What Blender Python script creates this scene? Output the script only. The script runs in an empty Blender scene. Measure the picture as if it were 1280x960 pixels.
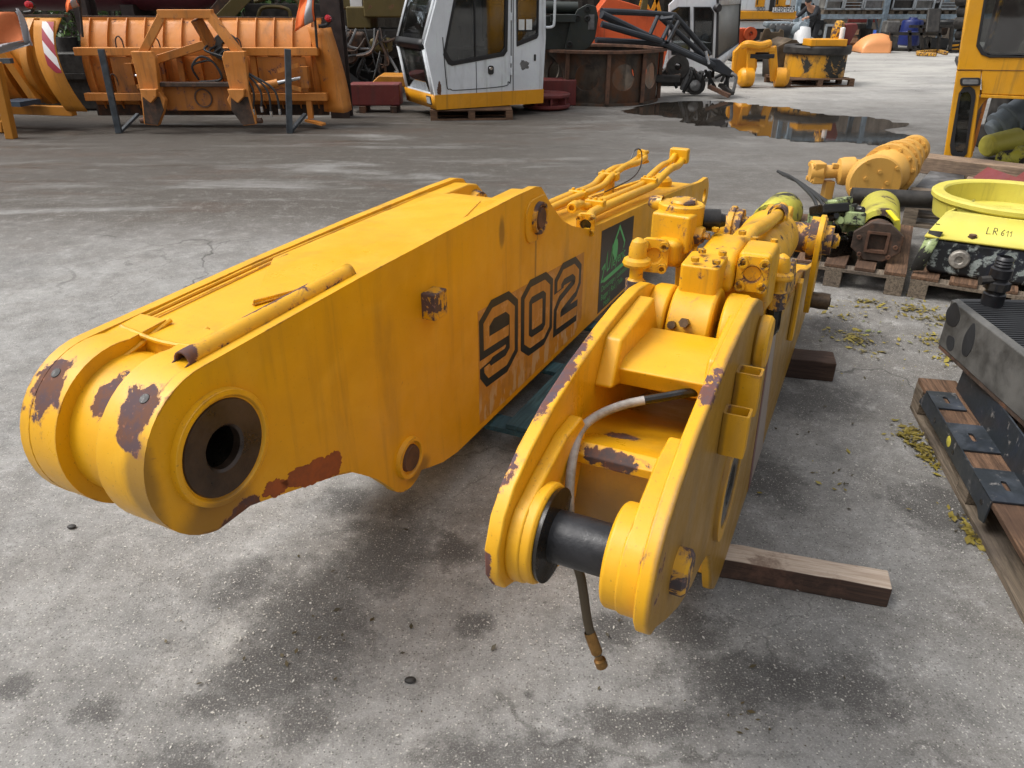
import bpy, math, random
from mathutils import Matrix, Vector, noise as mnoise
from mathutils.geometry import tessellate_polygon
R = math.radians
rnd = random.Random(7)
scene = bpy.context.scene
col = scene.collection

# ------------------------------------------------------------------ camera maths (pixel of the photo -> point on a real plane)
F, CH = 950.0, 1.62
PT = math.atan(485 / F)
SP, CP = math.sin(PT), math.cos(PT)
def ray(u, v):
    a = (u - 640) / F; b = (480 - v) / F
    return (a, CP + b * SP, -SP + b * CP)
def G(u, v, z=0.0):
    d = ray(u, v); t = (z - CH) / d[2]
    return Vector((t * d[0], t * d[1], z))
def at(u, v, y):
    d = ray(u, v); t = y / d[1]
    return Vector((t * d[0], y, CH + t * d[2]))

# ------------------------------------------------------------------ scene objects
def tag(o, label=None, cat=None, group=None, kind=None):
    if label: o['label'] = label
    if cat: o['category'] = cat
    if group: o['group'] = group
    if kind: o['kind'] = kind
    return o
def thing(name, label, cat, loc=(0, 0, 0), rotz=0.0, group=None):
    o = bpy.data.objects.new(name, None)
    o.empty_display_size = 0.1
    col.objects.link(o)
    o.location = loc; o.rotation_euler = (0, 0, rotz)
    return tag(o, label, cat, group)
def mw(o):
    m = Matrix.LocRotScale(o.location, o.rotation_euler, o.scale)
    return mw(o.parent) @ m if o.parent else m
def frame(o_loc, rotz):
    return Matrix.Translation(Vector(o_loc)) @ Matrix.Rotation(rotz, 4, 'Z')
def copy_tree(o, parent=None):
    c = o.copy(); col.objects.link(c)
    if parent: c.parent = parent
    for ch in list(o.children): copy_tree(ch, c)
    return c

class MB:
    """collects shapes (in the frame m, else in world coordinates) into ONE mesh object"""
    def __init__(s, m=None):
        s.v = []; s.f = []; s.m = m if m is not None else Matrix.Identity(4)
    def add(s, vs, fs, m=None):
        b = len(s.v); M = s.m @ m if m is not None else s.m
        s.v += [M @ Vector(p) for p in vs]
        s.f += [tuple(i + b for i in f) for f in fs]
        return s
    def box(s, c, d, rot=None):
        x, y, z = d[0] / 2, d[1] / 2, d[2] / 2
        vs = [(a * x, b * y, e * z) for a in (-1, 1) for b in (-1, 1) for e in (-1, 1)]
        fs = [(0, 1, 3, 2), (4, 6, 7, 5), (0, 4, 5, 1), (2, 3, 7, 6), (0, 2, 6, 4), (1, 5, 7, 3)]
        m = Matrix.Translation(Vector(c))
        if rot is not None: m = m @ rot
        return s.add(vs, fs, m)
    def bb(s, a, b):
        return s.box([(a[i] + b[i]) / 2 for i in range(3)], [abs(b[i] - a[i]) for i in range(3)])
    def bar(s, p, q, w, h, up=(0, 0, 1)):
        p, q = Vector(p), Vector(q); d = (q - p); L = d.length; d.normalize()
        u = Vector(up); x = d.cross(u)
        if x.length < 1e-4: x = d.cross(Vector((0, 1, 0)))
        x.normalize(); u = x.cross(d)
        m = Matrix((x, d, u)).transposed().to_4x4(); m.translation = (p + q) / 2
        vs = [(a * w / 2, b * L / 2, e * h / 2) for a in (-1, 1) for b in (-1, 1) for e in (-1, 1)]
        fs = [(0, 1, 3, 2), (4, 6, 7, 5), (0, 4, 5, 1), (2, 3, 7, 6), (0, 2, 6, 4), (1, 5, 7, 3)]
        return s.add(vs, fs, m)
    def tube(s, pts, r, n=12, caps=True):
        P = [Vector(p) for p in pts]; rs = r if isinstance(r, (list, tuple)) else [r] * len(P)
        vs = []; fs = []; X = None
        for i, p in enumerate(P):
            a = P[max(0, i - 1)]; b = P[min(len(P) - 1, i + 1)]
            d = (b - a).normalized()
            if X is None:
                X = d.cross(Vector((0, 0, 1)))
                if X.length < 1e-3: X = d.cross(Vector((1, 0, 0)))
            X = (X - d * X.dot(d)).normalized(); Y = d.cross(X)
            for k in range(n):
                t = 2 * math.pi * k / n
                vs.append(p + (X * math.cos(t) + Y * math.sin(t)) * rs[i])
        for i in range(len(P) - 1):
            for k in range(n):
                k2 = (k + 1) % n
                fs.append((i * n + k, i * n + k2, (i + 1) * n + k2, (i + 1) * n + k))
        if caps:
            fs.append(tuple(range(n - 1, -1, -1))); e = (len(P) - 1) * n
            fs.append(tuple(range(e, e + n)))
        return s.add(vs, fs)
    def cyl(s, p, q, r, n=20):
        return s.tube([p, q], r, n)
    def curve(s, pts, r, n=10, sub=6):
        return s.tube(smooth(pts, sub), r, n)
    def lathe(s, prof, o, d, n=28, closed=False):
        """prof = [(radius, height along d)]"""
        d = Vector(d).normalized(); o = Vector(o)
        X = d.cross(Vector((0, 0, 1)))
        if X.length < 1e-3: X = d.cross(Vector((1, 0, 0)))
        X.normalize(); Y = d.cross(X)
        vs = []; fs = []; k = len(prof)
        for j in range(n):
            t = 2 * math.pi * j / n
            for r, h in prof: vs.append(o + d * h + (X * math.cos(t) + Y * math.sin(t)) * r)
        for j in range(n):
            j2 = (j + 1) % n
            for i in range(k if closed else k - 1):
                i2 = (i + 1) % k
                fs.append((j * k + i, j2 * k + i, j2 * k + i2, j * k + i2))
        return s.add(vs, fs)
    def prism(s, loops, fn, a, b):
        """polygon (with holes) given as 2-D loops; fn(u, v, t) -> 3-D; extruded from t=a to t=b"""
        if not isinstance(loops[0][0], (list, tuple)): loops = [loops]
        flat = [p for l in loops for p in l]; n = len(flat)
        tris = tessellate_polygon([[Vector((p[0], p[1], 0)) for p in l] for l in loops])
        vs = [fn(p[0], p[1], a) for p in flat] + [fn(p[0], p[1], b) for p in flat]
        if len(loops) == 1:
            fs = [tuple(range(n)), tuple(range(2 * n - 1, n - 1, -1))]
        else:
            fs = [tuple(t) for t in tris] + [tuple(i + n for i in reversed(t)) for t in tris]
        o = 0
        for l in loops:
            k = len(l)
            for i in range(k):
                j = (i + 1) % k
                fs.append((o + i, o + j, n + o + j, n + o + i))
            o += k
        return s.add(vs, fs)
    def sheet(s, grid):
        """grid of points [row][col]"""
        h = len(grid); w = len(grid[0])
        return s.add([p for r in grid for p in r],
                     [(i * w + j, i * w + j + 1, (i + 1) * w + j + 1, (i + 1) * w + j) for i in range(h - 1) for j in range(w - 1)])
    def obj(s, name, mat, parent=None, bevel=0.0, seg=2, angle=32, solid=0.0, label=None, sub=0):
        me = bpy.data.meshes.new(name)
        inv = mw(parent).inverted() if parent else Matrix.Identity(4)
        me.from_pydata([inv @ v for v in s.v], [], s.f); me.update()
        import bmesh
        bm = bmesh.new(); bm.from_mesh(me)
        bmesh.ops.recalc_face_normals(bm, faces=bm.faces); bm.to_mesh(me); bm.free()
        for p in me.polygons: p.use_smooth = True
        me.set_sharp_from_angle(angle=R(angle))
        me.materials.append(mat)
        o = bpy.data.objects.new(name, me); col.objects.link(o)
        if parent: o.parent = parent
        if solid:
            md = o.modifiers.new('solid', 'SOLIDIFY'); md.thickness = solid; md.offset = 0
        if bevel:
            md = o.modifiers.new('bevel', 'BEVEL'); md.width = bevel; md.segments = seg
            md.limit_method = 'ANGLE'; md.angle_limit = R(angle); md.harden_normals = True
        if sub:
            md = o.modifiers.new('sub', 'SUBSURF'); md.levels = sub; md.render_levels = sub
        if label: o['label'] = label
        return o
    def top(s, name, mat, label, cat, loc, rotz=0.0, group=None, kind=None, **kw):
        """one-mesh top-level thing with its origin at its base"""
        o = s.obj(name, mat, None, **kw)
        M = frame(loc, rotz); o.data.transform(M.inverted()); o.location = loc; o.rotation_euler = (0, 0, rotz)
        return tag(o, label, cat, group, kind)

def smooth(pts, sub=6):
    P = [Vector(p) for p in pts]; out = []
    for i in range(len(P) - 1):
        a = P[max(0, i - 1)]; b = P[i]; c = P[i + 1]; d = P[min(len(P) - 1, i + 2)]
        for k in range(sub):
            t = k / sub
            out.append(0.5 * ((2 * b) + (c - a) * t + (2 * a - 5 * b + 4 * c - d) * t * t + (3 * b - a - 3 * c + d) * t ** 3))
    out.append(P[-1]); return out
def arc(cx, cy, r, a0, a1, n=12):
    return [(cx + r * math.cos(R(a0 + (a1 - a0) * i / n)), cy + r * math.sin(R(a0 + (a1 - a0) * i / n))) for i in range(n + 1)]
def circ(cx, cy, r, n=28):
    return [(cx + r * math.cos(2 * math.pi * i / n), cy + r * math.sin(2 * math.pi * i / n)) for i in range(n)]
def rrect(x0, y0, x1, y1, r, n=5):
    return arc(x1 - r, y1 - r, r, 0, 90, n) + arc(x0 + r, y1 - r, r, 90, 180, n) + arc(x0 + r, y0 + r, r, 180, 270, n) + arc(x1 - r, y0 + r, r, 270, 360, n)
XZ = lambda u, v, t: (u, t, v)      # profile in x-z, extruded along y
XY = lambda u, v, t: (u, v, t)
YZ = lambda u, v, t: (t, u, v)
def hexbolt(mb, p, d, r=0.012, h=0.012):
    p = Vector(p); d = Vector(d).normalized()
    mb.tube([p, p + d * h], r, 6)
def stroke(pts, w, closed=False):
    """2-D thick polyline -> list of quads (as 4-point lists)"""
    P = [Vector(p) for p in pts]; n = len(P); L = []; Rr = []
    for i in range(n):
        a = P[(i - 1) % n] if (closed or i > 0) else None
        b = P[(i + 1) % n] if (closed or i < n - 1) else None
        d1 = (P[i] - a).normalized() if a is not None else None
        d2 = (b - P[i]).normalized() if b is not None else None
        d1 = d1 or d2; d2 = d2 or d1
        n1 = Vector((-d1.y, d1.x)); n2 = Vector((-d2.y, d2.x)); m = (n1 + n2).normalized()
        k = w / 2 / max(0.5, m.dot(n1))
        L.append(P[i] + m * k); Rr.append(P[i] - m * k)
    q = []
    for i in range(n if closed else n - 1):
        j = (i + 1) % n; q.append([L[i], Rr[i], Rr[j], L[j]])
    return q
def text_mesh(body, size, M, mat, parent, name, align='LEFT', label=None, depth=0.0):
    cu = bpy.data.curves.new(name, 'FONT'); cu.body = body; cu.size = size; cu.align_x = align; cu.extrude = depth
    t = bpy.data.objects.new(name, cu); col.objects.link(t)
    dg = bpy.context.evaluated_depsgraph_get()
    me = bpy.data.meshes.new_from_object(t.evaluated_get(dg)); me.name = name
    bpy.data.objects.remove(t); bpy.data.curves.remove(cu)
    inv = mw(parent).inverted() if parent else Matrix.Identity(4)
    me.transform(inv @ M); me.materials.clear(); me.materials.append(mat)
    o = bpy.data.objects.new(name, me); col.objects.link(o); o.parent = parent
    if label: o['label'] = label
    return o

# ------------------------------------------------------------------ materials
class N:
    def __init__(s, name):
        s.mat = bpy.data.materials.new(name); s.mat.use_nodes = True
        s.t = s.mat.node_tree; s.b = s.t.nodes['Principled BSDF']; s.out = s.t.nodes['Material Output']
        s.tc = s.t.nodes.new('ShaderNodeTexCoord'); s.co = s.tc.outputs['Object']
    def new(s, k): return s.t.nodes.new(k)
    def set(s, sock, v):
        if isinstance(v, bpy.types.NodeSocket): s.t.links.new(v, sock)
        elif isinstance(v, (tuple, list)) and len(v) == 3 and sock.type == 'RGBA': sock.default_value = (*v, 1)
        else: sock.default_value = v
    def noise(s, scale, detail=4, rough=0.55, vec=None, stretch=None, dist=0.0):
        n = s.new('ShaderNodeTexNoise'); v = vec or s.co
        if stretch: v = s.vmul(v, stretch)
        s.set(n.inputs['Vector'], v); n.inputs['Scale'].default_value = scale
        n.inputs['Detail'].default_value = detail; n.inputs['Roughness'].default_value = rough; n.inputs['Distortion'].default_value = dist
        return n.outputs['Fac']
    def vor(s, scale, vec=None, feature='F1', out='Distance'):
        n = s.new('ShaderNodeTexVoronoi'); n.feature = feature; s.set(n.inputs['Vector'], vec or s.co); n.inputs['Scale'].default_value = scale
        return n.outputs[out]
    def vmul(s, a, b):
        n = s.new('ShaderNodeVectorMath'); n.operation = 'MULTIPLY'; s.set(n.inputs[0], a); s.set(n.inputs[1], b); return n.outputs[0]
    def vadd(s, a, b, op='ADD'):
        n = s.new('ShaderNodeVectorMath'); n.operation = op; s.set(n.inputs[0], a); s.set(n.inputs[1], b); return n.outputs[0]
    def m(s, op, a, b=0.0, clamp=False):
        n = s.new('ShaderNodeMath'); n.operation = op; n.use_clamp = clamp; s.set(n.inputs[0], a); s.set(n.inputs[1], b); return n.outputs[0]
    def ss(s, x, lo, hi, a=0.0, b=1.0):
        n = s.new('ShaderNodeMapRange'); n.interpolation_type = 'SMOOTHSTEP'
        s.set(n.inputs[0], x); s.set(n.inputs[1], lo); s.set(n.inputs[2], hi); s.set(n.inputs[3], a); s.set(n.inputs[4], b)
        return n.outputs[0]
    def mix(s, f, a, b, mode='MIX'):
        n = s.new('ShaderNodeMix'); n.data_type = 'RGBA'; n.blend_type = mode
        s.set(n.inputs[0], f); s.set(n.inputs[6], a); s.set(n.inputs[7], b); return n.outputs[2]
    def spots(s, lst):
        """soft blobs: [(centre, radii)] -> max over blobs of 1-|p-c|/r"""
        acc = None
        for c, r in lst:
            d = s.vmul(s.vadd(s.co, tuple(-x for x in c)), tuple(1 / x for x in r))
            n = s.new('ShaderNodeVectorMath'); n.operation = 'LENGTH'; s.set(n.inputs[0], d)
            k = s.m('SUBTRACT', 1.0, n.outputs['Value'], True)
            acc = k if acc is None else s.m('MAXIMUM', acc, k)
        return acc
    def edge(s, rad):
        b = s.new('ShaderNodeBevel'); b.samples = 4; b.inputs['Radius'].default_value = rad
        g = s.new('ShaderNodeNewGeometry')
        n = s.new('ShaderNodeVectorMath'); n.operation = 'DOT_PRODUCT'
        s.t.links.new(b.outputs[0], n.inputs[0]); s.t.links.new(g.outputs['Normal'], n.inputs[1])
        return s.m('SUBTRACT', 1.0, n.outputs['Value'], True)
    def up(s):
        g = s.new('ShaderNodeNewGeometry'); x = s.new('ShaderNodeSeparateXYZ'); s.t.links.new(g.outputs['Normal'], x.inputs[0]); return x.outputs[2]
    def bump(s, h, strength=0.3, dist=0.01):
        n = s.new('ShaderNodeBump'); n.inputs['Strength'].default_value = strength; n.inputs['Distance'].default_value = dist
        s.set(n.inputs['Height'], h); s.t.links.new(n.outputs[0], s.b.inputs['Normal'])
    def fin(s, color, rough=0.5, metal=0.0, spec=0.5):
        s.set(s.b.inputs['Base Color'], color); s.set(s.b.inputs['Roughness'], rough); s.set(s.b.inputs['Metallic'], metal)
        s.b.inputs['Specular IOR Level'].default_value = spec
        return s.mat
def mulc(c, k): return tuple(min(1, x * k) for x in c)

RUST = (0.115, 0.045, 0.024); PRIMER = (0.075, 0.042, 0.045)
def paint(name, base, rough=0.36, chip=0.62, scale=16, edge=0.0, spots=None, grime=(0.12, 0.075, 0.03), gr=0.5, under=RUST, under2=PRIMER,
          bump=0.25, edgek=0.5, spec=0.5, stain_shade=None, fade=None, spotk=0.5, streak=1.0):
    n = N(name)
    big = n.noise(1.7, 4, 0.6); mid = n.noise(6, 5, 0.6); fine = n.noise(scale, 7, 0.68, dist=0.4)
    c = n.mix(n.ss(big, 0.35, 0.7), base, fade or mulc(base, 0.84))
    c = n.mix(n.m('MULTIPLY', n.ss(n.noise(4.4, 7, 0.72, dist=0.5), 0.48, 0.68), 0.35), c, (base[0] * 1.05, min(1, base[1] * 1.16), base[2] + 0.025))
    g = n.ss(n.noise(3.1, 6, 0.65, stretch=(1.4, 1.4, 0.35)), 0.52, 0.78)
    c = n.mix(n.m('MULTIPLY', g, gr), c, grime)
    c = n.mix(n.m('MULTIPLY', n.ss(n.noise(140, 2, 0.5), 0.66, 0.74), 0.35), c, grime)
    upz = n.up(); flat = n.ss(upz, 0.35, 0.85)
    stz = n.noise(1.0, 6, 0.7, stretch=(11, 11, 0.7), dist=0.15)
    c = n.mix(n.m('MULTIPLY', n.m('MULTIPLY', n.ss(stz, 0.53, 0.70), n.ss(upz, 0.5, 0.1)), 0.42 * streak), c, mulc(grime, 0.8))
    dst = n.noise(2.7, 8, 0.75, dist=0.4)
    c = n.mix(n.m('MULTIPLY', n.m('MULTIPLY', n.ss(dst, 0.47, 0.70), flat), 0.34 * streak), c, (grime[0] * 2.2, grime[1] * 2.3, grime[2] * 2.6))
    if stain_shade:
        k = n.ss(n.m('ADD', n.spots(stain_shade), n.m('MULTIPLY', n.m('SUBTRACT', mid, 0.5), 0.7)), 0.1, 0.6)
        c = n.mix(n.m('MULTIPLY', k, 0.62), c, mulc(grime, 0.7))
    h = fine
    if edge: h = n.m('ADD', h, n.m('MULTIPLY', n.m('MULTIPLY', n.edge(edge), n.ss(mid, 0.42, 0.6)), edgek))
    if spots:
        sp = n.m('ADD', n.spots(spots), n.m('MULTIPLY', n.m('SUBTRACT', n.noise(scale * 0.7, 6, 0.7, dist=0.8), 0.5), 1.1))
        h = n.m('ADD', h, n.m('MULTIPLY', n.ss(sp, 0.0, 0.8), spotk))
    k = n.ss(h, chip, chip + 0.02)
    u = n.mix(n.ss(n.noise(22, 5, 0.7), 0.4, 0.62), under, under2)
    u = n.mix(n.ss(n.noise(60, 3, 0.6), 0.6, 0.75), u, mulc(under, 2.3))
    c = n.mix(n.m('MULTIPLY', n.ss(h, chip - 0.07, chip), 0.45), c, mulc(under, 1.9))
    c = n.mix(k, c, u)
    sv = n.noise(9, 8, 0.8, stretch=(1, 1, 9), dist=0.2)
    c = n.mix(n.m('MULTIPLY', n.ss(sv, 0.66, 0.74), 0.30), c, mulc(grime, 1.3))
    n.bump(n.m('SUBTRACT', n.m('ADD', n.m('MULTIPLY', n.noise(38, 4, 0.6), 0.35), n.m('MULTIPLY', mid, 0.4)), n.m('MULTIPLY', k, 0.45)), bump, 0.006)
    return n.fin(c, n.ss(k, 0.0, 1.0, n.ss(n.noise(3.3, 8, 0.75), 0.3, 0.7, rough - 0.10, rough + 0.22), 0.85), 0.0, spec)
def steel(name, base, rough=0.55, metal=0.3, var=0.5, rust=0.0, scale=9, bump=0.3, rustc=(0.16, 0.07, 0.035)):
    n = N(name)
    a = n.noise(scale, 6, 0.65); b = n.noise(scale * 5, 4, 0.6)
    c = n.mix(n.ss(a, 0.3, 0.7), mulc(base, 1 - var), mulc(base, 1 + var))
    if rust: c = n.mix(n.m('MULTIPLY', n.ss(n.noise(scale * 0.7, 6, 0.7, stretch=(1, 1, 0.6)), 0.62 - 0.25 * rust, 0.72 - 0.1 * rust), min(1, rust + 0.3)), c, rustc)
    c = n.mix(n.m('MULTIPLY', n.ss(b, 0.6, 0.75), 0.4), c, mulc(base, 1.9))
    n.bump(n.m('ADD', a, n.m('MULTIPLY', b, 0.4)), bump, 0.006)
    return n.fin(c, n.ss(a, 0.3, 0.7, rough - 0.12, rough + 0.12), metal)
def wood(name, base, axis='x', dark=0.35, scale=1.0):
    n = N(name)
    st = {'x': (0.8, 12, 12), 'y': (12, 0.8, 12)}[axis]
    g = n.noise(6 * scale, 7, 0.7, stretch=st, dist=0.6); b = n.noise(3.2, 5, 0.6)
    c = n.mix(n.ss(g, 0.3, 0.68), mulc(base, dark), mulc(base, 1.2))
    c = n.mix(n.m('MULTIPLY', n.ss(b, 0.45, 0.7), 0.7), c, (base[0] * 0.35, base[1] * 0.36, base[2] * 0.42))
    n.bump(g, 0.5, 0.006)
    return n.fin(c, 0.8, 0, 0.3)
def plain(name, base, rough=0.5, metal=0.0, var=0.25, scale=12, spec=0.5):
    n = N(name); a = n.noise(scale, 4, 0.6)
    n.bump(n.noise(scale * 4, 3), 0.12, 0.004)
    return n.fin(n.mix(a, mulc(base, 1 - var), mulc(base, 1 + var)), rough, metal, spec)
def glass(name, tint=(0.5, 0.52, 0.52), alpha=0.35, rough=0.03):
    """cab glazing: a tinted see-through sheet with a clear mirror coat"""
    n = N(name)
    t = n.new('ShaderNodeBsdfTransparent'); t.inputs[0].default_value = (*tint, 1)
    gl = n.new('ShaderNodeBsdfGlossy'); gl.inputs['Roughness'].default_value = rough; gl.inputs[0].default_value = (0.9, 0.92, 0.95, 1)
    fr = n.new('ShaderNodeFresnel'); fr.inputs[0].default_value = 1.5
    mx = n.new('ShaderNodeMixShader'); n.t.links.new(n.m('ADD', fr.outputs[0], n.m('MULTIPLY', n.noise(3, 4), 0.08)), mx.inputs[0])
    n.t.links.new(t.outputs[0], mx.inputs[1]); n.t.links.new(gl.outputs[0], mx.inputs[2])
    df = n.new('ShaderNodeBsdfDiffuse'); df.inputs[0].default_value = (0.22, 0.22, 0.2, 1)
    m2 = n.new('ShaderNodeMixShader'); n.t.links.new(n.ss(n.noise(2.2, 6, 0.7), 0.45, 0.8, 0.04, alpha), m2.inputs[0])
    n.t.links.new(mx.outputs[0], m2.inputs[1]); n.t.links.new(df.outputs[0], m2.inputs[2])
    n.t.links.new(m2.outputs[0], n.out.inputs[0])
    return n.mat

M = {}
YEL = (0.70, 0.352, 0.004)
# ================================================================== materials shared by the two big yellow parts
BOOM_SPOTS = [((-1.40, 0.055, 0.86), (0.12, 0.075, 0.13)), ((-1.40, 0.325, 0.86), (0.12, 0.075, 0.13)),
              ((-1.36, 0.19, 0.87), (0.13, 0.05, 0.09)), ((-1.24, 0.0, 0.535), (0.10, 0.03, 0.05)), ((-0.36, -0.06, 0.77), (0.03, 0.02, 0.05)),
              ((-1.12, 0.05, 0.945), (0.22, 0.035, 0.02))]
def boom_paint():
    m = paint('yellow_boom_paint', YEL, chip=0.75, scale=15, edge=0.016, edgek=0.55, spots=BOOM_SPOTS, spotk=0.40, streak=0.45, gr=0.34,
              stain_shade=[((0.13, 0.0, 0.86), (0.035, 0.04, 0.085)), ((-1.30, 0.0, 0.58), (0.16, 0.05, 0.10)), ((-1.46, 0.02, 0.75), (0.06, 0.06, 0.30)),
                     ((-0.5, 0.0, 0.22), (0.10, 0.04, 0.06)), ((0.43, 0.0, 0.70), (0.012, 0.02, 0.22))], bump=0.22)
    return m
M['boom'] = boom_paint()
def primer_patch_paint():
    n = N('red_primer_patch'); a = n.noise(20, 6, 0.7)
    n.bump(a, 0.3, 0.003)
    return n.fin(n.mix(n.ss(a, 0.35, 0.65), (0.30, 0.085, 0.028), (0.22, 0.07, 0.03)), 0.75, 0, 0.3)
STICK_SPOTS = [((-0.80, 0.285, 0.975), (0.34, 0.03, 0.07)), ((-1.02, 0.285, 0.86), (0.10, 0.03, 0.14)), ((-1.09, 0.285, 0.76), (0.06, 0.02, 0.11)),
               ((-0.72, 0.015, 0.985), (0.16, 0.03, 0.05)), ((-1.06, 0.015, 0.80), (0.08, 0.03, 0.12)), ((-0.82, 0.15, 0.84), (0.04, 0.12, 0.05)),
               ((-0.15, 0.15, 0.96), (0.05, 0.03, 0.03)), ((-0.70, 0.17, 0.81), (0.07, 0.09, 0.03)), ((1.3, 0.02, 0.78), (0.16, 0.2, 0.14)),
               ((-0.15, 0.055, 0.92), (0.08, 0.03, 0.05))]
M['stick'] = paint('yellow_stick_paint', mulc(YEL, 1.03), chip=0.78, scale=20, edge=0.018, edgek=0.80, spots=STICK_SPOTS, spotk=0.40, gr=0.40, streak=0.6, stain_shade=[((-0.2, 0.0, 0.45), (3.5, 0.016, 1.6))], under=(0.13, 0.052, 0.038), under2=(0.085, 0.055, 0.065), bump=0.25)  # wide blob paints shade, with some dirt film, onto the right face
M['stickin'] = paint('yellow_stick_inner_paint', YEL, chip=0.78, scale=16, edge=0.012, edgek=0.4, spots=STICK_SPOTS, spotk=0.36, gr=0.5, stain_shade=[((-0.72, 0.15, 0.66), (0.16, 0.5, 0.24)), ((-0.3, 0.15, 0.70), (0.3, 0.4, 0.1))], under2=(0.05, 0.035, 0.035))
M['hyd'] = paint('yellow_hydraulic_paint', mulc(YEL, 1.0), chip=0.635, scale=26, edge=0.010, edgek=0.42, gr=0.8, under=(0.12, 0.055, 0.03), under2=(0.05, 0.04, 0.04), bump=0.35)
M['hydold'] = paint('worn_yellow_collar_paint', mulc(YEL, 0.95), chip=0.50, scale=20, edge=0.008, edgek=0.3, gr=0.4, under=(0.10, 0.055, 0.045), under2=(0.055, 0.045, 0.05), bump=0.4)
M['pipe'] = paint('yellow_pipe_paint', mulc(YEL, 1.04), chip=0.70, scale=30, gr=0.3, under=(0.12, 0.05, 0.03), bump=0.2)
M['bore'] = steel('greasy_dark_steel', (0.040, 0.026, 0.018), 0.36, 0.2, 0.5)
M['grease'] = steel('black_greased_bore', (0.010, 0.008, 0.006), 0.22, 0.1, 0.5)
M['pin'] = steel('black_oiled_pin', (0.014, 0.014, 0.016), 0.38, 0.15, 0.4, scale=14)
M['rustb'] = steel('brown_rusty_steel', (0.10, 0.05, 0.03), 0.75, 0.1, 0.5, rust=0.4)
M['bolt'] = steel('greasy_bolt_steel', (0.09, 0.06, 0.035), 0.45, 0.5, 0.5, scale=25)
M['decblack'] = plain('black_decal_ink', (0.012, 0.011, 0.011), 0.4)
def worn_decal():
    n = N('faded_tan_decal'); a = n.noise(9, 7, 0.7); st = n.noise(14, 5, 0.6, stretch=(2.4, 1, 0.25))
    c = n.mix(n.ss(st, 0.35, 0.7), (0.47, 0.235, 0.040), (0.36, 0.175, 0.035))
    c = n.mix(n.ss(a, 0.52, 0.6), c, (0.50, 0.28, 0.10))
    s = n.new('ShaderNodeSeparateXYZ'); n.t.links.new(n.co, s.inputs[0])
    low = n.ss(s.outputs[2], 0.32, 0.22)
    w = n.ss(n.m('ADD', n.noise(7, 6, 0.7), n.m('MULTIPLY', low, 0.12)), 0.55, 0.6)
    c = n.mix(n.m('MULTIPLY', w, low), c, (0.50, 0.235, 0.02))
    gh = n.ss(n.noise(5, 3, 0.6, stretch=(3, 1, 1)), 0.5, 0.56)
    c = n.mix(n.m('MULTIPLY', n.m('MULTIPLY', gh, low), 0.8), c, (0.52, 0.40, 0.27))
    n.bump(a, 0.2, 0.003)
    return n.fin(c, 0.55)
M['dectan'] = worn_decal()
M['signbrown'] = plain('dark_brown_sign_print', (0.018, 0.011, 0.008), 0.35)
M['signgreen'] = plain('green_sign_print', (0.09, 0.45, 0.17), 0.45, var=0.1)

# ================================================================== the big boom marked 902
BW = 0.38
FB = frame((-0.0935, 2.5699, 0), R(64))
boom = thing('excavator_boom', 'long yellow boom marked 902 on its side, propped on teal pallet', 'excavator boom', (-0.0935, 2.5699, 0), R(64))
FC = (-1.26, 0.73)
def foot_outline(r=0.2, drop=0.0):
    top = [(-0.71, 0.952), (-0.25, 0.962), (0.24, 0.968), (0.42, 0.966), (0.475, 0.955), (0.51, 0.925), (0.57, 0.87), (0.64, 0.815), (0.71, 0.765), (0.82, 0.715), (1.03, 0.648), (1.85, 0.575), (2.9, 0.47),
           (3.35, 0.42)]
    end = arc(3.5, 0.29, 0.13, 75, -80, 10)
    bot = [(3.2, 0.14), (0.72, 0.14), (-0.24, 0.14), (-0.34, 0.155), (-0.43, 0.185)] + arc(-0.55, 0.29, 0.112, -50, -150, 10) + [(-0.72, 0.315), (-0.78, 0.365), (-0.83, 0.405), (-0.90, 0.435), (-1.17, 0.525), (-1.21, 0.537)]
    nose = arc(FC[0], FC[1], r, 255, 90, 20)
    return nose + top + end + bot
side = foot_outline()
for y0, y1 in ((0.0, 0.03), (BW - 0.03, BW)):
    MB(FB).prism([side, circ(FC[0], FC[1], 0.10), circ(3.5, 0.29, 0.05)], XZ, y0, y1).obj('side_plate', M['boom'], boom, bevel=0.006)
body = MB(FB)
inner = [(-1.19, 0.918), (-0.71, 0.94), (0.20, 0.956), (0.27, 0.945), (0.33, 0.918), (0.40, 0.87), (0.50, 0.815), (0.60, 0.78), (0.72, 0.75), (1.03, 0.636), (1.85, 0.563), (3.3, 0.41), (3.3, 0.16), (0.72, 0.155), (-0.24, 0.155), (-0.60, 0.30), (-0.80, 0.40), (-1.19, 0.545)]
body.prism(inner, XZ, 0.028, BW - 0.028)
body.obj('box_section', M['boom'], boom, bevel=0.008)
# fork bosses of the foot and the round tube between them
for y0, y1 in ((0.02, 0.14), (BW - 0.115, BW - 0.02)):
    MB(FB).prism([arc(FC[0], FC[1], 0.199, 250, 80, 24) + [(-1.12, 0.935), (-1.10, 0.56)], circ(FC[0], FC[1], 0.095)], XZ, y0, y1).obj('foot_boss', M['boom'], boom, bevel=0.006)
MB(FB).prism([arc(FC[0], FC[1], 0.168, 300, 60, 26)], XZ, 0.11, BW - 0.11).obj('foot_tube', M['boom'], boom)
wl = MB(FB)
def weld(mb, pts, r=0.007):
    P = smooth(pts, 8); mb.tube(P, [r * (0.8 + 0.4 * rnd.random()) for _ in P], 7)
weld(wl, [(-1.185, 0.04, 0.926), (-1.20, 0.19, 0.922), (-1.185, 0.34, 0.926)])
weld(wl, [(-1.11, 0.142, 0.93), (-1.20, 0.143, 0.910), (-1.33, 0.143, 0.876), (-1.41, 0.143, 0.80)], 0.006)
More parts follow.
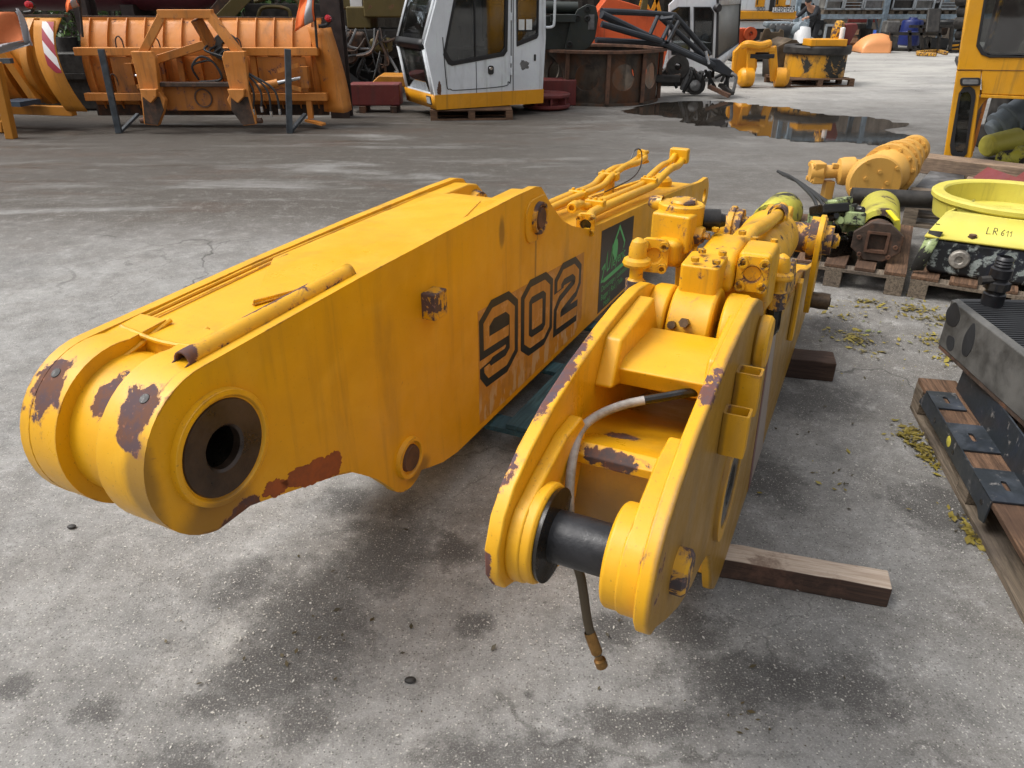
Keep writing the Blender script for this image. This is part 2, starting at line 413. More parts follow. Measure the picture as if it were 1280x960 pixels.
weld(wl, [(-1.11, BW - 0.117, 0.93), (-1.20, BW - 0.118, 0.905), (-1.33, BW - 0.118, 0.865), (-1.40, BW - 0.118, 0.79)], 0.006)
for y in (0.034, BW - 0.034):
    weld(wl, [(-1.18, y, 0.921), (-0.71, y, 0.942), (0.20, y, 0.955)], 0.005)
    weld(wl, [(0.72, y, 0.752), (1.03, y, 0.638), (1.85, y, 0.565), (3.2, y, 0.42)], 0.005)
for a_, b_ in (((-0.667, 0.335, 0.944), (-0.952, 0.150, 0.934)), ((-0.952, 0.150, 0.934), (-0.68, 0.034, 0.944))): wl.tube([a_, b_], 0.003, 6)
wl.obj('weld_seam', M['boom'], boom)
MB(FB).prism([(-0.667, 0.336), (-0.952, 0.150), (-0.68, 0.036), (-0.1, 0.036), (0.16, 0.10), (0.16, 0.28), (-0.1, 0.336)], lambda u, v, t: (u, v, 0.9385 + 0.012 * (u + 0.71) / 0.95 + t), 0.0, 0.009).obj('cover_plate', M['boom'], boom, bevel=0.002)
for dy_ in (0.322,): MB(FB).bar((-1.17, dy_, 0.925), (-0.62, dy_, 0.948), 0.008, 0.004).obj('edge_strip', M['boom'], boom, bevel=0.002)
# bearing collar in the near boss: yellow ring, dark face, open bore
cr = MB(FB).lathe([(0.100, 0.0), (0.137, 0.0), (0.135, 0.018), (0.122, 0.020), (0.118, 0.012), (0.100, 0.012)], (FC[0], 0.002, FC[1]), (0, -1, 0), 48, True).obj('collar_ring', M['boom'], boom, bevel=0.002)
MB(FB).lathe([(0.050, -0.09), (0.050, 0.012), (0.056, 0.018), (0.112, 0.018), (0.117, 0.010), (0.117, 0.0), (0.098, 0.0), (0.098, -0.09)], (FC[0], 0.004, FC[1]), (0, -1, 0), 48, True).obj('bearing_face', M['bore'], boom)
MB(FB).lathe([(0.0001, -0.10), (0.0505, -0.10)] + [(0.0495 - 0.002 * (i % 2), -0.095 + i * 0.011) for i in range(9)], (FC[0], 0.004, FC[1]), (0, -1, 0), 32).obj('bore', M['grease'], boom)
MB(FB).lathe([(0.05, -0.05), (0.05, 0.015), (0.137, 0.015), (0.137, -0.05)], (FC[0], BW + 0.002, FC[1]), (0, 1, 0), 32, True).obj('collar_ring', M['boom'], boom)
for y in (0.055, BW - 0.055):   # grease holes in the two bosses
    a = R(125); p = Vector((FC[0] + 0.199 * math.cos(a), y, FC[1] + 0.199 * math.sin(a))); d = Vector((math.cos(a), 0, math.sin(a)))
    MB(FB).lathe([(0.0001, 0.0008), (0.011, 0.0012), (0.012, 0.0)], p, d, 14).obj('grease_hole', M['grease'], boom)
# pin lug low on the side, pin eye at the peak
def eye(x, z, r, pad, y=0.0, sgn=-1, mat='boom'):
    o = MB(FB).lathe([(0.0001, 0.004), (r * 0.72, 0.006), (r * 0.80, 0.016), (r * 0.95, 0.016), (r, 0.0)], (x, y, z), (0, sgn, 0), 28).obj('pin_boss', M[mat], boom)
    MB(FB).lathe([(0.0001, 0.012), (r * 0.58, 0.014), (r * 0.66, 0.002)], (x, y + sgn * 0.003, z), (0, sgn, 0), 20).obj('pin_end', M['rustb'], o)
    return o
eye(-0.55, 0.295, 0.072, 0); eye(-0.55, 0.295, 0.072, 0, BW, 1)
MB(FB).prism(rrect(0.325, 0.755, 0.54, 0.925, 0.06), XZ, -0.007, 0.004).obj('eye_pad', M['boom'], boom, bevel=0.004)
eye(0.44, 0.842, 0.066, 0, -0.006, -1, 'hydold')
for y0, y1 in ((0.02, 0.10), (BW - 0.10, BW - 0.02)):   # ears of the peak
    MB(FB).prism([[(0.20, 0.955)] + [(0.40, 0.955), (0.47, 0.94), (0.515, 0.905), (0.56, 0.86), (0.62, 0.805), (0.70, 0.755), (0.3, 0.75)], circ(0.44, 0.842, 0.04)], XZ, y0, y1).obj('ear', M['boom'], boom, bevel=0.008)
for y, sg in ((0.10, 1), (BW - 0.10, -1)):
    MB(FB).lathe([(0.042, -0.02), (0.042, 0.028), (0.075, 0.028), (0.082, 0.0), (0.082, -0.02)], (0.44, y, 0.842), (0, sg, 0), 28, True).obj('ear_boss', M['hydold'], boom)
    MB(FB).lathe([(0.0001, 0.0), (0.043, 0.0)], (0.44, y + 0.012 * sg, 0.842), (0, sg, 0), 24).obj('ear_bore', M['grease'], boom)
# small steel stop block on the side
MB(FB).box((-0.385, -0.024, 0.77), (0.075, 0.05, 0.085)).obj('stop_block', M['hydold'], boom, bevel=0.004)
M['guard'] = paint('yellow_pipe_guard_paint', mulc(YEL, 1.02), chip=0.62, scale=14, gr=0.3, spots=[((-1.27, 0.05, 0.94), (0.05, 0.06, 0.05)), ((-0.75, 0.075, 0.95), (0.08, 0.025, 0.03)), ((-1.0, 0.06, 0.97), (0.25, 0.012, 0.02))], spotk=0.35)
# half-round guard along the near top edge, open at its end
g = MB(FB)
gp = []
for s_ in [x / 20 for x in range(21)]:
    row = []; x = -1.29 + 0.60 * s_
    for k in range(11):
        a = R(-10 + 195 * k / 10); row.append((x + (0.02 if k % 10 else 0) * (s_ == 0), 0.052 + 0.022 * math.cos(a), 0.927 + 0.022 * (x + 1.29) / 0.6 + 0.026 * math.sin(a)))
    gp.append(row)
g.sheet(gp).obj('pipe_guard', M['guard'], boom, solid=0.005)
# hydraulic lines on the rear half
def pipe(pts, r, par=boom, name='hydraulic_pipe', mat='pipe'):
    return MB(FB).curve(pts, r, 12, 6).obj(name, M[mat], par)
def clampblk(x, y, z, w=0.05, l=0.1):
    c = MB(FB).box((x, y, z), (w, l, 0.045)).obj('pipe_clamp', M['pipe'], boom, bevel=0.006)
    for dy in (-l * 0.3, 0, l * 0.3): b = MB(FB); hexbolt(b, (x, y + dy, z + 0.022), (0, 0, 1), 0.009, 0.010); b.obj('bolt', M['pipe'], c)
M['screw'] = paint('chipped_cap_screw_paint', mulc(YEL, 0.8), chip=0.57, scale=60, gr=0.8, under=(0.05, 0.03, 0.02), under2=(0.03, 0.025, 0.02))
def sae(p, d, size=0.075, par=boom, fr=None, mat='hyd', depth=0.022, port='hyd'):
    """square flange with four cap screws and a round port, facing direction d"""
    fr = fr or FB
    p = Vector(p); d = Vector(d).normalized(); z = Vector((0, 0, 1)); x = d.cross(z).normalized(); z = x.cross(d)
    def fn(u, v, t): return p + x * u + z * v + d * t
    h = size / 2
    fl = MB(fr).prism([rrect(-h * 0.86, -h, h * 0.86, h, h * 0.45), circ(0, 0, h * 0.50, 20)], fn, -depth, 0).obj('flange', M[mat], par, bevel=0.003)
    MB(fr).lathe([(0.0001, -0.008), (h * 0.42, -0.008), (h * 0.5, -0.003), (h * 0.51, -0.012)], p, d, 20).obj('port', M[port], fl)
    for sx in (-0.58, 0.58):
        for sz in (-0.66, 0.66):
            q = fn(sx * h, sz * h, 0); b = MB(fr)
            b.lathe([(h * 0.28, -0.004), (h * 0.28, 0.016), (h * 0.15, 0.016), (h * 0.14, 0.005), (0.0001, 0.005)], q, d, 14)
            b.obj('cap_screw', M['screw'], fl)
    return fl
n1 = [(1.09, 0.03, 0.665), (1.16, 0.045, 0.675), (1.30, 0.06, 0.668), (1.9, 0.065, 0.622), (2.3, 0.065, 0.592), (2.45, 0.07, 0.60), (2.7, 0.07, 0.62), (2.92, 0.075, 0.605), (3.03, 0.08, 0.62)]
pipe(n1, 0.024)
n2 = [(1.10, 0.11, 0.72), (1.20, 0.112, 0.715), (1.34, 0.118, 0.675), (1.9, 0.125, 0.625), (2.3, 0.125, 0.60), (2.45, 0.13, 0.615), (2.7, 0.13, 0.635), (2.9, 0.13, 0.625), (3.02, 0.13, 0.65)]
pipe(n2, 0.020)
clampblk(1.36, 0.09, 0.685); clampblk(2.32, 0.095, 0.612)
sae((1.055, 0.025, 0.660), (-1, -0.15, -0.08), 0.105, port='grease')
MB(FB).lathe([(0.0001, -0.03), (0.014, -0.03), (0.014, 0.004), (0.022, 0.004), (0.025, 0.0), (0.025, -0.06)], (1.085, 0.11, 0.724), (-1, -0.1, 0.02), 18).obj('pipe_end', M['pipe'], boom)
MB(FB).lathe([(0.0001, -0.028), (0.0155, -0.028), (0.0155, -0.001)], (1.085, 0.11, 0.724), (-1, -0.1, 0.02), 16).obj('pipe_bore', M['grease'], boom)
MB(FB).box((3.05, 0.105, 0.645), (0.06, 0.13, 0.10)).obj('manifold', M['pipe'], boom, bevel=0.012)
f1 = [(0.78, 0.30, 0.735), (1.0, 0.31, 0.69), (1.5, 0.315, 0.665), (1.9, 0.315, 0.64), (2.05, 0.31, 0.665), (2.25, 0.30, 0.68), (2.5, 0.30, 0.655), (2.72, 0.30, 0.66)]
pipe(f1, 0.022)
f2 = [(0.80, 0.245, 0.74), (1.0, 0.25, 0.70), (1.5, 0.255, 0.672), (1.9, 0.255, 0.648), (2.05, 0.25, 0.675), (2.3, 0.25, 0.69), (2.55, 0.25, 0.668), (2.72, 0.25, 0.672)]
pipe(f2, 0.019)
clampblk(1.62, 0.285, 0.66); clampblk(2.1, 0.28, 0.668, 0.06, 0.12)
MB(FB).box((2.12, 0.28, 0.60), (0.04, 0.05, 0.10)).obj('clamp_post', M['pipe'], boom)
sae((2.78, 0.28, 0.67), (0.85, -0.5, 0.1), 0.09); MB(FB).tube([(2.70, 0.275, 0.667), (2.765, 0.277, 0.67)], 0.034, 16).obj('pipe_end', M['pipe'], boom)
MB(FB).curve([(2.45, 0.26, 0.71), (2.5, 0.25, 0.76), (2.56, 0.23, 0.74), (2.5, 0.21, 0.66), (2.3, 0.205, 0.62), (1.9, 0.23, 0.62)], 0.004, 6).obj('cable', M['decblack'], boom)
# round cover on the top skin at the rear end
MB(FB).lathe([(0.0001, 0.05), (0.07, 0.05), (0.09, 0.03), (0.09, -0.03)], (3.0, 0.22, 0.45), (0, 0, 1), 24).obj('cover_cap', M['boom'], boom)
# chipped paint showing red primer along the lower edge of the foot (flat patch on the plate)
pr = MB(FB)
def blotch(cx, cz, rx, rz, seed, tilt=0.0, n=110):
    out = []
    for i in range(n):
        a = 2 * math.pi * i / n
        k = 0.80 + 0.34 * mnoise.noise((math.cos(a) * 1.7 + seed, math.sin(a) * 1.7, seed * 1.7)) + 0.16 * mnoise.noise((math.cos(a) * 5, math.sin(a) * 5 + seed, 3.1)) + 0.07 * mnoise.noise((math.cos(a) * 17, math.sin(a) * 17 + seed, 8.1))
        x = rx * k * math.cos(a); z = rz * k * math.sin(a)
        out.append((cx + x, cz + z + tilt * x))
    return out
pr.prism(blotch(-0.985, 0.497, 0.12, 0.045, 1.3, -0.32), XZ, -0.0008, 0.0005)
pr.prism(blotch(-0.905, 0.477, 0.045, 0.05, 4.1, -0.32), XZ, -0.0009, 0.0005)
pr.prism(blotch(-1.125, 0.535, 0.05, 0.035, 7.7, -0.3), XZ, -0.0008, 0.0005)
M['primer'] = primer_patch_paint()
pr.obj('bare_primer', M['primer'], boom)
# ---- faded model number on the side
dec = MB(FB).prism([(-0.065, 0.625), (0.40, 0.592), (0.985, 0.552), (0.985, 0.215), (0.90, 0.165), (-0.068, 0.165)], XZ, -0.0010, 0.001).obj('number_decal', M['dectan'], boom)
def digit(ch, s0, w, mat, width, y, grow=0.0):
    mb = MB(FB)
    h = 1.0
    P9 = [(0, 0.15 + grow), (0, 0.10), (0.10, 0), (0.75, 0), (1, 0.14), (1, 0.86), (0.78, 1), (0.25, 1), (0, 0.86), (0, 0.54), (0.86, 0.54)]
    P0 = [(0, 0.12), (0.2, 0), (0.8, 0), (1, 0.12), (1, 0.88), (0.8, 1), (0.2, 1), (0, 0.88)]
    P2 = [(0, 0.72 - grow), (0, 0.86), (0.22, 1), (0.78, 1), (1, 0.86), (1, 0.66), (0.9, 0.56), (0.12, 0.36), (0, 0.26), (0, 0.0), (1.05 + grow, 0)]
    P, cl = {'9': (P9, False), '0': (P0, True), '2': (P2, False)}[ch]
    def mp(p):
        s = s0 + p[0] * w; base = 0.357 - 0.075 * (s + 0.05); hh = 0.218 + 0.012 * (1 - s)
        return (s, base + p[1] * hh)
    for q in stroke([mp(p) for p in P], width, cl):
        mb.prism([(a.x, a.y) for a in q], XZ, y, y + 0.0004)
    mb.obj('digit' if grow else 'digit_fill', mat, dec)
for ch, s0 in (('9', -0.005), ('0', 0.345), ('2', 0.685)):
    digit(ch, s0, 0.215, M['decblack'], 0.108, -0.0018, 0.03)
    digit(ch, s0, 0.215, M['dectan'], 0.044, -0.0026)
# ---- dealer sign
sg = MB(FB).prism([(1.22, 0.592), (1.74, 0.548), (1.74, 0.155), (1.22, 0.155)], XZ, -0.0012, 0.001).obj('dealer_sign', M['signbrown'], boom)
def FBm(s, z, y=-0.0022, rot=0.0): return FB @ Matrix.Translation((s, y, z)) @ Matrix.Rotation(R(90), 4, 'X') @ Matrix.Rotation(rot, 4, 'Z')
lg = MB(FB)
def strokes(mb, pts, w, closed=False, y=-0.0020):
    for q in stroke(pts, w, closed): mb.prism([(a.x, a.y) for a in q], XZ, y, y + 0.0004)
strokes(lg, [(1.40, 0.455), (1.50, 0.545), (1.60, 0.44)], 0.016)
strokes(lg, [(1.60, 0.445), (1.585, 0.41)], 0.012)
lg.prism([(1.44 + 0.045 * math.cos(a), 0.435 + 0.045 * math.sin(a) + 0.02 * math.sin(2 * a)) for a in [2 * math.pi * i / 20 for i in range(20)]], XZ, -0.0020, -0.0016)
strokes(lg, [(1.285, 0.315), (1.66, 0.315)], 0.024)
strokes(lg, [(1.25, 0.385), (1.29, 0.40), (1.265, 0.345), (1.25, 0.32), (1.285, 0.315)], 0.012)
strokes(lg, [(1.30, 0.37), (1.325, 0.455), (1.33, 0.355), (1.36, 0.36), (1.40, 0.475), (1.405, 0.345)], 0.009)
lg.obj('sign_logo', M['signgreen'], sg)
text_mesh('eyeric', 0.085, FBm(1.415, 0.352), M['signgreen'], sg, 'sign_lettering')
text_mesh('Demontage | Ladetechnik', 0.044, FBm(1.255, 0.262), M['signgreen'], sg, 'sign_lettering')
text_mesh('Bagger | Rad | Teile', 0.044, FBm(1.255, 0.215), M['signgreen'], sg, 'sign_lettering')
text_mesh('Mobil', 0.044, FBm(1.30, 0.168), M['signgreen'], sg, 'sign_lettering')

# ================================================================== the stick with its cylinder
FS = frame((0.6847, 1.8892, 0), R(65))
stick = thing('excavator_stick', 'yellow stick with black pin in its forked nose and hydraulic cylinder on top', 'excavator stick', (0.6847, 1.8892, 0), R(65))
stop = [(-1.055, 0.69), (-1.09, 0.705), (-1.113, 0.745), (-1.115, 0.80), (-1.09, 0.855), (-1.05, 0.892), (-0.98, 0.928), (-0.88, 0.962), (-0.75, 0.988), (-0.6, 1.006), (-0.48, 1.015), (-0.36, 1.014), (-0.27, 1.0), (-0.19, 0.968),
        (-0.14, 0.93), (-0.11, 0.88), (-0.09, 0.80), (-0.06, 0.755), (0.0, 0.735), (0.2, 0.715), (1.25, 0.60), (2.3, 0.33), (2.38, 0.28), (2.40, 0.2), (2.36, 0.13), (2.25, 0.10)]
sbot = [(-0.13, 0.10), (-0.20, 0.106), (-0.27, 0.13), (-0.32, 0.17), (-0.36, 0.235), (-0.41, 0.32), (-0.47, 0.40), (-0.54, 0.452), (-0.63, 0.488), (-0.72, 0.505), (-0.85, 0.56), (-0.97, 0.632)]
SY0, SY1 = 0.001, 0.288
for y0, y1 in ((SY0, SY0 + 0.028), (SY1 - 0.028, SY1)):
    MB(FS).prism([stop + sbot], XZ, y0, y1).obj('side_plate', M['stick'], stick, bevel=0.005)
PC = (-1.0, 0.775)
dbl = arc(PC[0], PC[1], 0.095, 270, 125, 14) + [(-0.98, 0.878), (-0.88, 0.905), (-0.80, 0.905), (-0.775, 0.875), (-0.785, 0.82), (-0.82, 0.72), (-0.9, 0.66)]
for y0, y1 in ((SY0 + 0.026, SY0 + 0.066), (SY1 - 0.055, SY1 - 0.026)):
    MB(FS).prism([dbl], XZ, y0, y1).obj('doubler_plate', M['stick'], stick, bevel=0.006)
for y, d, L in ((SY0 + 0.06, 1, 0.034), (SY1 - 0.05, -1, 0.024)):
    MB(FS).lathe([(0.045, 0), (0.092, 0), (0.092, L - 0.006), (0.086, L), (0.045, L)], (PC[0], y, PC[1]), (0, d, 0), 36, True).obj('pin_boss', M['stick'], stick, bevel=0.003)
MB(FS).lathe([(0.046, -0.006), (0.083, -0.006)] + [(0.086 - 0.004 * (k % 2), 0.006) for k in range(2)] + [(0.046, 0.009)], (PC[0], SY1 - 0.076, PC[1]), (0, -1, 0), 36, True).obj('dust_seal', M['grease'], stick)
MB(FS).lathe([(0.0001, 0), (0.044, 0), (0.047, 0.004), (0.047, 0.22), (0.044, 0.224), (0.0001, 0.224)], (PC[0], 0.036, PC[1]), (0, 1, 0), 36).obj('pin', M['pin'], stick)
MB(FS).lathe([(0.0001, 0.026), (0.036, 0.026), (0.043, 0.020), (0.043, 0.0)], (PC[0] + 0.06, SY0, PC[1] - 0.05), (0, -1, 0), 24).obj('pin_keeper', M['hydold'], stick)
MB(FS).lathe([(0.0001, 0.018), (0.06, 0.018), (0.07, 0.010), (0.07, 0.0)], (PC[0], SY1, PC[1]), (0, 1, 0), 24).obj('pin_keeper', M['hydold'], stick)
# deck and front plate between the side plates
IY0, IY1 = SY0 + 0.026, SY1 - 0.026
MB(FS).prism([(-0.83, 0.840), (-0.80, 0.852), (-0.44, 0.735), (-0.2, 0.67), (-0.2, 0.645), (-0.44, 0.71), (-0.80, 0.824), (-0.83, 0.820)], XZ, IY0, IY1).obj('deck_plate', M['stickin'], stick, bevel=0.003)
MB(FS).prism([(-0.800, 0.822), (-0.785, 0.822), (-0.76, 0.70), (-0.68, 0.56), (-0.60, 0.50), (-0.62, 0.485), (-0.71, 0.54), (-0.785, 0.69)], XZ, IY0, IY1).obj('front_plate', M['stickin'], stick)
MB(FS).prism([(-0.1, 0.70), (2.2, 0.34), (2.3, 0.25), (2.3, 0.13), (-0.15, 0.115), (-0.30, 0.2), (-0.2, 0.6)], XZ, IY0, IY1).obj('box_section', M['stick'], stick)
# cross bar with its gusset
MB(FS).prism([(-0.60, 0.885), (-0.615, 0.928), (-0.585, 0.94), (-0.36, 0.925), (-0.36, 0.895), (-0.54, 0.885)], XZ, IY0, IY1).obj('cross_bar', M['stick'], stick, bevel=0.004)
MB(FS).prism([(-0.66, 0.90), (-0.60, 0.99), (-0.36, 1.0), (-0.30, 0.90), (-0.55, 0.87)], XZ, IY1 - 0.04, IY1 + 0.002).obj('gusset', M['stick'], stick, bevel=0.008)
MB(FS).prism([(-0.62, 0.90), (-0.58, 0.97), (-0.36, 0.99), (-0.30, 0.90), (-0.55, 0.87)], XZ, IY0 - 0.002, IY0 + 0.024).obj('gusset', M['stick'], stick, bevel=0.008)
# bore with dark bushing through the body, seen edge-on from the right
MB(FS).lathe([(0.108, -0.002), (0.145, -0.002), (0.143, 0.012), (0.112, 0.012)], (-0.36, SY0, 0.545), (0, -1, 0), 40, True).obj('bore_ring', M['stick'], stick)
MB(FS).lathe([(0.0001, 0.004), (0.05, 0.004), (0.055, 0.009), (0.110, 0.009), (0.112, 0.0)], (-0.36, SY0, 0.545), (0, -1, 0), 40).obj('bushing', M['grease'], stick)
for s_, z_ in ((-0.60, 0.83), (-0.49, 0.872)):   # two square sockets welded to the right side
    sk = [rrect(-0.022, -0.052, 0.022, 0.0, 0.004, 2), rrect(-0.017, -0.047, 0.017, -0.005, 0.003, 2)]
    MB(FS).prism(sk, lambda u, v, t, s_=s_, z_=z_: (s_ + u + 0.08 * t, SY0 + v, z_ + t), -0.046, 0.046).obj('stake_socket', M['stick'], stick)
MB(FS).prism([(0.22, 0.712), (0.34, 0.70), (0.62, 0.10), (0.36, 0.10)], XZ, SY0 - 0.0012, SY0 + 0.001).obj('faded_stripe', plain('faded_white_stripe', (0.30, 0.24, 0.20), 0.5), stick)
MB(FS).prism([(0.185, 0.715), (0.215, 0.712), (0.355, 0.10), (0.30, 0.10)], XZ, SY0 - 0.0012, SY0 + 0.001).obj('faded_stripe', plain('faded_red_stripe', (0.16, 0.07, 0.07), 0.5), stick)
# ---- cylinder eye on its pin between the two side plates
EC = (-0.215, 0.875)
for y, d, L, nm in ((SY0 + 0.026, 1, 0.055, 'eye_bushing'), (SY1 - 0.026, -1, 0.052, 'eye_bushing')):
    MB(FS).lathe([(0.03, 0), (0.098, 0), (0.104, 0.01), (0.104, L - 0.006), (0.098, L), (0.03, L)], (EC[0], y, EC[1]), (0, d, 0), 40, True).obj(nm, M['stick'], stick, bevel=0.003)
MB(FS).lathe([(0.0001, 0), (0.06, 0), (0.065, 0.006), (0.065, 0.026), (0.058, 0.033), (0.0001, 0.033)], (EC[0] + 0.01, SY0, EC[1] - 0.005), (0, -1, 0), 36).obj('pin_collar', M['stick'], stick)
cyl_ = MB(FS).lathe([(0.03, 0), (0.106, 0), (0.112, 0.006), (0.112, 0.100), (0.106, 0.106), (0.03, 0.106)], (EC[0], 0.098, EC[1]), (0, 1, 0), 44, True).obj('hydraulic_cylinder', M['hyd'], stick, bevel=0.003)
k = MB(FS); k.tube([(EC[0] - 0.10, 0.155, EC[1] + 0.055), (EC[0] - 0.125, 0.155, EC[1] + 0.065)], 0.012, 6); k.tube([(EC[0] - 0.1, 0.185, EC[1] + 0.045), (EC[0] - 0.12, 0.185, EC[1] + 0.052)], 0.010, 8); k.obj('grease_nipple', M['bolt'], cyl_)
MB(FS).prism(rrect(-0.062, 0.105, 0.062, 0.197, 0.012), lambda u, v, t: (EC[0] + 0.03 + u, v, EC[1] + t), 0.09, 0.175).obj('valve_block', M['hyd'], cyl_, bevel=0.006)
MB(FS).prism([(-0.16, 0.96), (-0.16, 1.02), (-0.10, 1.045), (0.04, 1.055), (0.16, 1.02), (0.26, 0.97), (0.26, 0.88), (0.05, 0.92)], XZ, 0.085, 0.185).obj('head_casting', M['hyd'], cyl_, bevel=0.02, seg=3)
ax = Vector((1.12, 0.0, -0.10)).normalized()
MB(FS).lathe([(0.0001, 0), (0.085, 0), (0.104, 0.03), (0.108, 0.05), (0.108, 0.30), (0.104, 0.31), (0.104, 0.55), (0.107, 0.56), (0.107, 0.62), (0.104, 0.63), (0.104, 0.84), (0.110, 0.85), (0.110, 0.93), (0.095, 0.98), (0.055, 1.0), (0.0001, 1.0)], (0.16, 0.142, 0.855), ax, 44).obj('barrel', M['hyd'], cyl_)
MB(FS).prism([(0.08, 0.88), (0.08, 0.96), (0.26, 0.97), (0.26, 0.84)], XZ, 0.03, 0.20).obj('gland_head', M['hyd'], cyl_, bevel=0.015)
MB(FS).curve([(0.20, 0.135, 0.965), (0.34, 0.120, 0.982), (0.46, 0.112, 0.968), (0.62, 0.108, 0.945), (0.86, 0.10, 0.922), (0.95, 0.10, 0.922), (1.0, 0.10, 0.89), (1.02, 0.10, 0.83)], 0.022, 14).obj('oil_pipe', M['pipe'], cyl_)
MB(FS).lathe([(0.027, 0), (0.034, 0), (0.034, 0.05), (0.027, 0.05)], (0.83, 0.101, 0.926), (1, 0, -0.08), 18, True).obj('pipe_nut', M['hydold'], cyl_)
# left: standing valve with cap, flange below it
vs = MB(FS).lathe([(0.0001, 0.085), (0.056, 0.085), (0.061, 0.081), (0.061, 0.0), (0.055, -0.01), (0.0001, -0.01)], (0.02, 0.268, 1.045), (0.03, -0.02, 1), 40).obj('valve_cylinder', M['hyd'], cyl_)
MB(FS).box((0.0, 0.268, 1.065), (0.108, 0.108, 0.10), Matrix.Rotation(R(-8), 4, 'Z')).obj('valve_body', M['hyd'], vs, bevel=0.008)
MB(FS).lathe([(0.0001, 0.012), (0.032, 0.012), (0.036, 0.006), (0.036, 0)], (0.02, 0.262, 1.129), (0, 0, 1), 24).obj('valve_cap', M['hydold'], vs)
MB(FS).lathe([(0.0001, 0.06), (0.016, 0.06), (0.020, 0.045), (0.030, 0.045), (0.030, 0.0)], (0.06, 0.215, 1.08), (0.35, -1, 0), 18).obj('test_port', M['grease'], vs)
MB(FS).lathe([(0.0001, 0.035), (0.010, 0.035), (0.010, 0.02), (0.022, 0.02), (0.026, 0.0)], (0.0, 0.215, 1.055), (-0.1, -1, 0), 6).obj('plug', M['hydold'], vs)
MB(FS).lathe([(0.0001, 0.035), (0.012, 0.035), (0.02, 0.02), (0.022, 0.0)], (0.03, 0.322, 1.12), (0, 1, 0.1), 12).obj('plug', M['hydold'], vs)
MB(FS).prism([(-0.10, 0.99), (-0.02, 0.965), (0.07, 0.985), (0.10, 1.05), (-0.06, 1.055), (-0.10, 1.06)], XZ, 0.235, 0.305).obj('elbow_casting', M['hyd'], vs, bevel=0.02, seg=3)
MB(FS).prism([(-0.02, 0.99), (0.04, 0.75), (0.12, 0.75), (0.12, 1.0)], XZ, 0.23, 0.26).obj('support_plate', M['hyd'], vs, bevel=0.006)
sae((-0.115, 0.296, 1.018), (-1, -0.12, 0.05), 0.088, vs, FS)
# right: big flange on its block
rb = MB(FS).prism([(-0.10, 0.945), (-0.10, 1.055), (0.04, 1.05), (0.10, 1.0), (0.10, 0.86), (-0.02, 0.88)], XZ, 0.004, 0.085).obj('port_block', M['hyd'], cyl_, bevel=0.012)
sae((-0.115, 0.044, 1.004), (-1, -0.12, 0.05), 0.090, rb, FS)
MB(FS).prism([(-0.02, 0.88), (0.02, 0.70), (0.12, 0.70), (0.12, 0.90)], XZ, 0.02, 0.07).obj('support_plate', M['stickin'], cyl_, bevel=0.006)
# fittings with ball tops, each side
def fitting(x, y, z0, par):
    f = MB(FS).lathe([(0.0001, 0), (0.021, 0), (0.021, 0.05), (0.017, 0.055), (0.017, 0.085), (0.034, 0.088), (0.037, 0.095), (0.034, 0.104), (0.023, 0.110), (0.022, 0.134), (0.017, 0.150), (0.007, 0.158), (0.0001, 0.16)], (x, y, z0), (0, 0, 1), 24).obj('fitting', M['hyd'], par)
    MB(FS).tube([(x, y, z0 + 0.002), (x, y, z0 + 0.05)], 0.027, 6).obj('hex_nut', M['hydold'], f)
for k_, (a_, b_, c_) in enumerate([((0.10, 0.05, 0.93), (0.22, 0.03, 0.90), (0.40, 0.03, 0.80)), ((-0.06, 0.21, 1.0), (-0.02, 0.19, 0.93), (0.1, 0.17, 0.93)), ((0.3, 0.05, 0.86), (0.5, 0.03, 0.80), (0.8, 0.04, 0.74))]):
    pp_ = MB(FS).curve([a_, b_, c_], 0.012, 10).obj('pilot_pipe', M['pipe'], cyl_); MB(FS).tube([a_, Vector(a_).lerp(Vector(b_), 0.25)], 0.019, 6).obj('pipe_nut', M['hydold'], pp_)
for x_, y_, z_ in ((-0.16, 0.115, 1.061), (-0.16, 0.165, 1.061), (-0.235, 0.115, 1.061), (-0.235, 0.165, 1.061), (0.02, 0.10, 1.068), (0.02, 0.17, 1.068), (0.04, 0.02, 1.05), (0.04, 0.07, 1.05)):
    bb_ = MB(FS); hexbolt(bb_, (x_, y_, z_ - 0.004), (0, 0, 1), 0.010, 0.010); bb_.obj('bolt', M['screw'], cyl_)
for k_ in range(10):
    a_ = R(36 * k_); bb_ = MB(FS); p_ = Vector((0.16, 0.142, 0.855)) + ax * 0.055; q_ = Vector((0, math.cos(a_), 0)) * 0.094 + Vector((0.09, 0, 1)).normalized() * math.sin(a_) * 0.094
    bb_.tube([p_ + q_ - ax * 0.035, p_ + q_ + ax * 0.01], 0.011, 6); bb_.obj('bolt', M['screw'], cyl_)
fitting(0.13, -0.002, 0.835, cyl_); fitting(-0.19, 0.318, 0.925, cyl_)
MB(FS).curve([(0.13, 0.0, 0.84), (0.15, 0.0, 0.77), (0.25, 0.02, 0.73), (0.5, 0.03, 0.72)], 0.022, 10).obj('fitting_hose', M['grease'], cyl_)
MB(FS).prism([(0.16, 0.74), (0.2, 0.83), (0.75, 0.80), (0.9, 0.66), (0.3, 0.705)], XZ, SY0 + 0.003, SY0 + 0.017).obj('guard_plate', M['hydold'], stick, bevel=0.003)
MB(FS).bb((0.92, -0.02, 0.42), (0.98, SY0, 0.66)).obj('stop_bar', M['stick'], stick, bevel=0.004)
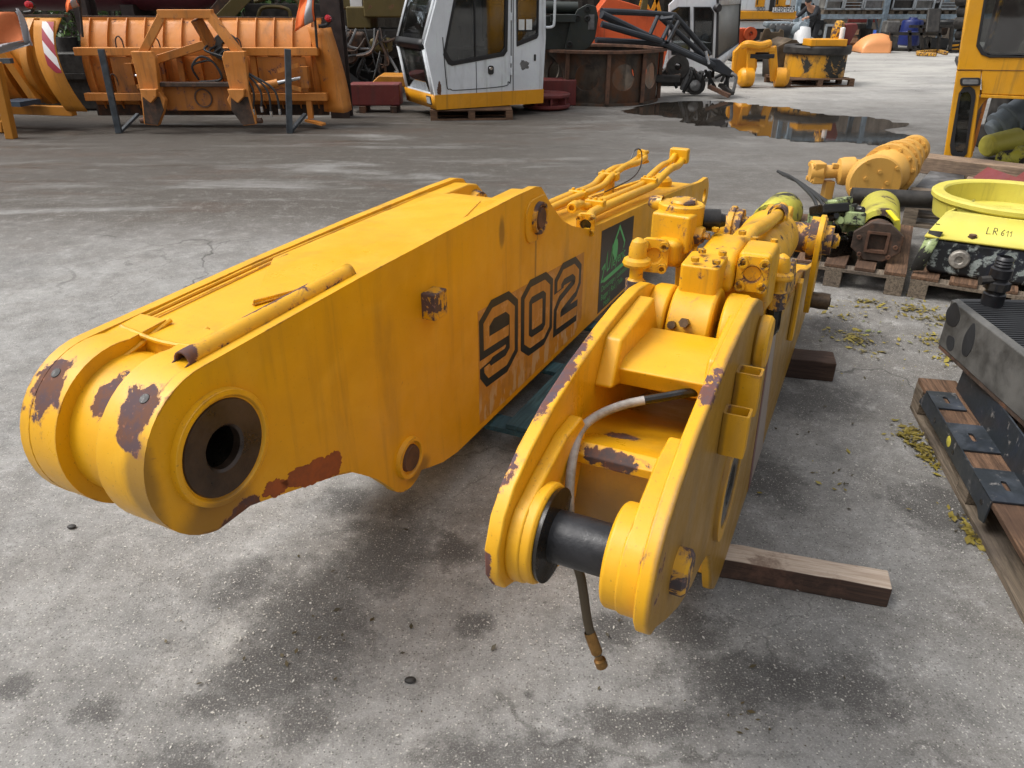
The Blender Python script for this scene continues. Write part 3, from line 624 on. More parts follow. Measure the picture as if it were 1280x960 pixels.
# rear cross pin with collars and hanging links
RC = Vector((1.28, 0.142, 0.735))
rear = MB(FS).lathe([(0.0001, -0.225), (0.058, -0.225), (0.060, -0.21), (0.060, 0.21), (0.058, 0.225), (0.0001, 0.225)], RC, (0, 1, 0), 36).obj('cross_pin', M['hydold'], stick)
for dy in (-0.165, 0.165):
    MB(FS).lathe([(0.055, -0.03), (0.088, -0.03), (0.088, 0.03), (0.055, 0.03)], RC + Vector((0, dy, 0)), (0, 1, 0), 36, True).obj('pin_collar', M['hydold'], rear, bevel=0.004)
    MB(FS).prism([arc(1.28, 0.735, 0.098, 0, 180, 16) + [(1.19, 0.50), (1.23, 0.43), (1.33, 0.43), (1.37, 0.50)]], XZ, RC.y + math.copysign(0.178, dy) - 0.011, RC.y + math.copysign(0.178, dy) + 0.011).obj('link_plate', M['hydold' if dy > 0 else 'hyd'], stick, bevel=0.004)
    s2 = math.copysign(1, dy)
    MB(FS).lathe([(0.0001, 0.065), (0.020, 0.065), (0.024, 0.058), (0.030, 0.056), (0.030, 0.035), (0.050, 0.034), (0.058, 0.026), (0.058, 0)], RC + Vector((0, s2 * 0.188, 0)), (0, s2, 0), 24).obj('pin_nut', M['hydold'], rear)
MB(FS).lathe([(0.0001, 0.075), (0.02, 0.075), (0.02, 0.07), (0.034, 0.07), (0.036, 0.03), (0.034, 0.03), (0.034, 0.0)], (1.28, RC.y - 0.19, 0.475), (0, -1, 0), 20).obj('link_pin', M['bolt'], stick)
MB(FS).prism([(1.12, 0.60), (1.2, 0.84), (1.36, 0.84), (1.45, 0.55)], XZ, 0.09, 0.195).obj('cylinder_lug', M['hyd'], stick, bevel=0.01)

# ---- grey hose looped over the deck and hanging past the pin
ho = MB(FS)
hp = smooth([(-0.36, 0.05, 0.80), (-0.44, 0.042, 0.82), (-0.53, 0.042, 0.868), (-0.605, 0.068, 0.902), (-0.635, 0.122, 0.893), (-0.67, 0.185, 0.880), (-0.72, 0.226, 0.871), (-0.79, 0.238, 0.872), (-0.85, 0.230, 0.860), (-0.90, 0.218, 0.822), (-0.93, 0.205, 0.77),
             (-0.945, 0.19, 0.70), (-0.95, 0.17, 0.65), (-0.95, 0.151, 0.545), (-0.95, 0.128, 0.475)], 8)
hose = thing('hydraulic_hose', 'thin grey hydraulic hose looped over the stick deck with its end hanging below the pin', 'hose', FS @ Vector((-0.95, 0.12, 0.0)))
def hosemat():
    n = N('worn_grey_hose'); s = n.new('ShaderNodeSeparateXYZ'); n.t.links.new(n.co, s.inputs[0])
    a = n.noise(26, 6, 0.7); c = n.mix(n.ss(a, 0.35, 0.65), (0.20, 0.185, 0.16), (0.36, 0.34, 0.32))
    c = n.mix(n.ss(s.outputs[2], 0.74, 0.66), c, (0.07, 0.05, 0.025))
    n.bump(a, 0.1, 0.002); return n.fin(c, 0.6)
ho.tube(hp[36:], 0.0092, 12); ho.obj('hose_body', hosemat(), hose)
MB(FS).tube(hp[:37], 0.0095, 10).obj('black_end', M['grease'], hose)
e0 = hp[-1]
MB(FS).lathe([(0.0100, -0.055), (0.0115, -0.05), (0.0115, -0.005), (0.007, 0.0), (0.007, 0.012), (0.012, 0.014), (0.012, 0.030), (0.006, 0.034), (0.0001, 0.036)], e0, (0.02, -0.38, -1), 14).obj('hose_fitting', steel('brass_hose_end', (0.24, 0.13, 0.04), 0.4, 0.7, 0.4, scale=30), hose)
# ================================================================== snow ploughs on the left
ORG = (0.50, 0.170, 0.018)
M['plough'] = paint('faded_orange_plough_paint', ORG, rough=0.55, chip=0.66, scale=9, gr=0.75, edge=0.0, fade=(0.62, 0.25, 0.055), grime=(0.16, 0.075, 0.025), bump=0.2)
M['ploughd'] = paint('grimy_orange_plough_paint', mulc(ORG, 0.72), rough=0.55, chip=0.60, scale=9, gr=0.85, grime=(0.07, 0.035, 0.018), bump=0.3)
M['plougho'] = paint('ochre_plough_paint', (0.50, 0.20, 0.016), rough=0.5, chip=0.72, scale=9, gr=0.4, grime=(0.14, 0.07, 0.02), bump=0.2)
M['post'] = steel('blue_grey_steel_post', (0.055, 0.065, 0.075), 0.6, 0.2, 0.4)
M['rubber'] = plain('black_rubber', (0.014, 0.014, 0.014), 0.55, var=0.4)
M['chrome'] = steel('bright_piston_rod', (0.55, 0.55, 0.56), 0.2, 0.95, 0.1)
M['dark'] = steel('dark_oily_iron', (0.028, 0.025, 0.022), 0.6, 0.2, 0.6)
M['darkrust'] = steel('dark_rusty_iron', (0.055, 0.036, 0.026), 0.75, 0.15, 0.6, rust=0.5)
M['flagor'] = plain('orange_flag_cloth', (0.80, 0.15, 0.03), 0.8, var=0.12)
M['flaggrey'] = plain('grey_reflective_cloth', (0.38, 0.37, 0.38), 0.5, var=0.12)
M['white'] = paint('white_cab_paint', (0.66, 0.69, 0.72), rough=0.35, chip=0.80, scale=10, gr=0.25, grime=(0.25, 0.24, 0.22), under=(0.10, 0.06, 0.04), bump=0.1)
M['red'] = paint('dull_red_paint', (0.16, 0.026, 0.022), rough=0.6, chip=0.66, scale=7, gr=0.5, grime=(0.05, 0.03, 0.025), bump=0.3)
M['redw'] = plain('red_marker_film', (0.33, 0.03, 0.05), 0.4, var=0.15)
M['whitew'] = plain('white_marker_film', (0.70, 0.70, 0.70), 0.4, var=0.08)
M['redlamp'] = plain('red_lens', (0.45, 0.01, 0.02), 0.15)

def plough(name, label, x0, x1, y, loc, rot=0.0, mat='plough', ends=True, ribs=13):
    """mouldboard seen from its back: bulging sheet, ribs, two long beams; local frame x along the blade"""
    t = thing(name, label, 'snow plough', loc, rot)
    FP = frame(loc, rot); L = x1 - x0
    def bulge(z): return -0.30 + 0.85 * ((z - 0.72) / 0.62) ** 2 * 0.30
    zs = [0.22 + 1.14 * k / 14 for k in range(15)]
    MB(FP).sheet([[(x0 + L * j / 24, 0.25 + bulge(z), z) for j in range(25)] for z in zs]).obj('mouldboard', M[mat], t, solid=0.012)
    for j in range(ribs):
        x = x0 + L * (j + 0.5) / ribs
        MB(FP).prism([[(0.245 + bulge(z), z) for z in zs] + [(0.245 + bulge(z) - 0.055, z) for z in reversed(zs)]], YZ, x - 0.006, x + 0.006).obj('rib', M[mat], t)
    e = MB(FP).bar((x0 - 0.02, 0.245, 1.37), (x1 + 0.02, 0.245, 1.35), 0.09, 0.03).obj('top_edge', M['darkrust'], t)
    MB(FP).bar((x0, 0.20, 1.345), (x1, 0.20, 1.33), 0.02, 0.045).obj('top_rail', M[mat], t)
    MB(FP).bar((x0, 0.10, 0.20), (x1, 0.10, 0.20), 0.05, 0.14).obj('cutting_edge', M['darkrust'], t)
    if ends:
        for x, sg in ((x1 + 0.02, 1),):
            pr = [(x - 0.10, -0.07, 1.24), (x + 0.03, -0.07, 1.20)]
            g = []
            for k in range(13):
                a = k / 12; z = 1.26 - 1.06 * a; w = 0.15 + 0.13 * a; bx = x - 0.02 + sg * 0.10 * math.sin(a * math.pi * 0.55)
                g.append([(bx - 0.12, -0.10 + 0.02 * a, z), (bx + w * 0.5, -0.12 + 0.02 * a, z - 0.02), (bx + w * 0.62, 0.0, z - 0.02), (bx + w * 0.66, 0.26, z - 0.02)])
            MB(FP).sheet(g).obj('end_cheek', M[mat], t, solid=0.02, angle=50)
    return t, FP
pl, FP = plough('snow_plough', 'long faded orange snow plough seen from its back with hoses and trapezoid hitch frame', -1.72, 1.50, 0, (-4.07, 11.15, 0))
def beam(a, b, w, h, mat='plough', name='beam', bevel=0.008): return MB(FP).bar(a, b, w, h).obj(name, M[mat], pl, bevel=bevel)
beam((-1.72, -0.16, 0.965), (1.50, -0.16, 0.965), 0.12, 0.10)
beam((-1.72, -0.16, 0.40), (1.56, -0.16, 0.40), 0.12, 0.10)
for x in (-1.38, -0.62, -0.36, 0.28, 0.62, 0.86, 1.22): beam((x, -0.15, 0.45), (x, -0.15, 0.92), 0.08, 0.07, 'plough' if x > .6 else 'ploughd', 'upright')
for x in (-0.95, 1.0):
    MB(FP).bb((x - 0.32, -0.20, 0.46), (x + 0.32, -0.185, 0.90)).obj('back_plate', M['ploughd'], pl)
# trapezoid hitch frame in front
HX = -0.02
for sx in (-1, 1):
    beam((HX + sx * 0.62, -0.62, 0.96), (HX + sx * 0.30, -0.55, 1.40), 0.10, 0.10, name='hitch_frame')
    ck = MB(FP).prism([(HX + sx * 0.72, 1.0), (HX + sx * 0.46, 1.0), (HX + sx * 0.42, 0.92), (HX + sx * 0.46, 0.52), (HX + sx * 0.40, 0.42), (HX + sx * 0.44, 0.30), (HX + sx * 0.56, 0.10), (HX + sx * 0.74, 0.12), (HX + sx * 0.70, 0.5)],
                 lambda u, v, t_: (u, t_, v), -0.72, -0.62).obj('hitch_cheek', M['plough'], pl, bevel=0.012)
    MB(FP).prism([(HX + sx * 0.68, 0.46), (HX + sx * 0.46, 0.46), (HX + sx * 0.44, 0.30), (HX + sx * 0.56, 0.11), (HX + sx * 0.72, 0.13)], lambda u, v, t_: (u, t_, v), -0.728, -0.716).obj('worn_patch', M['darkrust'], ck)
    MB(FP).prism([(HX + sx * 0.67, 0.56), (HX + sx * 0.45, 0.56), (HX + sx * 0.47, 0.47), (HX + sx * 0.56, 0.39), (HX + sx * 0.65, 0.47)], lambda u, v, t_: (u, t_, v), -0.80, -0.72).obj('hook', M['plough'], ck, bevel=0.01)
    MB(FP).cyl((HX + sx * 0.55, -0.66, 0.15), (HX + sx * 0.80, -0.66, 0.16), 0.035).obj('lower_pin', M['rustb'], ck)
beam((HX - 0.34, -0.55, 1.42), (HX + 0.34, -0.55, 1.42), 0.11, 0.10, name='hitch_frame')
beam((HX - 0.62, -0.60, 0.60), (HX + 0.62, -0.60, 0.60), 0.14, 0.05, 'darkrust', 'cross_plate')
MB(FP).bb((HX - 0.46, -0.58, 0.27), (HX + 0.46, -0.50, 0.58)).obj('centre_plate', M['ploughd'], pl, bevel=0.01)
MB(FP).lathe([(0.10, 0), (0.118, 0), (0.118, 0.012), (0.10, 0.012)], (HX + 0.05, -0.582, 0.43), (0, -1, 0), 24, True).obj('pivot_ring', M['rustb'], pl)
beam((HX + 0.10, -0.50, 1.36), (HX + 0.32, -0.25, 0.66), 0.12, 0.12, 'ploughd', 'strut')
beam((HX - 0.55, -0.40, 0.88), (HX + 0.18, -0.35, 1.08), 0.09, 0.10, name='strut')
MB(FP).lathe([(0.05, 0), (0.16, 0), (0.17, 0.06), (0.15, 0.10), (0.05, 0.10)], (HX + 0.36, -0.30, 1.02), (0.2, -1, 0.3), 24, True).obj('hose_reel', M['dark'], pl)
for sx, a, b in ((1, (0.72, -0.45, 0.55), (1.32, -0.30, 0.66)), (-1, (-0.60, -0.45, 0.60), (-0.98, -0.30, 0.70))):
    a = Vector(a); b = Vector(b); mid = a.lerp(b, 0.42)
    c = MB(FP).cyl(a, mid, 0.05).obj('cylinder', M['plough'], pl)
    MB(FP).cyl(mid, b, 0.026).obj('piston_rod', M['chrome'], c)
    for dz in (0.14, -0.14):
        MB(FP).bar(b + Vector((-sx * 0.34, -0.03, dz * 0.55)), b + Vector((sx * -0.06, -0.03, dz * 1.1)), 0.05, 0.05).obj('bracket', M['plough'], pl)
    MB(FP).bb((b.x - 0.05, -0.36, b.z - 0.13), (b.x + 0.05, -0.24, b.z + 0.13)).obj('bracket', M['ploughd'], pl)
for k in range(7):
    x = HX + 0.10 + 0.06 * k
    pts = [(HX + 0.22 + 0.05 * k, -0.42, 1.08 - 0.03 * k), (x + 0.05, -0.52, 1.0 - 0.03 * k), (x + 0.38, -0.62, 0.88 - 0.04 * k), (x + 0.55 + 0.03 * k, -0.68, 0.55), (x + 0.50 + 0.055 * k, -0.70, 0.28 + 0.03 * (k % 3))] if k < 5 else \
          [(HX - 0.02, -0.45, 0.64), (HX - 0.06, -0.5, 0.80), (HX + 0.06, -0.48, 0.92 - 0.06 * (k - 5)), (HX + 0.22, -0.50, 0.86), (HX + 0.30, -0.5, 0.66), (HX + 0.12 * (k - 5), -0.5, 0.62)]
    h = MB(FP).curve(pts, 0.014, 7, 6).obj('hose', M['rubber'], pl)
    if k < 5:
        e = Vector(pts[-1]); MB(FP).cyl(e, e - Vector((0, 0, 0.07)), 0.019, 8).obj('hose_coupling', M['chrome'], h)
for x, z in ((-1.28, 0.6), (-1.1, 1.06), (0.45, 1.04), (-0.62, 1.04)):
    MB(FP).curve([(x - 0.05, -0.2, z - 0.05), (x - 0.04, -0.2, z + 0.05), (x, -0.2, z + 0.09), (x + 0.04, -0.2, z + 0.05), (x + 0.05, -0.2, z - 0.05)], 0.009, 6).obj('lifting_eye', M['darkrust'], pl)
for x0_, z1, lean in ((-1.14, 1.03, -0.01), (1.12, 1.03, 0.10)):   # grey parking legs
    l = MB(FP).bar((x0_ + lean, -0.62, 1.02), (x0_, -0.66, 0.0), 0.075, 0.075).obj('parking_leg', M['post'], pl, bevel=0.005)
    MB(FP).bar((x0_, -0.6, 0.015), (x0_ + 0.16, -0.35, 0.20), 0.06, 0.03).obj('foot', M['post'], l)
MB(FP).bb((1.27, -0.21, 0.12), (1.34, -0.14, 0.42)).obj('skid', M['plough'], pl)
MB(FP).bar((1.25, -0.2, 0.10), (1.50, -0.3, 0.06), 0.1, 0.03).obj('skid', M['plough'], pl)

# second plough, at the left border
FQ = frame((-6.55, 10.9, 0), R(-14))
q2 = thing('snow_plough', 'ochre snow plough with red and white striped end board at left border of the yard', 'snow plough', (-6.55, 10.9, 0), R(-14))
zs = [0.30 + 1.06 * k / 14 for k in range(15)]
bul = lambda z: 0.05 + 0.34 * ((z - 0.80) / 0.6) ** 2
MB(FQ).sheet([[(-1.9 + 2.45 * j / 18, bul(z), z) for j in range(19)] for z in zs]).obj('mouldboard', M['plougho'], q2, solid=0.012)
for x in (-1.2, -0.75, -0.28, 0.12):
    MB(FQ).prism([[(bul(z) - 0.004, z) for z in zs] + [(bul(z) - 0.11, z) for z in reversed(zs)]], YZ, x - 0.012, x + 0.10).obj('rib', M['plougho'], q2, bevel=0.004)
MB(FQ).bar((-1.9, 0.38, 1.38), (0.6, 0.38, 1.39), 0.07, 0.03).obj('top_edge', M['darkrust'], q2)
eg = [[(0.50 + 0.28 * (1 - z / 1.36) ** 1.5 + dx, -0.20 + 0.05 * dx + 0.5 * (z - 0.75) ** 2, z) for dx in (-0.03, 0.13, 0.27)] for z in [0.26 + 1.08 * k / 14 for k in range(15)]]
MB(FQ).sheet(eg).obj('end_board', M['plougho'], q2, solid=0.02)
def ebp(fx, z): # point on the end board
    dx = -0.03 + 0.30 * fx; return (0.50 + 0.28 * (1 - z / 1.36) ** 1.5 + dx, -0.20 + 0.05 * dx + 0.5 * (z - 0.75) ** 2 - 0.014, z)
for k in range(5):
    z0 = 0.73 + 0.145 * k - 0.1
    g = []
    for i in range(7):
        fx = 0.42 + 0.56 * i / 6; za = z0 + 0.20 * (1 - i / 6); zb = za + 0.145
        g.append([ebp(fx, min(1.33, max(0.74, za + (zb - za) * j / 4))) for j in range(5)])
    MB(FQ).sheet(g).obj('warning_stripe', M['redw'] if k % 2 == 0 else M['whitew'], q2)
def qb(a, b, w, h, mat='plougho', name='beam'): return MB(FQ).bar(a, b, w, h).obj(name, M[mat], q2, bevel=0.008)
qb((-1.6, -0.35, 0.45), (0.02, -0.45, 0.45), 0.14, 0.12); qb((-1.6, -0.30, 0.98), (-0.2, -0.35, 0.98), 0.12, 0.10)
qb((-0.62, -0.25, 0.96), (-0.38, -0.2, 0.36), 0.18, 0.12, name='upright'); qb((-0.15, -0.05, 1.0), (0.15, 0.0, 0.36), 0.12, 0.1, name='upright')
qb((-1.6, -0.12, 0.25), (0.72, -0.02, 0.25), 0.1, 0.12); qb((-0.7, -0.5, 0.22), (-0.05, -0.45, 0.08), 0.08, 0.14)
qb((-0.45, -0.4, 0.40), (-0.12, -0.4, 0.12), 0.10, 0.08)
MB(FQ).bar((-0.35, -0.32, 0.87), (0.22, -0.30, 0.88), 0.06, 0.06).obj('lamp_arm', M['post'], q2)
MB(FQ).bb((-0.05, -0.44, 0.34), (0.30, -0.1, 0.40)).obj('step', plain('blue_grey_step', (0.03, 0.05, 0.075), 0.5), q2)
lp = G(10, 173)
inv = FQ.inverted() @ Vector((lp.x + 0.05, lp.y, 0))
l = MB(FQ).bar((inv.x, inv.y, 0), (inv.x + 0.06, inv.y + 0.02, 0.90), 0.13, 0.10).obj('parking_leg', M['plougho'], q2, bevel=0.008)
# marker flags: cloth on a rod, and red lamps
def flag(name, label, quad, back, grp, yy, strip):
    A, B, C, D = [at(u, v, yy) for u, v in quad]      # top-left, top-right, bottom-right, bottom-left
    t = thing(name, label, 'flag', (B.x, yy, 0), 0, grp)
    def P(s, r):
        p = A.lerp(B, s).lerp(D.lerp(C, s), r); p.y += 0.05 * math.sin(s * 5 + r * 2) + 0.03 * math.sin(r * 7); return p
    lo, hi = strip
    def part(s0, s1, nm, mt): MB().sheet([[P(s0 + (s1 - s0) * j / 8, r / 10) for j in range(9)] for r in range(11)]).obj(nm, M[mt], t, solid=0.004)
    if lo > 0: part(0, lo, 'cloth', 'flagor')
    part(lo, hi, 'reflective_strip', 'flaggrey')
    if hi < 1: part(hi, 1, 'cloth', 'flagor')
    MB().tube([back[0], back[1]], 0.016, 8).obj('rod', M['dark'], t)
    return t
flag('warning_flag', 'orange warning flag with grey strip hanging at right end of the long plough', [(376, -14), (392, -14), (393, 26), (367, 40)], (at(391, -14, 10.95), Vector((at(396, 60, 10.95).x, 10.97, 1.0))), 'warning flags on the ploughs', 10.9, (0.55, 0.92))
flag('warning_flag', 'thin orange warning flag hanging beside the striped end board', [(231, -20), (264, -20), (262, 12), (229, 16)] if False else [(83, -14), (97, -14), (97, 8), (80, 16)], (at(98, -14, 10.75), Vector((at(98, 30, 10.75).x, 10.78, 1.15))), 'warning flags on the ploughs', 10.7, (0.68, 0.98))
f3 = thing('warning_flag', 'large faded orange flag with pale grey hem at the left border', 'flag', (at(20, 70, 10.0).x, 10.0, 0), 0, 'warning flags on the ploughs')
A = [(-14, 14), (21, 11), (40, 55)]; 
def tri(pts, yy, n=10):
    a, b, c, d = [at(u, v, yy) for u, v in pts]
    g = []
    for r in range(n + 1):
        row = []
        for s in range(n + 1):
            p = a.lerp(b, s / n).lerp(d.lerp(c, s / n), r / n); p.y += 0.04 * math.sin(s * 0.6 + r * 0.5); row.append(p)
        g.append(row)
    return g
MB().sheet(tri([(-40, 14), (19, 15), (33, 52), (-40, 62)], 10.0)).obj('cloth', plain('faded_orange_cloth', (0.70, 0.20, 0.07), 0.8, var=0.15), f3, solid=0.004)
MB().sheet(tri([(19, 14), (24, 11), (41, 54), (33, 54)], 9.99)).obj('hem', M['flaggrey'], f3, solid=0.004)
MB().sheet(tri([(-40, 62), (33, 50), (40, 56), (-40, 78)], 9.985)).obj('hem', M['flaggrey'], f3, solid=0.004)
MB().tube([at(21, 10, 10.05), at(40, 57, 10.05)], 0.014, 8).obj('rod', M['flaggrey'], f3)
def marker(u, v, yy, foot, label):
    p = at(u, v, yy); t = thing('marker_lamp', label, 'marker lamp', (p.x, yy, 0), 0, 'red marker lamps on the ploughs')
    MB().lathe([(0.0001, 0.05), (0.03, 0.045), (0.042, 0.02), (0.042, -0.03)], p, (0, -1, 0.2), 18).obj('lens', M['redlamp'], t)
    MB().lathe([(0.0001, -0.10), (0.035, -0.09), (0.048, -0.03), (0.042, -0.02)], p, (0, -1, 0.2), 18).obj('lamp_housing', M['rubber'], t)
    f = at(*foot, yy + 0.05); MB().curve([p + Vector((0, 0.07, -0.02)), p.lerp(f, 0.5) + Vector((0.03, 0.05, -0.03)), f], 0.022, 8).obj('arm', M['rubber'], t)
marker(410, 23, 10.9, (398, 33), 'red marker lamp on black arm at right end of the long plough')
marker(36, 6, 10.5, (30, 16), 'red marker lamp on black arm above the ochre plough')

# ================================================================== scrap and machines behind the ploughs
M['purple'] = plain('faded_purple_tank_paint', (0.15, 0.035, 0.05), 0.5)
M['olive'] = paint('olive_machine_paint', (0.105, 0.075, 0.016), rough=0.6, chip=0.66, scale=6, gr=0.6, grime=(0.04, 0.03, 0.015))
M['brownsteel'] = steel('dark_brown_column_paint', (0.035, 0.024, 0.021), 0.6, 0.1, 0.4)
M['black'] = plain('flat_black_sheet', (0.010, 0.010, 0.010), 0.5, var=0.4)
M['greysteel'] = steel('grey_dusty_steel', (0.14, 0.14, 0.14), 0.6, 0.3, 0.4, rust=0.2)
tk = thing('storage_tank', 'purple painted tank lying high behind the ploughs', 'tank', (-6.2, 13.6, 0))
MB().lathe([(0.0001, -2.6), (0.30, -2.58), (0.46, -2.45), (0.52, -2.2), (0.52, 2.2), (0.46, 2.45), (0.30, 2.58), (0.0001, 2.6)], (-7.2, 13.6, 1.93), (1, 0, 0), 40).obj('shell', M['purple'], tk)
for x in (-8.6, -6.0): MB().prism([[(x - 0.1, 0), (x + 0.1, 0), (x + 0.1, 1.5), (x - 0.1, 1.5)]], lambda u, v, t: (u, t, v), 13.2, 14.0).obj('saddle', M['brownsteel'], tk)
def column(u0, u1, y, zt, label):
    a = at(u0, 20, y).x; b = at(u1, 20, y).x
    m = MB(); xm = (a + b) / 2; w = b - a
    for x in (a + 0.012, b - 0.012): m.bb((x - 0.012, y - 0.15, 0), (x + 0.012, y + 0.15, zt))
    m.bb((a + 0.0245, y - 0.01, 0), (b - 0.0245, y + 0.01, zt))
    m.v = []; m.f = []
    h = 0.15; tf = 0.03
    m.prism([[(a, y - h), (b, y - h), (b, y - h + tf), (xm + 0.02, y - h + tf), (xm + 0.02, y + h - tf), (b, y + h - tf), (b, y + h), (a, y + h), (a, y + h - tf), (xm - 0.02, y + h - tf), (xm - 0.02, y - h + tf), (a, y - h + tf)]], XY, 0, zt)
    return m.top('steel_column', M['brownsteel'], label, 'column', (xm, y, 0), group='brown steel columns')
column(404, 428, 12.0, 4.2, 'brown steel column behind right end of the long plough')
column(100, 117, 12.3, 4.2, 'brown steel column between the two snow ploughs')
# olive machine with hoses, right of the column
om = thing('engine_unit', 'olive machine hung with tangled hoses between brown column and white cab', 'machine', (at(465, 100, 14.4).x, 14.4, 0))
def ob(u0, v0, u1, v1, y, d, mat, name, bev=0.03):
    a = at(u0, v1, y); b = at(u1, v0, y)
    return MB().bb((a.x, y, a.z), (b.x, y + d, b.z)).obj(name, M[mat], om, bevel=bev)
ob(424, -30, 452, 12, 14.6, 0.8, 'olive', 'housing'); ob(455, -40, 505, 22, 14.4, 0.9, 'olive', 'housing'); ob(434, 8, 462, 36, 14.5, 0.8, 'olive', 'housing')
ob(438, -4, 452, 9, 14.55, 0.04, 'whitew', 'grille', 0.004)
ob(418, 36, 500, 72, 14.5, 0.9, 'dark', 'engine_block'); ob(424, 40, 455, 62, 14.3, 0.3, 'darkrust', 'pump', 0.06); ob(462, 48, 488, 66, 14.25, 0.3, 'olive', 'pump', 0.06)
ob(415, 72, 500, 138, 15.0, 0.5, 'black', 'base_frame')
p = at(437, 68, 14.2); MB().lathe([(0.05, 0), (0.14, 0), (0.16, 0.05), (0.14, 0.12), (0.05, 0.12)], p, (0, -1, 0.1), 20, True).obj('pulley', M['darkrust'], om)
for k in range(26):
    u0 = 422 + rnd.random() * 66; v0 = 32 + rnd.random() * 45; u1 = min(494, max(418, u0 + rnd.uniform(-38, 38))); v1 = min(104, v0 + rnd.uniform(10, 45))
    y = 14.1 + rnd.random() * 0.25; a = at(u0, v0, y); b = at(u1, v1, y + rnd.uniform(-0.2, 0.2)); m_ = a.lerp(b, 0.5) + Vector((rnd.uniform(-0.2, 0.2), -0.12, -0.12))
    MB().curve([a, m_, b], rnd.choice((0.010, 0.014, 0.022)), 6).obj('hose', M[rnd.choice(('rubber', 'rubber', 'greysteel', 'darkrust'))], om)
bs = MB().sheet([[at(416 + 4 * j, 74 + 3.2 * j + 4 * i + (6 if i else 0), 13.9 - 0.12 * i) for j in range(16)] for i in range(5)])
bs.top('guard_sheet', M['black'], 'bent black guard sheet leaning below the tangled hoses', 'sheet', (at(440, 110, 13.6).x, 13.6, 0), solid=0.01)
a = at(463, 106, 13.5); b = at(492, 94, 13.5)
yl = MB().prism([(a.x, a.z), (b.x + 0.3, a.z - 0.02), (b.x + 0.3, b.z), (a.x + 0.18, b.z + 0.01)], lambda u, v, t: (u, t, v), 13.3, 13.9)
yl.top('panel', M['plougho'], 'small yellow panel wedged left of the white cab', 'panel', (a.x, 13.5, 0), bevel=0.02)
a = G(438, 141); rb_ = MB(); w_ = at(500, 120, a.y).x - a.x
rb_.bb((a.x, a.y, 0.10), (a.x + w_, a.y + 0.35, 0.42)); rb_.bb((a.x + w_ * 0.5 - 0.004, a.y - 0.004, 0.10), (a.x + w_ * 0.5 + 0.004, a.y, 0.42))
rb_.v = rb_.v[:8]; rb_.f = rb_.f[:6]
rbt = thing('counterweight', 'dull red steel box on timbers left of the white cab', 'steel box', (a.x, a.y, 0))
rb_.obj('box', M['red'], rbt, bevel=0.025)
for x in (0.15, w_ * 0.8): MB().bb((a.x + x, a.y - 0.05, 0), (a.x + x + 0.1, a.y + 0.4, 0.098)).obj('timber', M['darkrust'], rbt)
# leaning dull yellow plate and frame over the plough
lb = thing('scrap_beam', 'dull yellow scrap beam leaning diagonally above the long plough', 'beam', (at(300, 30, 13.2).x, 13.2, 0))
MB().bar(at(276, 26, 13.2), at(325, -25, 13.4), 0.34, 0.2).obj('web', M['olive'], lb, bevel=0.01)
MB().bar(at(262, 26, 13.1), at(300, -20, 13.3), 0.07, 0.2).obj('flange', M['darkrust'], lb, bevel=0.01)
fr = thing('pipe_frame', 'dark pipe frame standing behind the long plough left of the brown column', 'pipe frame', (at(350, 30, 13.8).x, 13.8, 0))
for q in ([(322, 30), (328, 10), (360, 12), (362, 34)], [(318, 2), (345, -4), (372, 2), (375, 34)], [(150, 24), (165, 6), (185, 18), (210, 26)]):
    MB().curve([at(u, v, 13.8) for u, v in q], 0.03, 8).obj('bent_pipe', M['darkrust'] if q[0][0] < 200 else M['olive'], fr)
MB().bb((at(310, 40, 14.2).x, 14.2, 0.6), (at(402, 0, 14.2).x, 14.9, 1.5)).obj('cross_box', M['dark'], fr)
for u in (325, 370): q = at(u, 30, 13.85); MB().bar((q.x, 13.85, 0), (q.x, 13.85, q.z), 0.06, 0.06).obj('stand', M['dark'], fr)
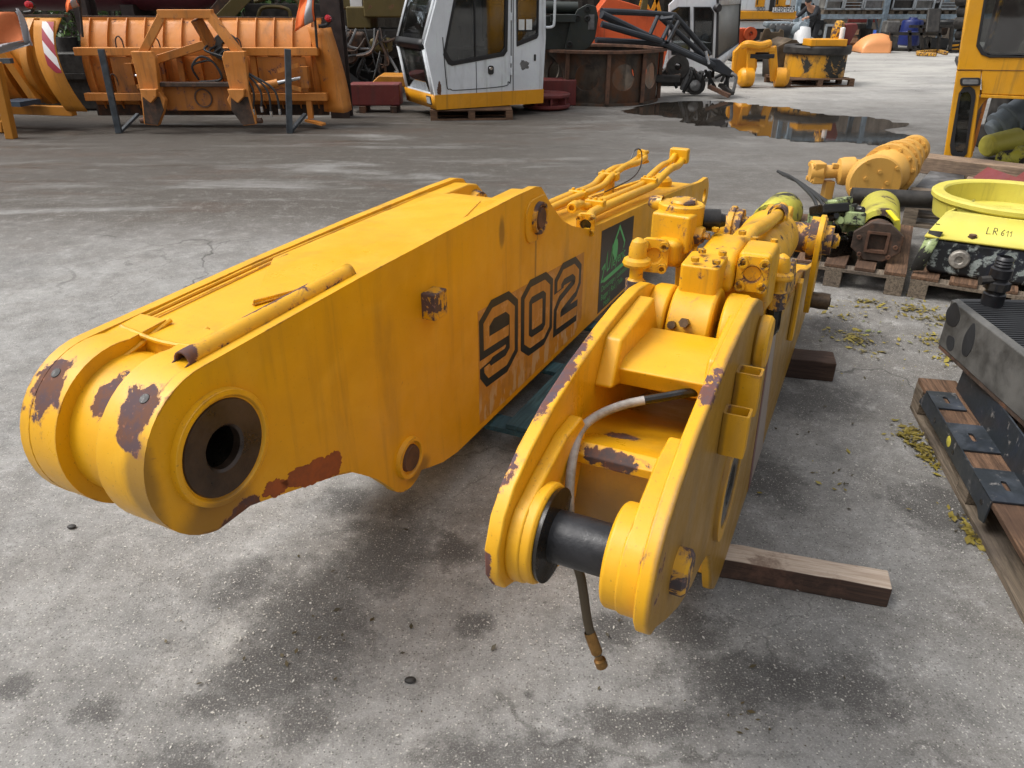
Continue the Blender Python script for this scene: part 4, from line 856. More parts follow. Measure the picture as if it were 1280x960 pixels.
# bushes: leaf clumps spread through a volume, on thin stems
def leafmat(nm, c0, c1):
    n = N(nm); a = n.noise(3, 4); b = n.new('ShaderNodeObjectInfo')
    n.b.inputs['Subsurface Weight'].default_value = 0.0
    return n.fin(n.mix(n.ss(a, 0.35, 0.65), c0, c1), 0.5, 0, 0.4)
M['leafd'] = leafmat('dark_bush_leaf', (0.018, 0.045, 0.010), (0.035, 0.09, 0.018)); M['leafl'] = leafmat('bright_bush_leaf', (0.05, 0.11, 0.02), (0.10, 0.16, 0.03))
M['bark'] = plain('brown_bark', (0.05, 0.035, 0.025), 0.9)
def bush(name, label, c, rx, ry, z0, z1, n, cat='bush', grp=None, size=0.06, trunk=False):
    t = thing(name, label, cat, (c[0], c[1], 0), 0, grp)
    lm = MB(); lm2 = MB(); st = MB()
    clumps = [(rnd.uniform(-1, 1) * rx * 0.8, rnd.uniform(-1, 1) * ry * 0.8, z0 + (z1 - z0) * rnd.random() ** 0.8, rnd.uniform(0.22, 0.42)) for _ in range(max(8, n // 70))]
    for i in range(n):
        k = rnd.choice(clumps); v = Vector((rnd.gauss(0, 1), rnd.gauss(0, 1), rnd.gauss(0, 1))).normalized() * k[3] * rx * rnd.random() ** 0.4
        p = Vector((c[0] + k[0], c[1] + k[1], k[2])) + v
        if p.z < 0.05: continue
        s = size * rnd.uniform(0.6, 1.4); a = Vector((rnd.gauss(0, 1), rnd.gauss(0, 1), rnd.gauss(0, 0.6))).normalized(); b = a.cross(Vector((rnd.gauss(0, 1), rnd.gauss(0, 1), rnd.gauss(0, 1)))).normalized()
        (lm2 if rnd.random() < 0.35 + 0.4 * (v.z > 0) else lm).add([p - a * s, p - b * s * 0.45, p + a * s, p + b * s * 0.45], [(0, 1, 2, 3)])
    for k in clumps:
        e = Vector((c[0] + k[0], c[1] + k[1], k[2])); b0 = Vector((c[0] + k[0] * 0.15, c[1] + k[1] * 0.15, z0 * 0.6 if trunk else 0))
        st.tube(smooth([b0, b0.lerp(e, 0.5) + Vector((0, 0, 0.15)), e], 3), [0.03, 0.026, 0.022, 0.016, 0.012, 0.010, 0.006] if not trunk else [0.07, 0.06, 0.05, 0.04, 0.03, 0.02, 0.012], 6)
    if trunk: st.tube([(c[0], c[1], 0), (c[0] + 0.05, c[1], z0 * 0.6)], [0.2, 0.13], 10)
    lm.obj('dark_leaves', M['leafd'], t, angle=180); lm2.obj('light_leaves', M['leafl'], t, angle=180); st.obj('trunk' if trunk else 'stem', M['bark'], t)
    return t
bush('bush', 'bright green leafy bush behind the middle of the long plough', (at(225, 5, 15).x, 15.0), 1.1, 0.5, 0.5, 2.6, 3200)
bush('bush', 'dark leafy bush behind the purple tank', (at(120, 5, 15.6).x, 15.6), 1.3, 0.6, 0.4, 2.8, 2600)
bush('bush', 'dark leafy bush behind the dull yellow beam', (at(330, 5, 15.8).x, 15.8), 1.2, 0.6, 0.3, 2.6, 2400)
for k, (x, y, s, lab) in enumerate([(-12, 20, 1.2, 'tall dense tree far left behind the purple tank'), (-6.5, 21, 1.4, 'tall dense tree behind the long plough'), (-1.5, 22, 1.2, 'tall dense tree behind the white cab')]):
    bush('tree', lab, (x, y), 2.6 * s, 1.8, 1.0, 6.5 * s, 5000, 'tree', 'trees behind the scrap', 0.16, True)
yb = thing('scrap_machine', 'dark yellow machine frame showing through the green bush', 'machine frame', (at(215, 10, 14.4).x, 14.4, 0))
for u, v0, v1 in ((186, -20, 24), (200, -20, 24), (232, -20, 24)):
    p = at(u, v0, 14.4); MB().bar((p.x, 14.4, 0), (p.x, 14.4, p.z), 0.09, 0.1).obj('upright', M['olive'], yb)
p = at(180, 12, 14.35); q = at(250, 16, 14.35); MB().bar(p, q, 0.08, 0.16).obj('rail', M['olive'], yb)
cw = thing('shed_wall', 'dark weathered boarded shed wall behind ploughs and scrap', 'wall', (-6, 18.2, 0))
g_ = []
for k in range(181): g_.append((-18 + 0.125 * k, 18.2 + (0.02 if k % 2 else -0.02)))
MB().sheet([[(x, y, z) for x, y in g_] for z in (0, 1.5, 3.2)]).obj('boarding', wood('dark_shed_boards', (0.045, 0.038, 0.030), 'y'), cw, solid=0.03)
MB().bb((-18, 18.1, 3.2), (4.5, 18.4, 3.35)).obj('capping', M['brownsteel'], cw)
for k, (x, y, w_, d_, h_, mt) in enumerate([(-8.3, 13.0, 0.9, 0.7, 0.55, 'darkrust'), (-6.95, 12.7, 1.3, 0.6, 0.85, 'dark'), (-4.6, 13.2, 1.4, 0.8, 0.7, 'darkrust'), (-3.2, 12.9, 0.8, 0.6, 0.9, 'dark')]):
    lab = ['rusty iron box behind the ochre plough', 'dark iron box behind left end of the long plough', 'rusty iron box behind middle of the long plough', 'dark iron box behind right end of the long plough'][k]
    t_ = thing('scrap_box', lab, 'scrap', (x, y, 0)); MB().bb((x - w_ / 2, y, 0), (x + w_ / 2, y + d_, h_)).obj('body', M[mt], t_, bevel=0.04)
    MB().bar((x - w_ / 2, y - 0.03, h_ * 0.6), (x + w_ / 2, y - 0.03, h_ * 0.6), 0.05, 0.08).obj('rib', M[mt], t_); MB().lathe([(.06, 0), (.16, 0), (.16, .2), (.06, .2)], (x, y + d_ / 2, h_), (0, 0, 1), 18, True).obj('neck', M['dark'], t_)
# ================================================================== white cab on its pallet
M['pallet'] = wood('brown_pallet_wood', (0.15, 0.085, 0.05), 'x')
M['palletg'] = wood('weathered_grey_wood', (0.19, 0.15, 0.11), 'x')
M['timber'] = wood('pale_timber', (0.30, 0.21, 0.14), 'x')
M['timberd'] = wood('dark_wet_timber', (0.10, 0.06, 0.042), 'x')
M['cabyel'] = paint('yellow_cab_band_paint', (0.70, 0.30, 0.006), rough=0.4, chip=0.84, scale=8, gr=0.2)
M['glass'] = glass('dusty_cab_glass')
M['gasket'] = plain('black_window_gasket', (0.012, 0.012, 0.013), 0.5)
M['seat'] = plain('dark_seat_cloth', (0.025, 0.024, 0.024), 0.9)
M['lensw'] = plain('headlamp_lens', (0.45, 0.46, 0.45), 0.1)
M['cream'] = plain('paper_label', (0.6, 0.62, 0.6), 0.6)
def pallet(name, label, loc, rotz, L=1.2, W=0.8, H=0.144, mats=('pallet', 'pallet'), grp='wooden pallets', nb=5, along='x', gaps=None):
    """deck boards run along local x (length L), W deep; three runners of blocks"""
    t = thing(name, label, 'pallet', loc, rotz, grp); P = frame(loc, rotz); dk = 0.022; bh = H - 3 * dk
    bw = W / (nb + (nb - 1) * 0.42); st = (W - bw) / (nb - 1)
    for i in range(nb):
        y = bw / 2 + i * st
        MB(P).box((L / 2 + rnd.uniform(-.004, .004), y, H - dk / 2), (L - rnd.random() * 0.01, bw * rnd.uniform(0.93, 1.04), dk - 0.001)).obj('deck_board', M[mats[0]], t, bevel=0.003)
    for x in (0.05, L / 2, L - 0.05):
        MB(P).box((x, W / 2, H - 1.5 * dk - 0.0005), (0.1, W, dk - 0.001)).obj('cross_board', M[mats[1]], t, bevel=0.002)
        for y in (0.05, W / 2, W - 0.05):
            MB(P).box((x, y, dk + bh / 2), (0.10, 0.10, bh - 0.001)).obj('block', M[mats[1]], t, bevel=0.003)
    for y in (0.05, W / 2, W - 0.05):
        MB(P).box((L / 2, y, dk / 2), (L, 0.10, dk - 0.001)).obj('bottom_board', M[mats[1]], t, bevel=0.002)
    return t
CO = G(548, 152); CR = R(27)
pallet('pallet', 'brown wooden pallet under the white cab with yellow band', (CO.x - 0.12, CO.y + 0.08, 0), R(4), 1.2, 0.9, 0.15)
FCb = frame((CO.x, CO.y + 0.02, 0.16), CR) @ Matrix.Diagonal((1.13, 1.10, 1.0, 1))
cb = thing('machine_cab', 'white excavator cab with yellow lower band standing on a pallet', 'excavator cab', (CO.x, CO.y + 0.02, 0.16), CR)
sprof = [(0.0, 0), (1.52, 0), (1.56, 0.9), (1.54, 2.0), (1.40, 2.1), (0.45, 2.12), (0.22, 1.98), (-0.14, 0.86)]
win1 = [(0.11, 0.74), (0.17, 0.62), (0.22, 0.595), (0.93, 0.695), (0.98, 0.76), (1.0, 1.85), (0.95, 1.92), (0.45, 1.92), (0.38, 1.86)]
win2 = [(1.13, 0.82), (1.42, 0.92), (1.44, 0.96), (1.44, 1.85), (1.40, 1.9), (1.16, 1.9), (1.12, 1.85)]
CW = 1.12
for y0, y1 in ((0, 0.05), (CW - 0.05, CW)):
    MB(FCb).prism([sprof, win1, win2], XZ, y0, y1).obj('side_panel', M['white'], cb, bevel=0.012)
def inset(p, k):
    cx = sum(a for a, _ in p) / len(p); cz = sum(b for _, b in p) / len(p)
    return [(cx + (a - cx) * k, cz + (b - cz) * k) for a, b in p]
for w_ in (win1, win2):
    for y in (-0.008, CW - 0.042):
        MB(FCb).prism([inset(w_, 1.03), [(cx, cz) for cx, cz in inset(w_, 0.93)]], XZ, y, y + 0.05).obj('window_gasket', M['gasket'], cb, bevel=0.004)
        MB(FCb).prism([inset(w_, 0.97)], XZ, y + 0.022, y + 0.027).obj('window', M['glass'], cb)
def strip(pts, y0, y1, nm, mt, th=0.03, par=None): # bent panel following x-z points, across the cab
    g = [[(x, y0 + (y1 - y0) * j / 6, z) for j in range(7)] for x, z in pts]
    return MB(FCb).sheet(g).obj(nm, M[mt], par or cb, solid=th)
strip([(-0.005, 0.02), (-0.125, 0.80)], 0.045, 0.12, 'front_post', 'white'); strip([(-0.005, 0.02), (-0.125, 0.80)], CW - 0.12, CW - 0.045, 'front_post', 'white')
strip([(-0.14, 0.86), (0.21, 1.97)], 0.045, 0.11, 'front_post', 'white'); strip([(-0.14, 0.86), (0.21, 1.97)], CW - 0.11, CW - 0.045, 'front_post', 'white')
strip([(0.0, 0.02), (-0.03, 0.22)], 0.045, CW - 0.045, 'front_sill', 'white'); strip([(-0.12, 0.80), (-0.14, 0.86), (-0.12, 0.92)], 0.06, CW - 0.06, 'front_bar', 'gasket', 0.05)
strip([(-0.028, 0.22), (-0.118, 0.80)], 0.115, CW - 0.115, 'lower_windscreen', 'glass', 0.006); strip([(-0.12, 0.92), (0.20, 1.95)], 0.105, CW - 0.105, 'windscreen', 'glass', 0.006)
for y in (0.12, CW - 0.12): strip([(-0.03, 0.23), (-0.12, 0.80)], y - 0.015, y + 0.015, 'window_gasket', 'gasket', 0.014); strip([(-0.125, 0.92), (0.205, 1.95)], y - 0.015, y + 0.015, 'window_gasket', 'gasket', 0.014)
strip([(0.22, 1.98), (0.45, 2.12), (1.40, 2.1), (1.54, 2.0)], 0.045, CW - 0.045, 'roof', 'white', 0.04)
strip([(1.53, 0.02), (1.56, 0.9)], 0.045, CW - 0.045, 'rear_panel', 'white'); strip([(1.55, 1.0), (1.54, 1.95)], 0.12, CW - 0.12, 'rear_window', 'glass', 0.006)
for y in (0.08, CW - 0.08): strip([(1.56, 0.9), (1.54, 2.0)], y - 0.035, y + 0.035, 'rear_post', 'white')
# yellow band, a little proud of the white panels
MB(FCb).prism([[(-0.02, 0.0), (1.53, 0.0), (1.535, 0.20), (-0.035, 0.20)]], XZ, -0.008, -0.001).obj('yellow_band', M['cabyel'], cb)
strip([(-0.018, 0.005), (-0.046, 0.20)], -0.006, CW, 'yellow_band', 'cabyel', 0.01)
MB(FCb).bb((0.02, 0.05, 0.0), (1.5, CW - 0.05, 0.03)).obj('floor', M['dark'], cb)
dl = MB(FCb)
for q in ([(0.10, 0.95), (0.13, 0.34), (0.18, 0.27), (0.30, 0.25), (0.93, 0.27), (1.0, 0.33), (1.04, 0.45), (1.05, 1.9)],):
    dl.tube([(x, -0.001, z) for x, z in smooth([Vector((a, b, 0)) for a, b in q], 5) for x, z in [(x, z)]] if False else [(v.x, -0.001, v.y) for v in smooth([Vector((a, b, 0)) for a, b in q], 5)], 0.006, 6)
dl.tube([(1.075, -0.001, 0.2), (1.075, -0.001, 1.98)], 0.005, 6); dl.tube([(0.545, -0.002, 0.2), (0.545, -0.002, 0.62)], 0.004, 6)
dl.obj('door_seam', M['gasket'], cb)
MB(FCb).bb((0.535, -0.004, 0.65), (0.55, 0.02, 1.9)).obj('window_bar', M['gasket'], cb)
dh = MB(FCb).prism(rrect(0.71, 0.44, 0.79, 0.56, 0.03), XZ, -0.014, -0.001).obj('door_handle', M['rubber'], cb, bevel=0.004)
MB(FCb).lathe([(0.0001, 0.006), (0.02, 0.006), (0.024, 0)], (0.75, -0.014, 0.52), (0, -1, 0), 16).obj('lock', M['chrome'], dh)
for z in (0.42, 0.58, 1.15): MB(FCb).tube([(1.045, -0.012, z), (1.045, -0.012, z + 0.10)], 0.014, 8).obj('hinge', M['white'], cb)
MB(FCb).prism(blotch(1.24, 0.55, 0.085, 0.075, 3.3), XZ, -0.0012, 0.0005).obj('scraped_patch', M['greysteel'], cb)
MB(FCb).prism(rrect(1.38, 0.60, 1.41, 0.69, 0.01), XZ, -0.006, -0.0005).obj('latch', M['rubber'], cb)
for x in (1.16, 1.27): MB(FCb).bb((x, 0.012, 1.02), (x + 0.085, 0.0135, 1.16)).obj('window_label', M['cream'], cb)
MB(FCb).curve([(1.50, -0.02, 1.98), (1.62, -0.05, 1.95), (1.65, -0.05, 1.6), (1.65, -0.05, 1.15), (1.63, -0.04, 1.06), (1.55, -0.01, 1.05)], 0.018, 8).obj('grab_rail', M['white'], cb)
hl = MB(FCb).box((-0.036, 0.20, 0.11), (0.02, 0.16, 0.12), Matrix.Rotation(R(-8), 4, 'Y')).obj('headlamp', M['gasket'], cb, bevel=0.006)
MB(FCb).box((-0.048, 0.20, 0.11), (0.006, 0.13, 0.09), Matrix.Rotation(R(-8), 4, 'Y')).obj('lens', M['lensw'], hl)
MB(FCb).prism(blotch(0.03, 0.28, 0.035, 0.12, 9.1), XZ, -0.0015, 0.0005).obj('rust_patch', M['rustb'], cb)
st_ = MB(FCb).box((0.85, 0.60, 0.48), (0.5, 0.5, 0.22)).obj('seat', M['seat'], cb, bevel=0.05); MB(FCb).box((1.12, 0.60, 0.95), (0.14, 0.46, 0.8), Matrix.Rotation(R(8), 4, 'Y')).obj('seat_back', M['seat'], st_, bevel=0.05)
for y in (0.30, 0.90): MB(FCb).box((0.75, y, 0.62), (0.6, 0.16, 0.3)).obj('console', M['seat'], cb, bevel=0.03); MB(FCb).tube([(0.5, y, 0.7), (0.47, y, 1.02), (0.45, y, 1.08)], [0.012, 0.012, 0.03], 8).obj('lever', M['gasket'], cb)
MB(FCb).box((1.35, 0.6, 0.65), (0.25, 0.9, 0.6)).obj('rear_console', M['seat'], cb, bevel=0.02)

# ================================================================== red sheave, rusty ring, dark green head, lattice jib
p = G(684, 139); RS = thing('sheave', 'dull red cable sheave lying flat between white cab and rusty ring', 'sheave', (p.x, p.y + 0.3, 0))
for z0 in (0.02, 0.18): MB().lathe([(0.05, 0), (0.36, 0), (0.38, 0.02), (0.38, 0.05), (0.36, 0.06), (0.05, 0.06)], (p.x, p.y + 0.3, z0), (0, 0, 1), 40, True).obj('rim_plate', M['red'], RS)
MB().lathe([(0.05, 0.08), (0.24, 0.08), (0.24, 0.18), (0.05, 0.18)], (p.x, p.y + 0.3, 0), (0, 0, 1), 32, True).obj('drum', M['red'], RS)
for k in range(8):
    a = R(45 * k + 10); MB().bar((p.x + 0.24 * math.cos(a), p.y + 0.3 + 0.24 * math.sin(a), 0.13), (p.x + 0.36 * math.cos(a), p.y + 0.3 + 0.36 * math.sin(a), 0.13), 0.03, 0.10).obj('rib', M['red'], RS)
MB().lathe([(0.0001, 0.27), (0.05, 0.27), (0.07, 0.24)], (p.x, p.y + 0.3, 0), (0, 0, 1), 20).obj('hub', M['red'], RS)
MB().bb((p.x - 0.2, p.y + 0.65, 0), (p.x + 0.5, p.y + 1.1, 0.40)).top('steel_box', M['red'], 'dull red steel box behind the flat red sheave', 'steel box', (p.x, p.y + 0.8, 0), bevel=0.02)
M['ringrust'] = steel('scaly_rusty_ring_steel', (0.062, 0.048, 0.036), 0.75, 0.2, 0.6, rust=0.75, scale=4, rustc=(0.11, 0.048, 0.022))
c0 = G(755, 133); RR = 1.0; cc = Vector((c0.x, c0.y + RR, 0))
ring = thing('steel_ring', 'rusty steel pedestal ring with round holes beside the puddle', 'steel ring', cc)
def ringwall(z0, z1, r, holes):
    """cylinder wall with real round holes, built as a curved prism"""
    n = 64; m = MB()
    def P(a, z, rr): return (cc.x + rr * math.sin(a), cc.y - rr * math.cos(a), z)
    for a0, a1, hs in [(R(-180 + 36 * i), R(-180 + 36 * (i + 1)), i in holes) for i in range(10)]:
        k = 8; L_ = [(a0 + (a1 - a0) * j / k, z0) for j in range(k + 1)] + [(a1 - (a1 - a0) * j / k, z1) for j in range(k + 1)]
        loops = [L_]
        if hs:
            am = (a0 + a1) / 2; zm = (z0 + z1) / 2 + 0.02; loops.append([(am + 0.205 / r * math.cos(R(15 * q)), zm + 0.205 * math.sin(R(15 * q))) for q in range(24)])
        m.prism(loops, lambda u, v, t: P(u, v, t), r - 0.03, r)
    return m
ringwall(0.03, 0.80, RR, (4, 5, 3, 6, 8, 1)).obj('ring_wall', M['ringrust'], ring)
MB().lathe([(RR - 0.10, 0.80), (RR + 0.13, 0.80), (RR + 0.13, 0.84), (RR - 0.10, 0.84)], cc, (0, 0, 1), 64, True).obj('top_flange', M['rustb'], ring)
MB().lathe([(RR - 0.05, 0.0), (RR + 0.04, 0.0), (RR + 0.04, 0.04), (RR - 0.05, 0.04)], cc, (0, 0, 1), 64, True).obj('bottom_flange', M['ringrust'], ring)
for a in (-36, 2, 38, 80): MB().bar((cc.x + (RR + 0.04) * math.sin(R(a)), cc.y - (RR + 0.04) * math.cos(R(a)), 0.04), (cc.x + (RR + 0.04) * math.sin(R(a)), cc.y - (RR + 0.04) * math.cos(R(a)), 0.80), 0.06, 0.10).obj('stiffener', M['rustb'], ring)
MB().bb((cc.x + 0.92, cc.y - 0.35, 0.30), (cc.x + 1.35, cc.y - 0.2, 0.42)).obj('lug', M['dark'], ring, bevel=0.02)
M['dgreen'] = paint('dark_green_paint', (0.016, 0.022, 0.017), rough=0.5, chip=0.72, scale=8, gr=0.4, grime=(0.03, 0.028, 0.022))
hd = thing('boom_head', 'dark green boom head with pin holes resting above the rusty ring', 'boom head', (cc.x - 0.8, cc.y - 0.6, 0))
hy = cc.y - 0.75
def hpoly(pts, d, nm, mt='dgreen', y=hy, bev=0.01):
    return MB().prism([[(at(u, v, y).x, at(u, v, y).z) for u, v in pts]], lambda u, v, t: (u, t, v), y, y + d).obj(nm, M[mt], hd, bevel=bev)
hpoly([(706, 62), (712, 30), (722, 12), (734, 5), (745, 8), (748, 22), (744, 48), (736, 60), (722, 66)], 0.06, 'cheek_plate'); hpoly([(706, 62), (712, 30), (722, 12), (734, 5), (745, 8), (748, 22), (744, 48), (736, 60), (722, 66)], 0.06, 'cheek_plate', y=hy + 0.5)
hpoly([(680, 62), (680, 20), (716, 18), (710, 62)], 0.4, 'body', y=hy + 0.08); hpoly([(688, 28), (688, 18), (720, 18), (720, 28)], 0.12, 'tie_bar', y=hy - 0.05)
for u, v in ((734, 11), (734, 23), (722, 22), (712, 55)):
    q = at(u, v, hy); MB().lathe([(0.02, -0.01), (0.035, -0.01), (0.05, 0.025), (0.03, 0.03), (0.028, -0.01)], q, (0, -1, 0), 20).obj('pin_hole', M['black'], hd)
MB().cyl(at(676, 9, hy + 0.2), at(722, 10, hy + 0.2), 0.09).obj('cylinder', M['dgreen'], hd); MB().cyl(at(676, 2, hy + 0.35), at(700, 2, hy + 0.35), 0.06).obj('cylinder', M['dark'], hd)
hpoly([(735, 37), (743, 37), (743, 18), (736, 18)], 0.004, 'data_plate', 'greysteel', y=hy - 0.008)
MB().bb((cc.x - 1.3, hy + 0.1, 0.84), (cc.x - 0.3, hy + 0.7, 0.90)).obj('saddle', M['dgreen'], hd)
# orange-red sheet-metal machine body behind the jib
M['orred'] = paint('orange_red_machine_paint', (0.62, 0.095, 0.02), rough=0.5, chip=0.74, scale=6, gr=0.3, grime=(0.14, 0.05, 0.03))
orr = thing('dismantled_machine', 'orange red sheet metal machine body behind the black lattice jib', 'machine body', (at(770, 60, 16.5).x, 16.5, 0))
def opoly(pts, y, d, nm='panel', mt='orred', par=None, bev=0.015):
    return MB().prism([[(at(u, v, y).x, at(u, v, y).z) for u, v in pts]], lambda u, v, t: (u, t, v), y, y + d).obj(nm, M[mt], par or orr, bevel=bev)
opoly([(742, 95), (742, 20), (760, -4), (785, 3), (832, 18), (835, 60), (826, 95)], 16.5, 0.9); opoly([(730, 60), (732, 30), (746, 24), (746, 66)], 16.3, 0.3)
opoly([(800, 14), (806, -10), (812, -10), (808, 18)], 16.4, 0.1, 'post', 'olive')
for k, (u0, u1) in enumerate(((798, 816), (806, 797), (818, 826), (826, 812))): MB().bar(at(u0, -12, 17.6), at(u1, 22, 17.6), 0.07, 0.07).obj('lattice_bar', M['cabyel'], orr)
# black lattice jib lying on its nose
M['jib'] = paint('black_lattice_paint', (0.018, 0.021, 0.026), rough=0.45, chip=0.74, scale=14, gr=0.3, grime=(0.05, 0.045, 0.04))
jb = thing('lattice_jib', 'black tubular lattice jib slanting down to the ground beside the puddle', 'lattice jib', (at(890, 90, 15.2).x, 15.2, 0))
JA = [(750, 12), (843, 18)]; 
def jt(pts, r, y0, y1): return MB().tube([at(u, v, y0 + (y1 - y0) * i / max(1, len(pts) - 1)) for i, (u, v) in enumerate(pts)], r, 10).obj('chord', M['jib'], jb)
jt([(752, 14), (800, 16), (843, 19), (886, 68)], 0.05, 13.6, 15.0); jt([(752, 18), (806, 44), (870, 72), (905, 88)], 0.06, 13.4, 14.6)
jt([(752, 30), (806, 46), (826, 52)], 0.05, 13.2, 13.6); jt([(745, 50), (806, 53), (832, 56), (876, 76)], 0.045, 13.2, 14.2); jt([(826, 22), (866, 58), (884, 74)], 0.045, 14.2, 14.8)
for q in ([(822, 21), (812, 44)], [(842, 20), (828, 49)], [(826, 24), (842, 22)], [(848, 27), (834, 53)]): MB().tube([at(*q[0], 14.0), at(*q[1], 13.8)], 0.035, 8).obj('lacing', M['jib'], jb)
MB().prism([[(at(u, v, 14.5).x, at(u, v, 14.5).z) for u, v in ((880, 72), (898, 74), (917, 90), (914, 97), (890, 88))]], lambda u, v, t: (u, t, v), 14.4, 14.8).obj('nose_box', M['jib'], jb, bevel=0.02)
MB().curve([at(914, 92, 14.4), at(920, 96, 14.35), at(918, 108, 14.35), at(916, 116, 14.35)], 0.03, 8).obj('rope_end', M['greysteel'], jb)
MB().tube([at(882, 64, 14.3), at(886, 80, 14.3)], 0.03, 8).obj('shackle', M['chrome'], jb)
# quick coupler and grab parts heaped under the jib
gq = thing('grab_coupler', 'black greasy grab coupler heap under the lattice jib', 'grab coupler', (at(870, 112, 15.3).x, 15.3, 0))
def gp(pts, y, d, mt='dark', nm='plate'): return MB().prism([[(at(u, v, y).x, max(0.01, at(u, v, y).z)) for u, v in pts]], lambda u, v, t: (u, t, v), y, y + d).obj(nm, M[mt], gq, bevel=0.02)
gp([(820, 96), (838, 80), (866, 84), (880, 96), (876, 114), (862, 116), (850, 108), (824, 108)], 15.0, 0.12); gp([(850, 112), (862, 84), (880, 96), (876, 116), (866, 118)], 14.7, 0.1, 'greysteel'); gp([(820, 98), (852, 92), (852, 97), (820, 104)], 14.6, 0.15, 'darkrust')
for u, v, r in ((846, 84, 0.2), (869, 107, 0.16)): MB().lathe([(0.06, 0), (r, 0), (r, 0.12), (0.06, 0.12)], at(u, v, 14.8), (0, -1, 0.15), 22, True).obj('pin_eye', M['dark'], gq)
MB().lathe([(0.0001, .06), (0.04, 0.05), (0.09, 0.03), (0.10, 0)], at(869, 107, 14.66), (0, -1, 0.15), 16).obj('pin_cap', M['greysteel'], gq)
for k in range(9):
    a = at(838 + 8 * k, 92 + rnd.random() * 12, 14.9); b = at(846 + 8 * k, 108 + rnd.random() * 8, 14.7)
    MB().curve([a, a.lerp(b, 0.5) + Vector((rnd.uniform(-.2, .2), -.1, .2)), b], 0.03, 6).obj('hose', M['rubber'], gq)
MB().bar(at(886, 108, 14.4), at(912, 120, 14.2), 0.12, 0.06).obj('claw', M['rustb'], gq); MB().bar(at(900, 106, 14.6), at(916, 117, 14.3), 0.08, 0.06).obj('claw', M['dark'], gq)

# ================================================================== second white cab, far yellow machine, person, engine
c2y = 17.2; c2 = thing('machine_cab', 'white cab with mesh covered side window behind the lattice jib', 'excavator cab', (at(880, 90, c2y).x, c2y, 0))
def cpoly(loops, y, d, nm, mt, bev=0.015, par=None): return MB().prism([[(at(u, v, y).x, at(u, v, y).z) for u, v in l] for l in loops], lambda u, v, t: (u, t, v), y, y + d).obj(nm, M[mt], par or c2, bevel=bev)
cpoly([[(836, 98), (836, 6), (850, -8), (895, -8), (897, 12), (894, 72), (888, 98)], [(840, 68), (840, 14), (848, 9), (862, 9), (862, 68)], [(868, 68), (868, 9), (888, 9), (892, 16), (890, 68)]], c2y, 0.06, 'front_panel', 'white')
for l in ([(840, 68), (840, 14), (848, 9), (862, 9), (862, 68)], [(868, 68), (868, 9), (888, 9), (892, 16), (890, 68)]):
    cx = sum(q[0] for q in l) / len(l); cz = sum(q[1] for q in l) / len(l)
    cpoly([[(cx + (a - cx) * 1.06, cz + (b - cz) * 1.02) for a, b in l], [(cx + (a - cx) * 0.94, cz + (b - cz) * 0.97) for a, b in l]], c2y - 0.02, 0.09, 'window_gasket', 'gasket', 0.0); cpoly([l], c2y + 0.02, 0.006, 'window', 'glass', 0.0)
A_ = at(896, 72, c2y); TA = at(897, 0, c2y); B_ = at(922, 54, 18.0); TB = at(925, -2, 18.0)
def quadp(a, b, c, d, th, nm, mt, par=None): return MB().add([a, b, c, d], [(0, 1, 2, 3)]).obj(nm, M[mt], par or c2, solid=th)
lo = A_.copy(); lo.z = 0.25; hi = TB.copy(); lo2 = B_.copy(); lo2.z = 0.55; hi2 = TA.copy(); hi2.z = TA.z + 0.25; hi3 = TB.copy(); hi3.z += 0.25
quadp(lo, lo2, B_, A_, 0.05, 'side_panel', 'white'); quadp(hi2, hi3, TB + Vector((0, 0, -0.10)), TA + Vector((0, 0, -0.10)), 0.05, 'side_panel', 'white')
M['mesh'] = plain('dusty_mesh_window', (0.20, 0.20, 0.185), 0.5, var=0.2, scale=40)
quadp(A_, B_, TB + Vector((0, 0, -0.1)), TA + Vector((0, 0, -0.1)), 0.02, 'side_window', 'mesh')
MB().tube([A_, TA, TB, B_, A_], 0.03, 6).obj('window_gasket', M['gasket'], c2)
l = at(897, 10, c2y - 0.1); MB().lathe([(0.0001, 0.05), (0.07, 0.05), (0.09, 0), (0.05, -0.08)], l, (0.6, -1, 0), 18).obj('work_lamp', M['gasket'], c2)
MB().bb((at(838, 90, c2y).x, c2y + 0.06, 0.2), (at(888, 90, c2y).x, c2y + 1.4, 0.75)).obj('base', M['white'], c2); MB().bb((at(838, 90, c2y).x, c2y + 0.2, 1.9), (at(905, 90, c2y).x, c2y + 1.5, 2.0)).obj('roof', M['white'], c2)
MB().bb((at(838, 90, c2y).x + .1, c2y + 1.3, 0.7), (at(888, 90, c2y).x, c2y + 1.36, 1.9)).obj('rear_panel', M['white'], c2)
# yellow and white excavator house
hy2 = 22.5; xh = thing('excavator_house', 'yellow and white excavator upper body far behind the bucket', 'excavator', (at(960, 50, hy2).x, hy2, 0))
def xp(u0, v0, u1, v1, y, d, nm, mt, bev=0.02): 
    a = at(u0, v1, y); b = at(u1, v0, y); return MB().bb((a.x, y, a.z), (b.x, y + d, b.z)).obj(nm, M[mt], xh, bevel=bev)
xp(922, 14, 996, 24, hy2 - 0.05, 1.6, 'yellow_band', 'cabyel'); xp(922, -40, 996, 14, hy2, 1.5, 'housing', 'white', 0.03)
for u0, u1 in ((944, 962), (969, 995)): xp(u0, -40, u1, 8.5, hy2 - 0.03, 0.028, 'yellow_door', 'cabyel', 0.006)
xp(946, -2, 948, 6, hy2 - 0.06, 0.028, 'louvre', 'black', 0.0); xp(967, -30, 967.6, 14, hy2 - 0.06, 0.07, 'door_gap', 'black', 0.0); xp(971, -2, 973.5, 5.5, hy2 - 0.06, 0.028, 'louvre', 'black', 0.0)
xp(982, 0, 988, 6, hy2 - 0.055, 0.02, 'small_plate', 'cream', 0.0)
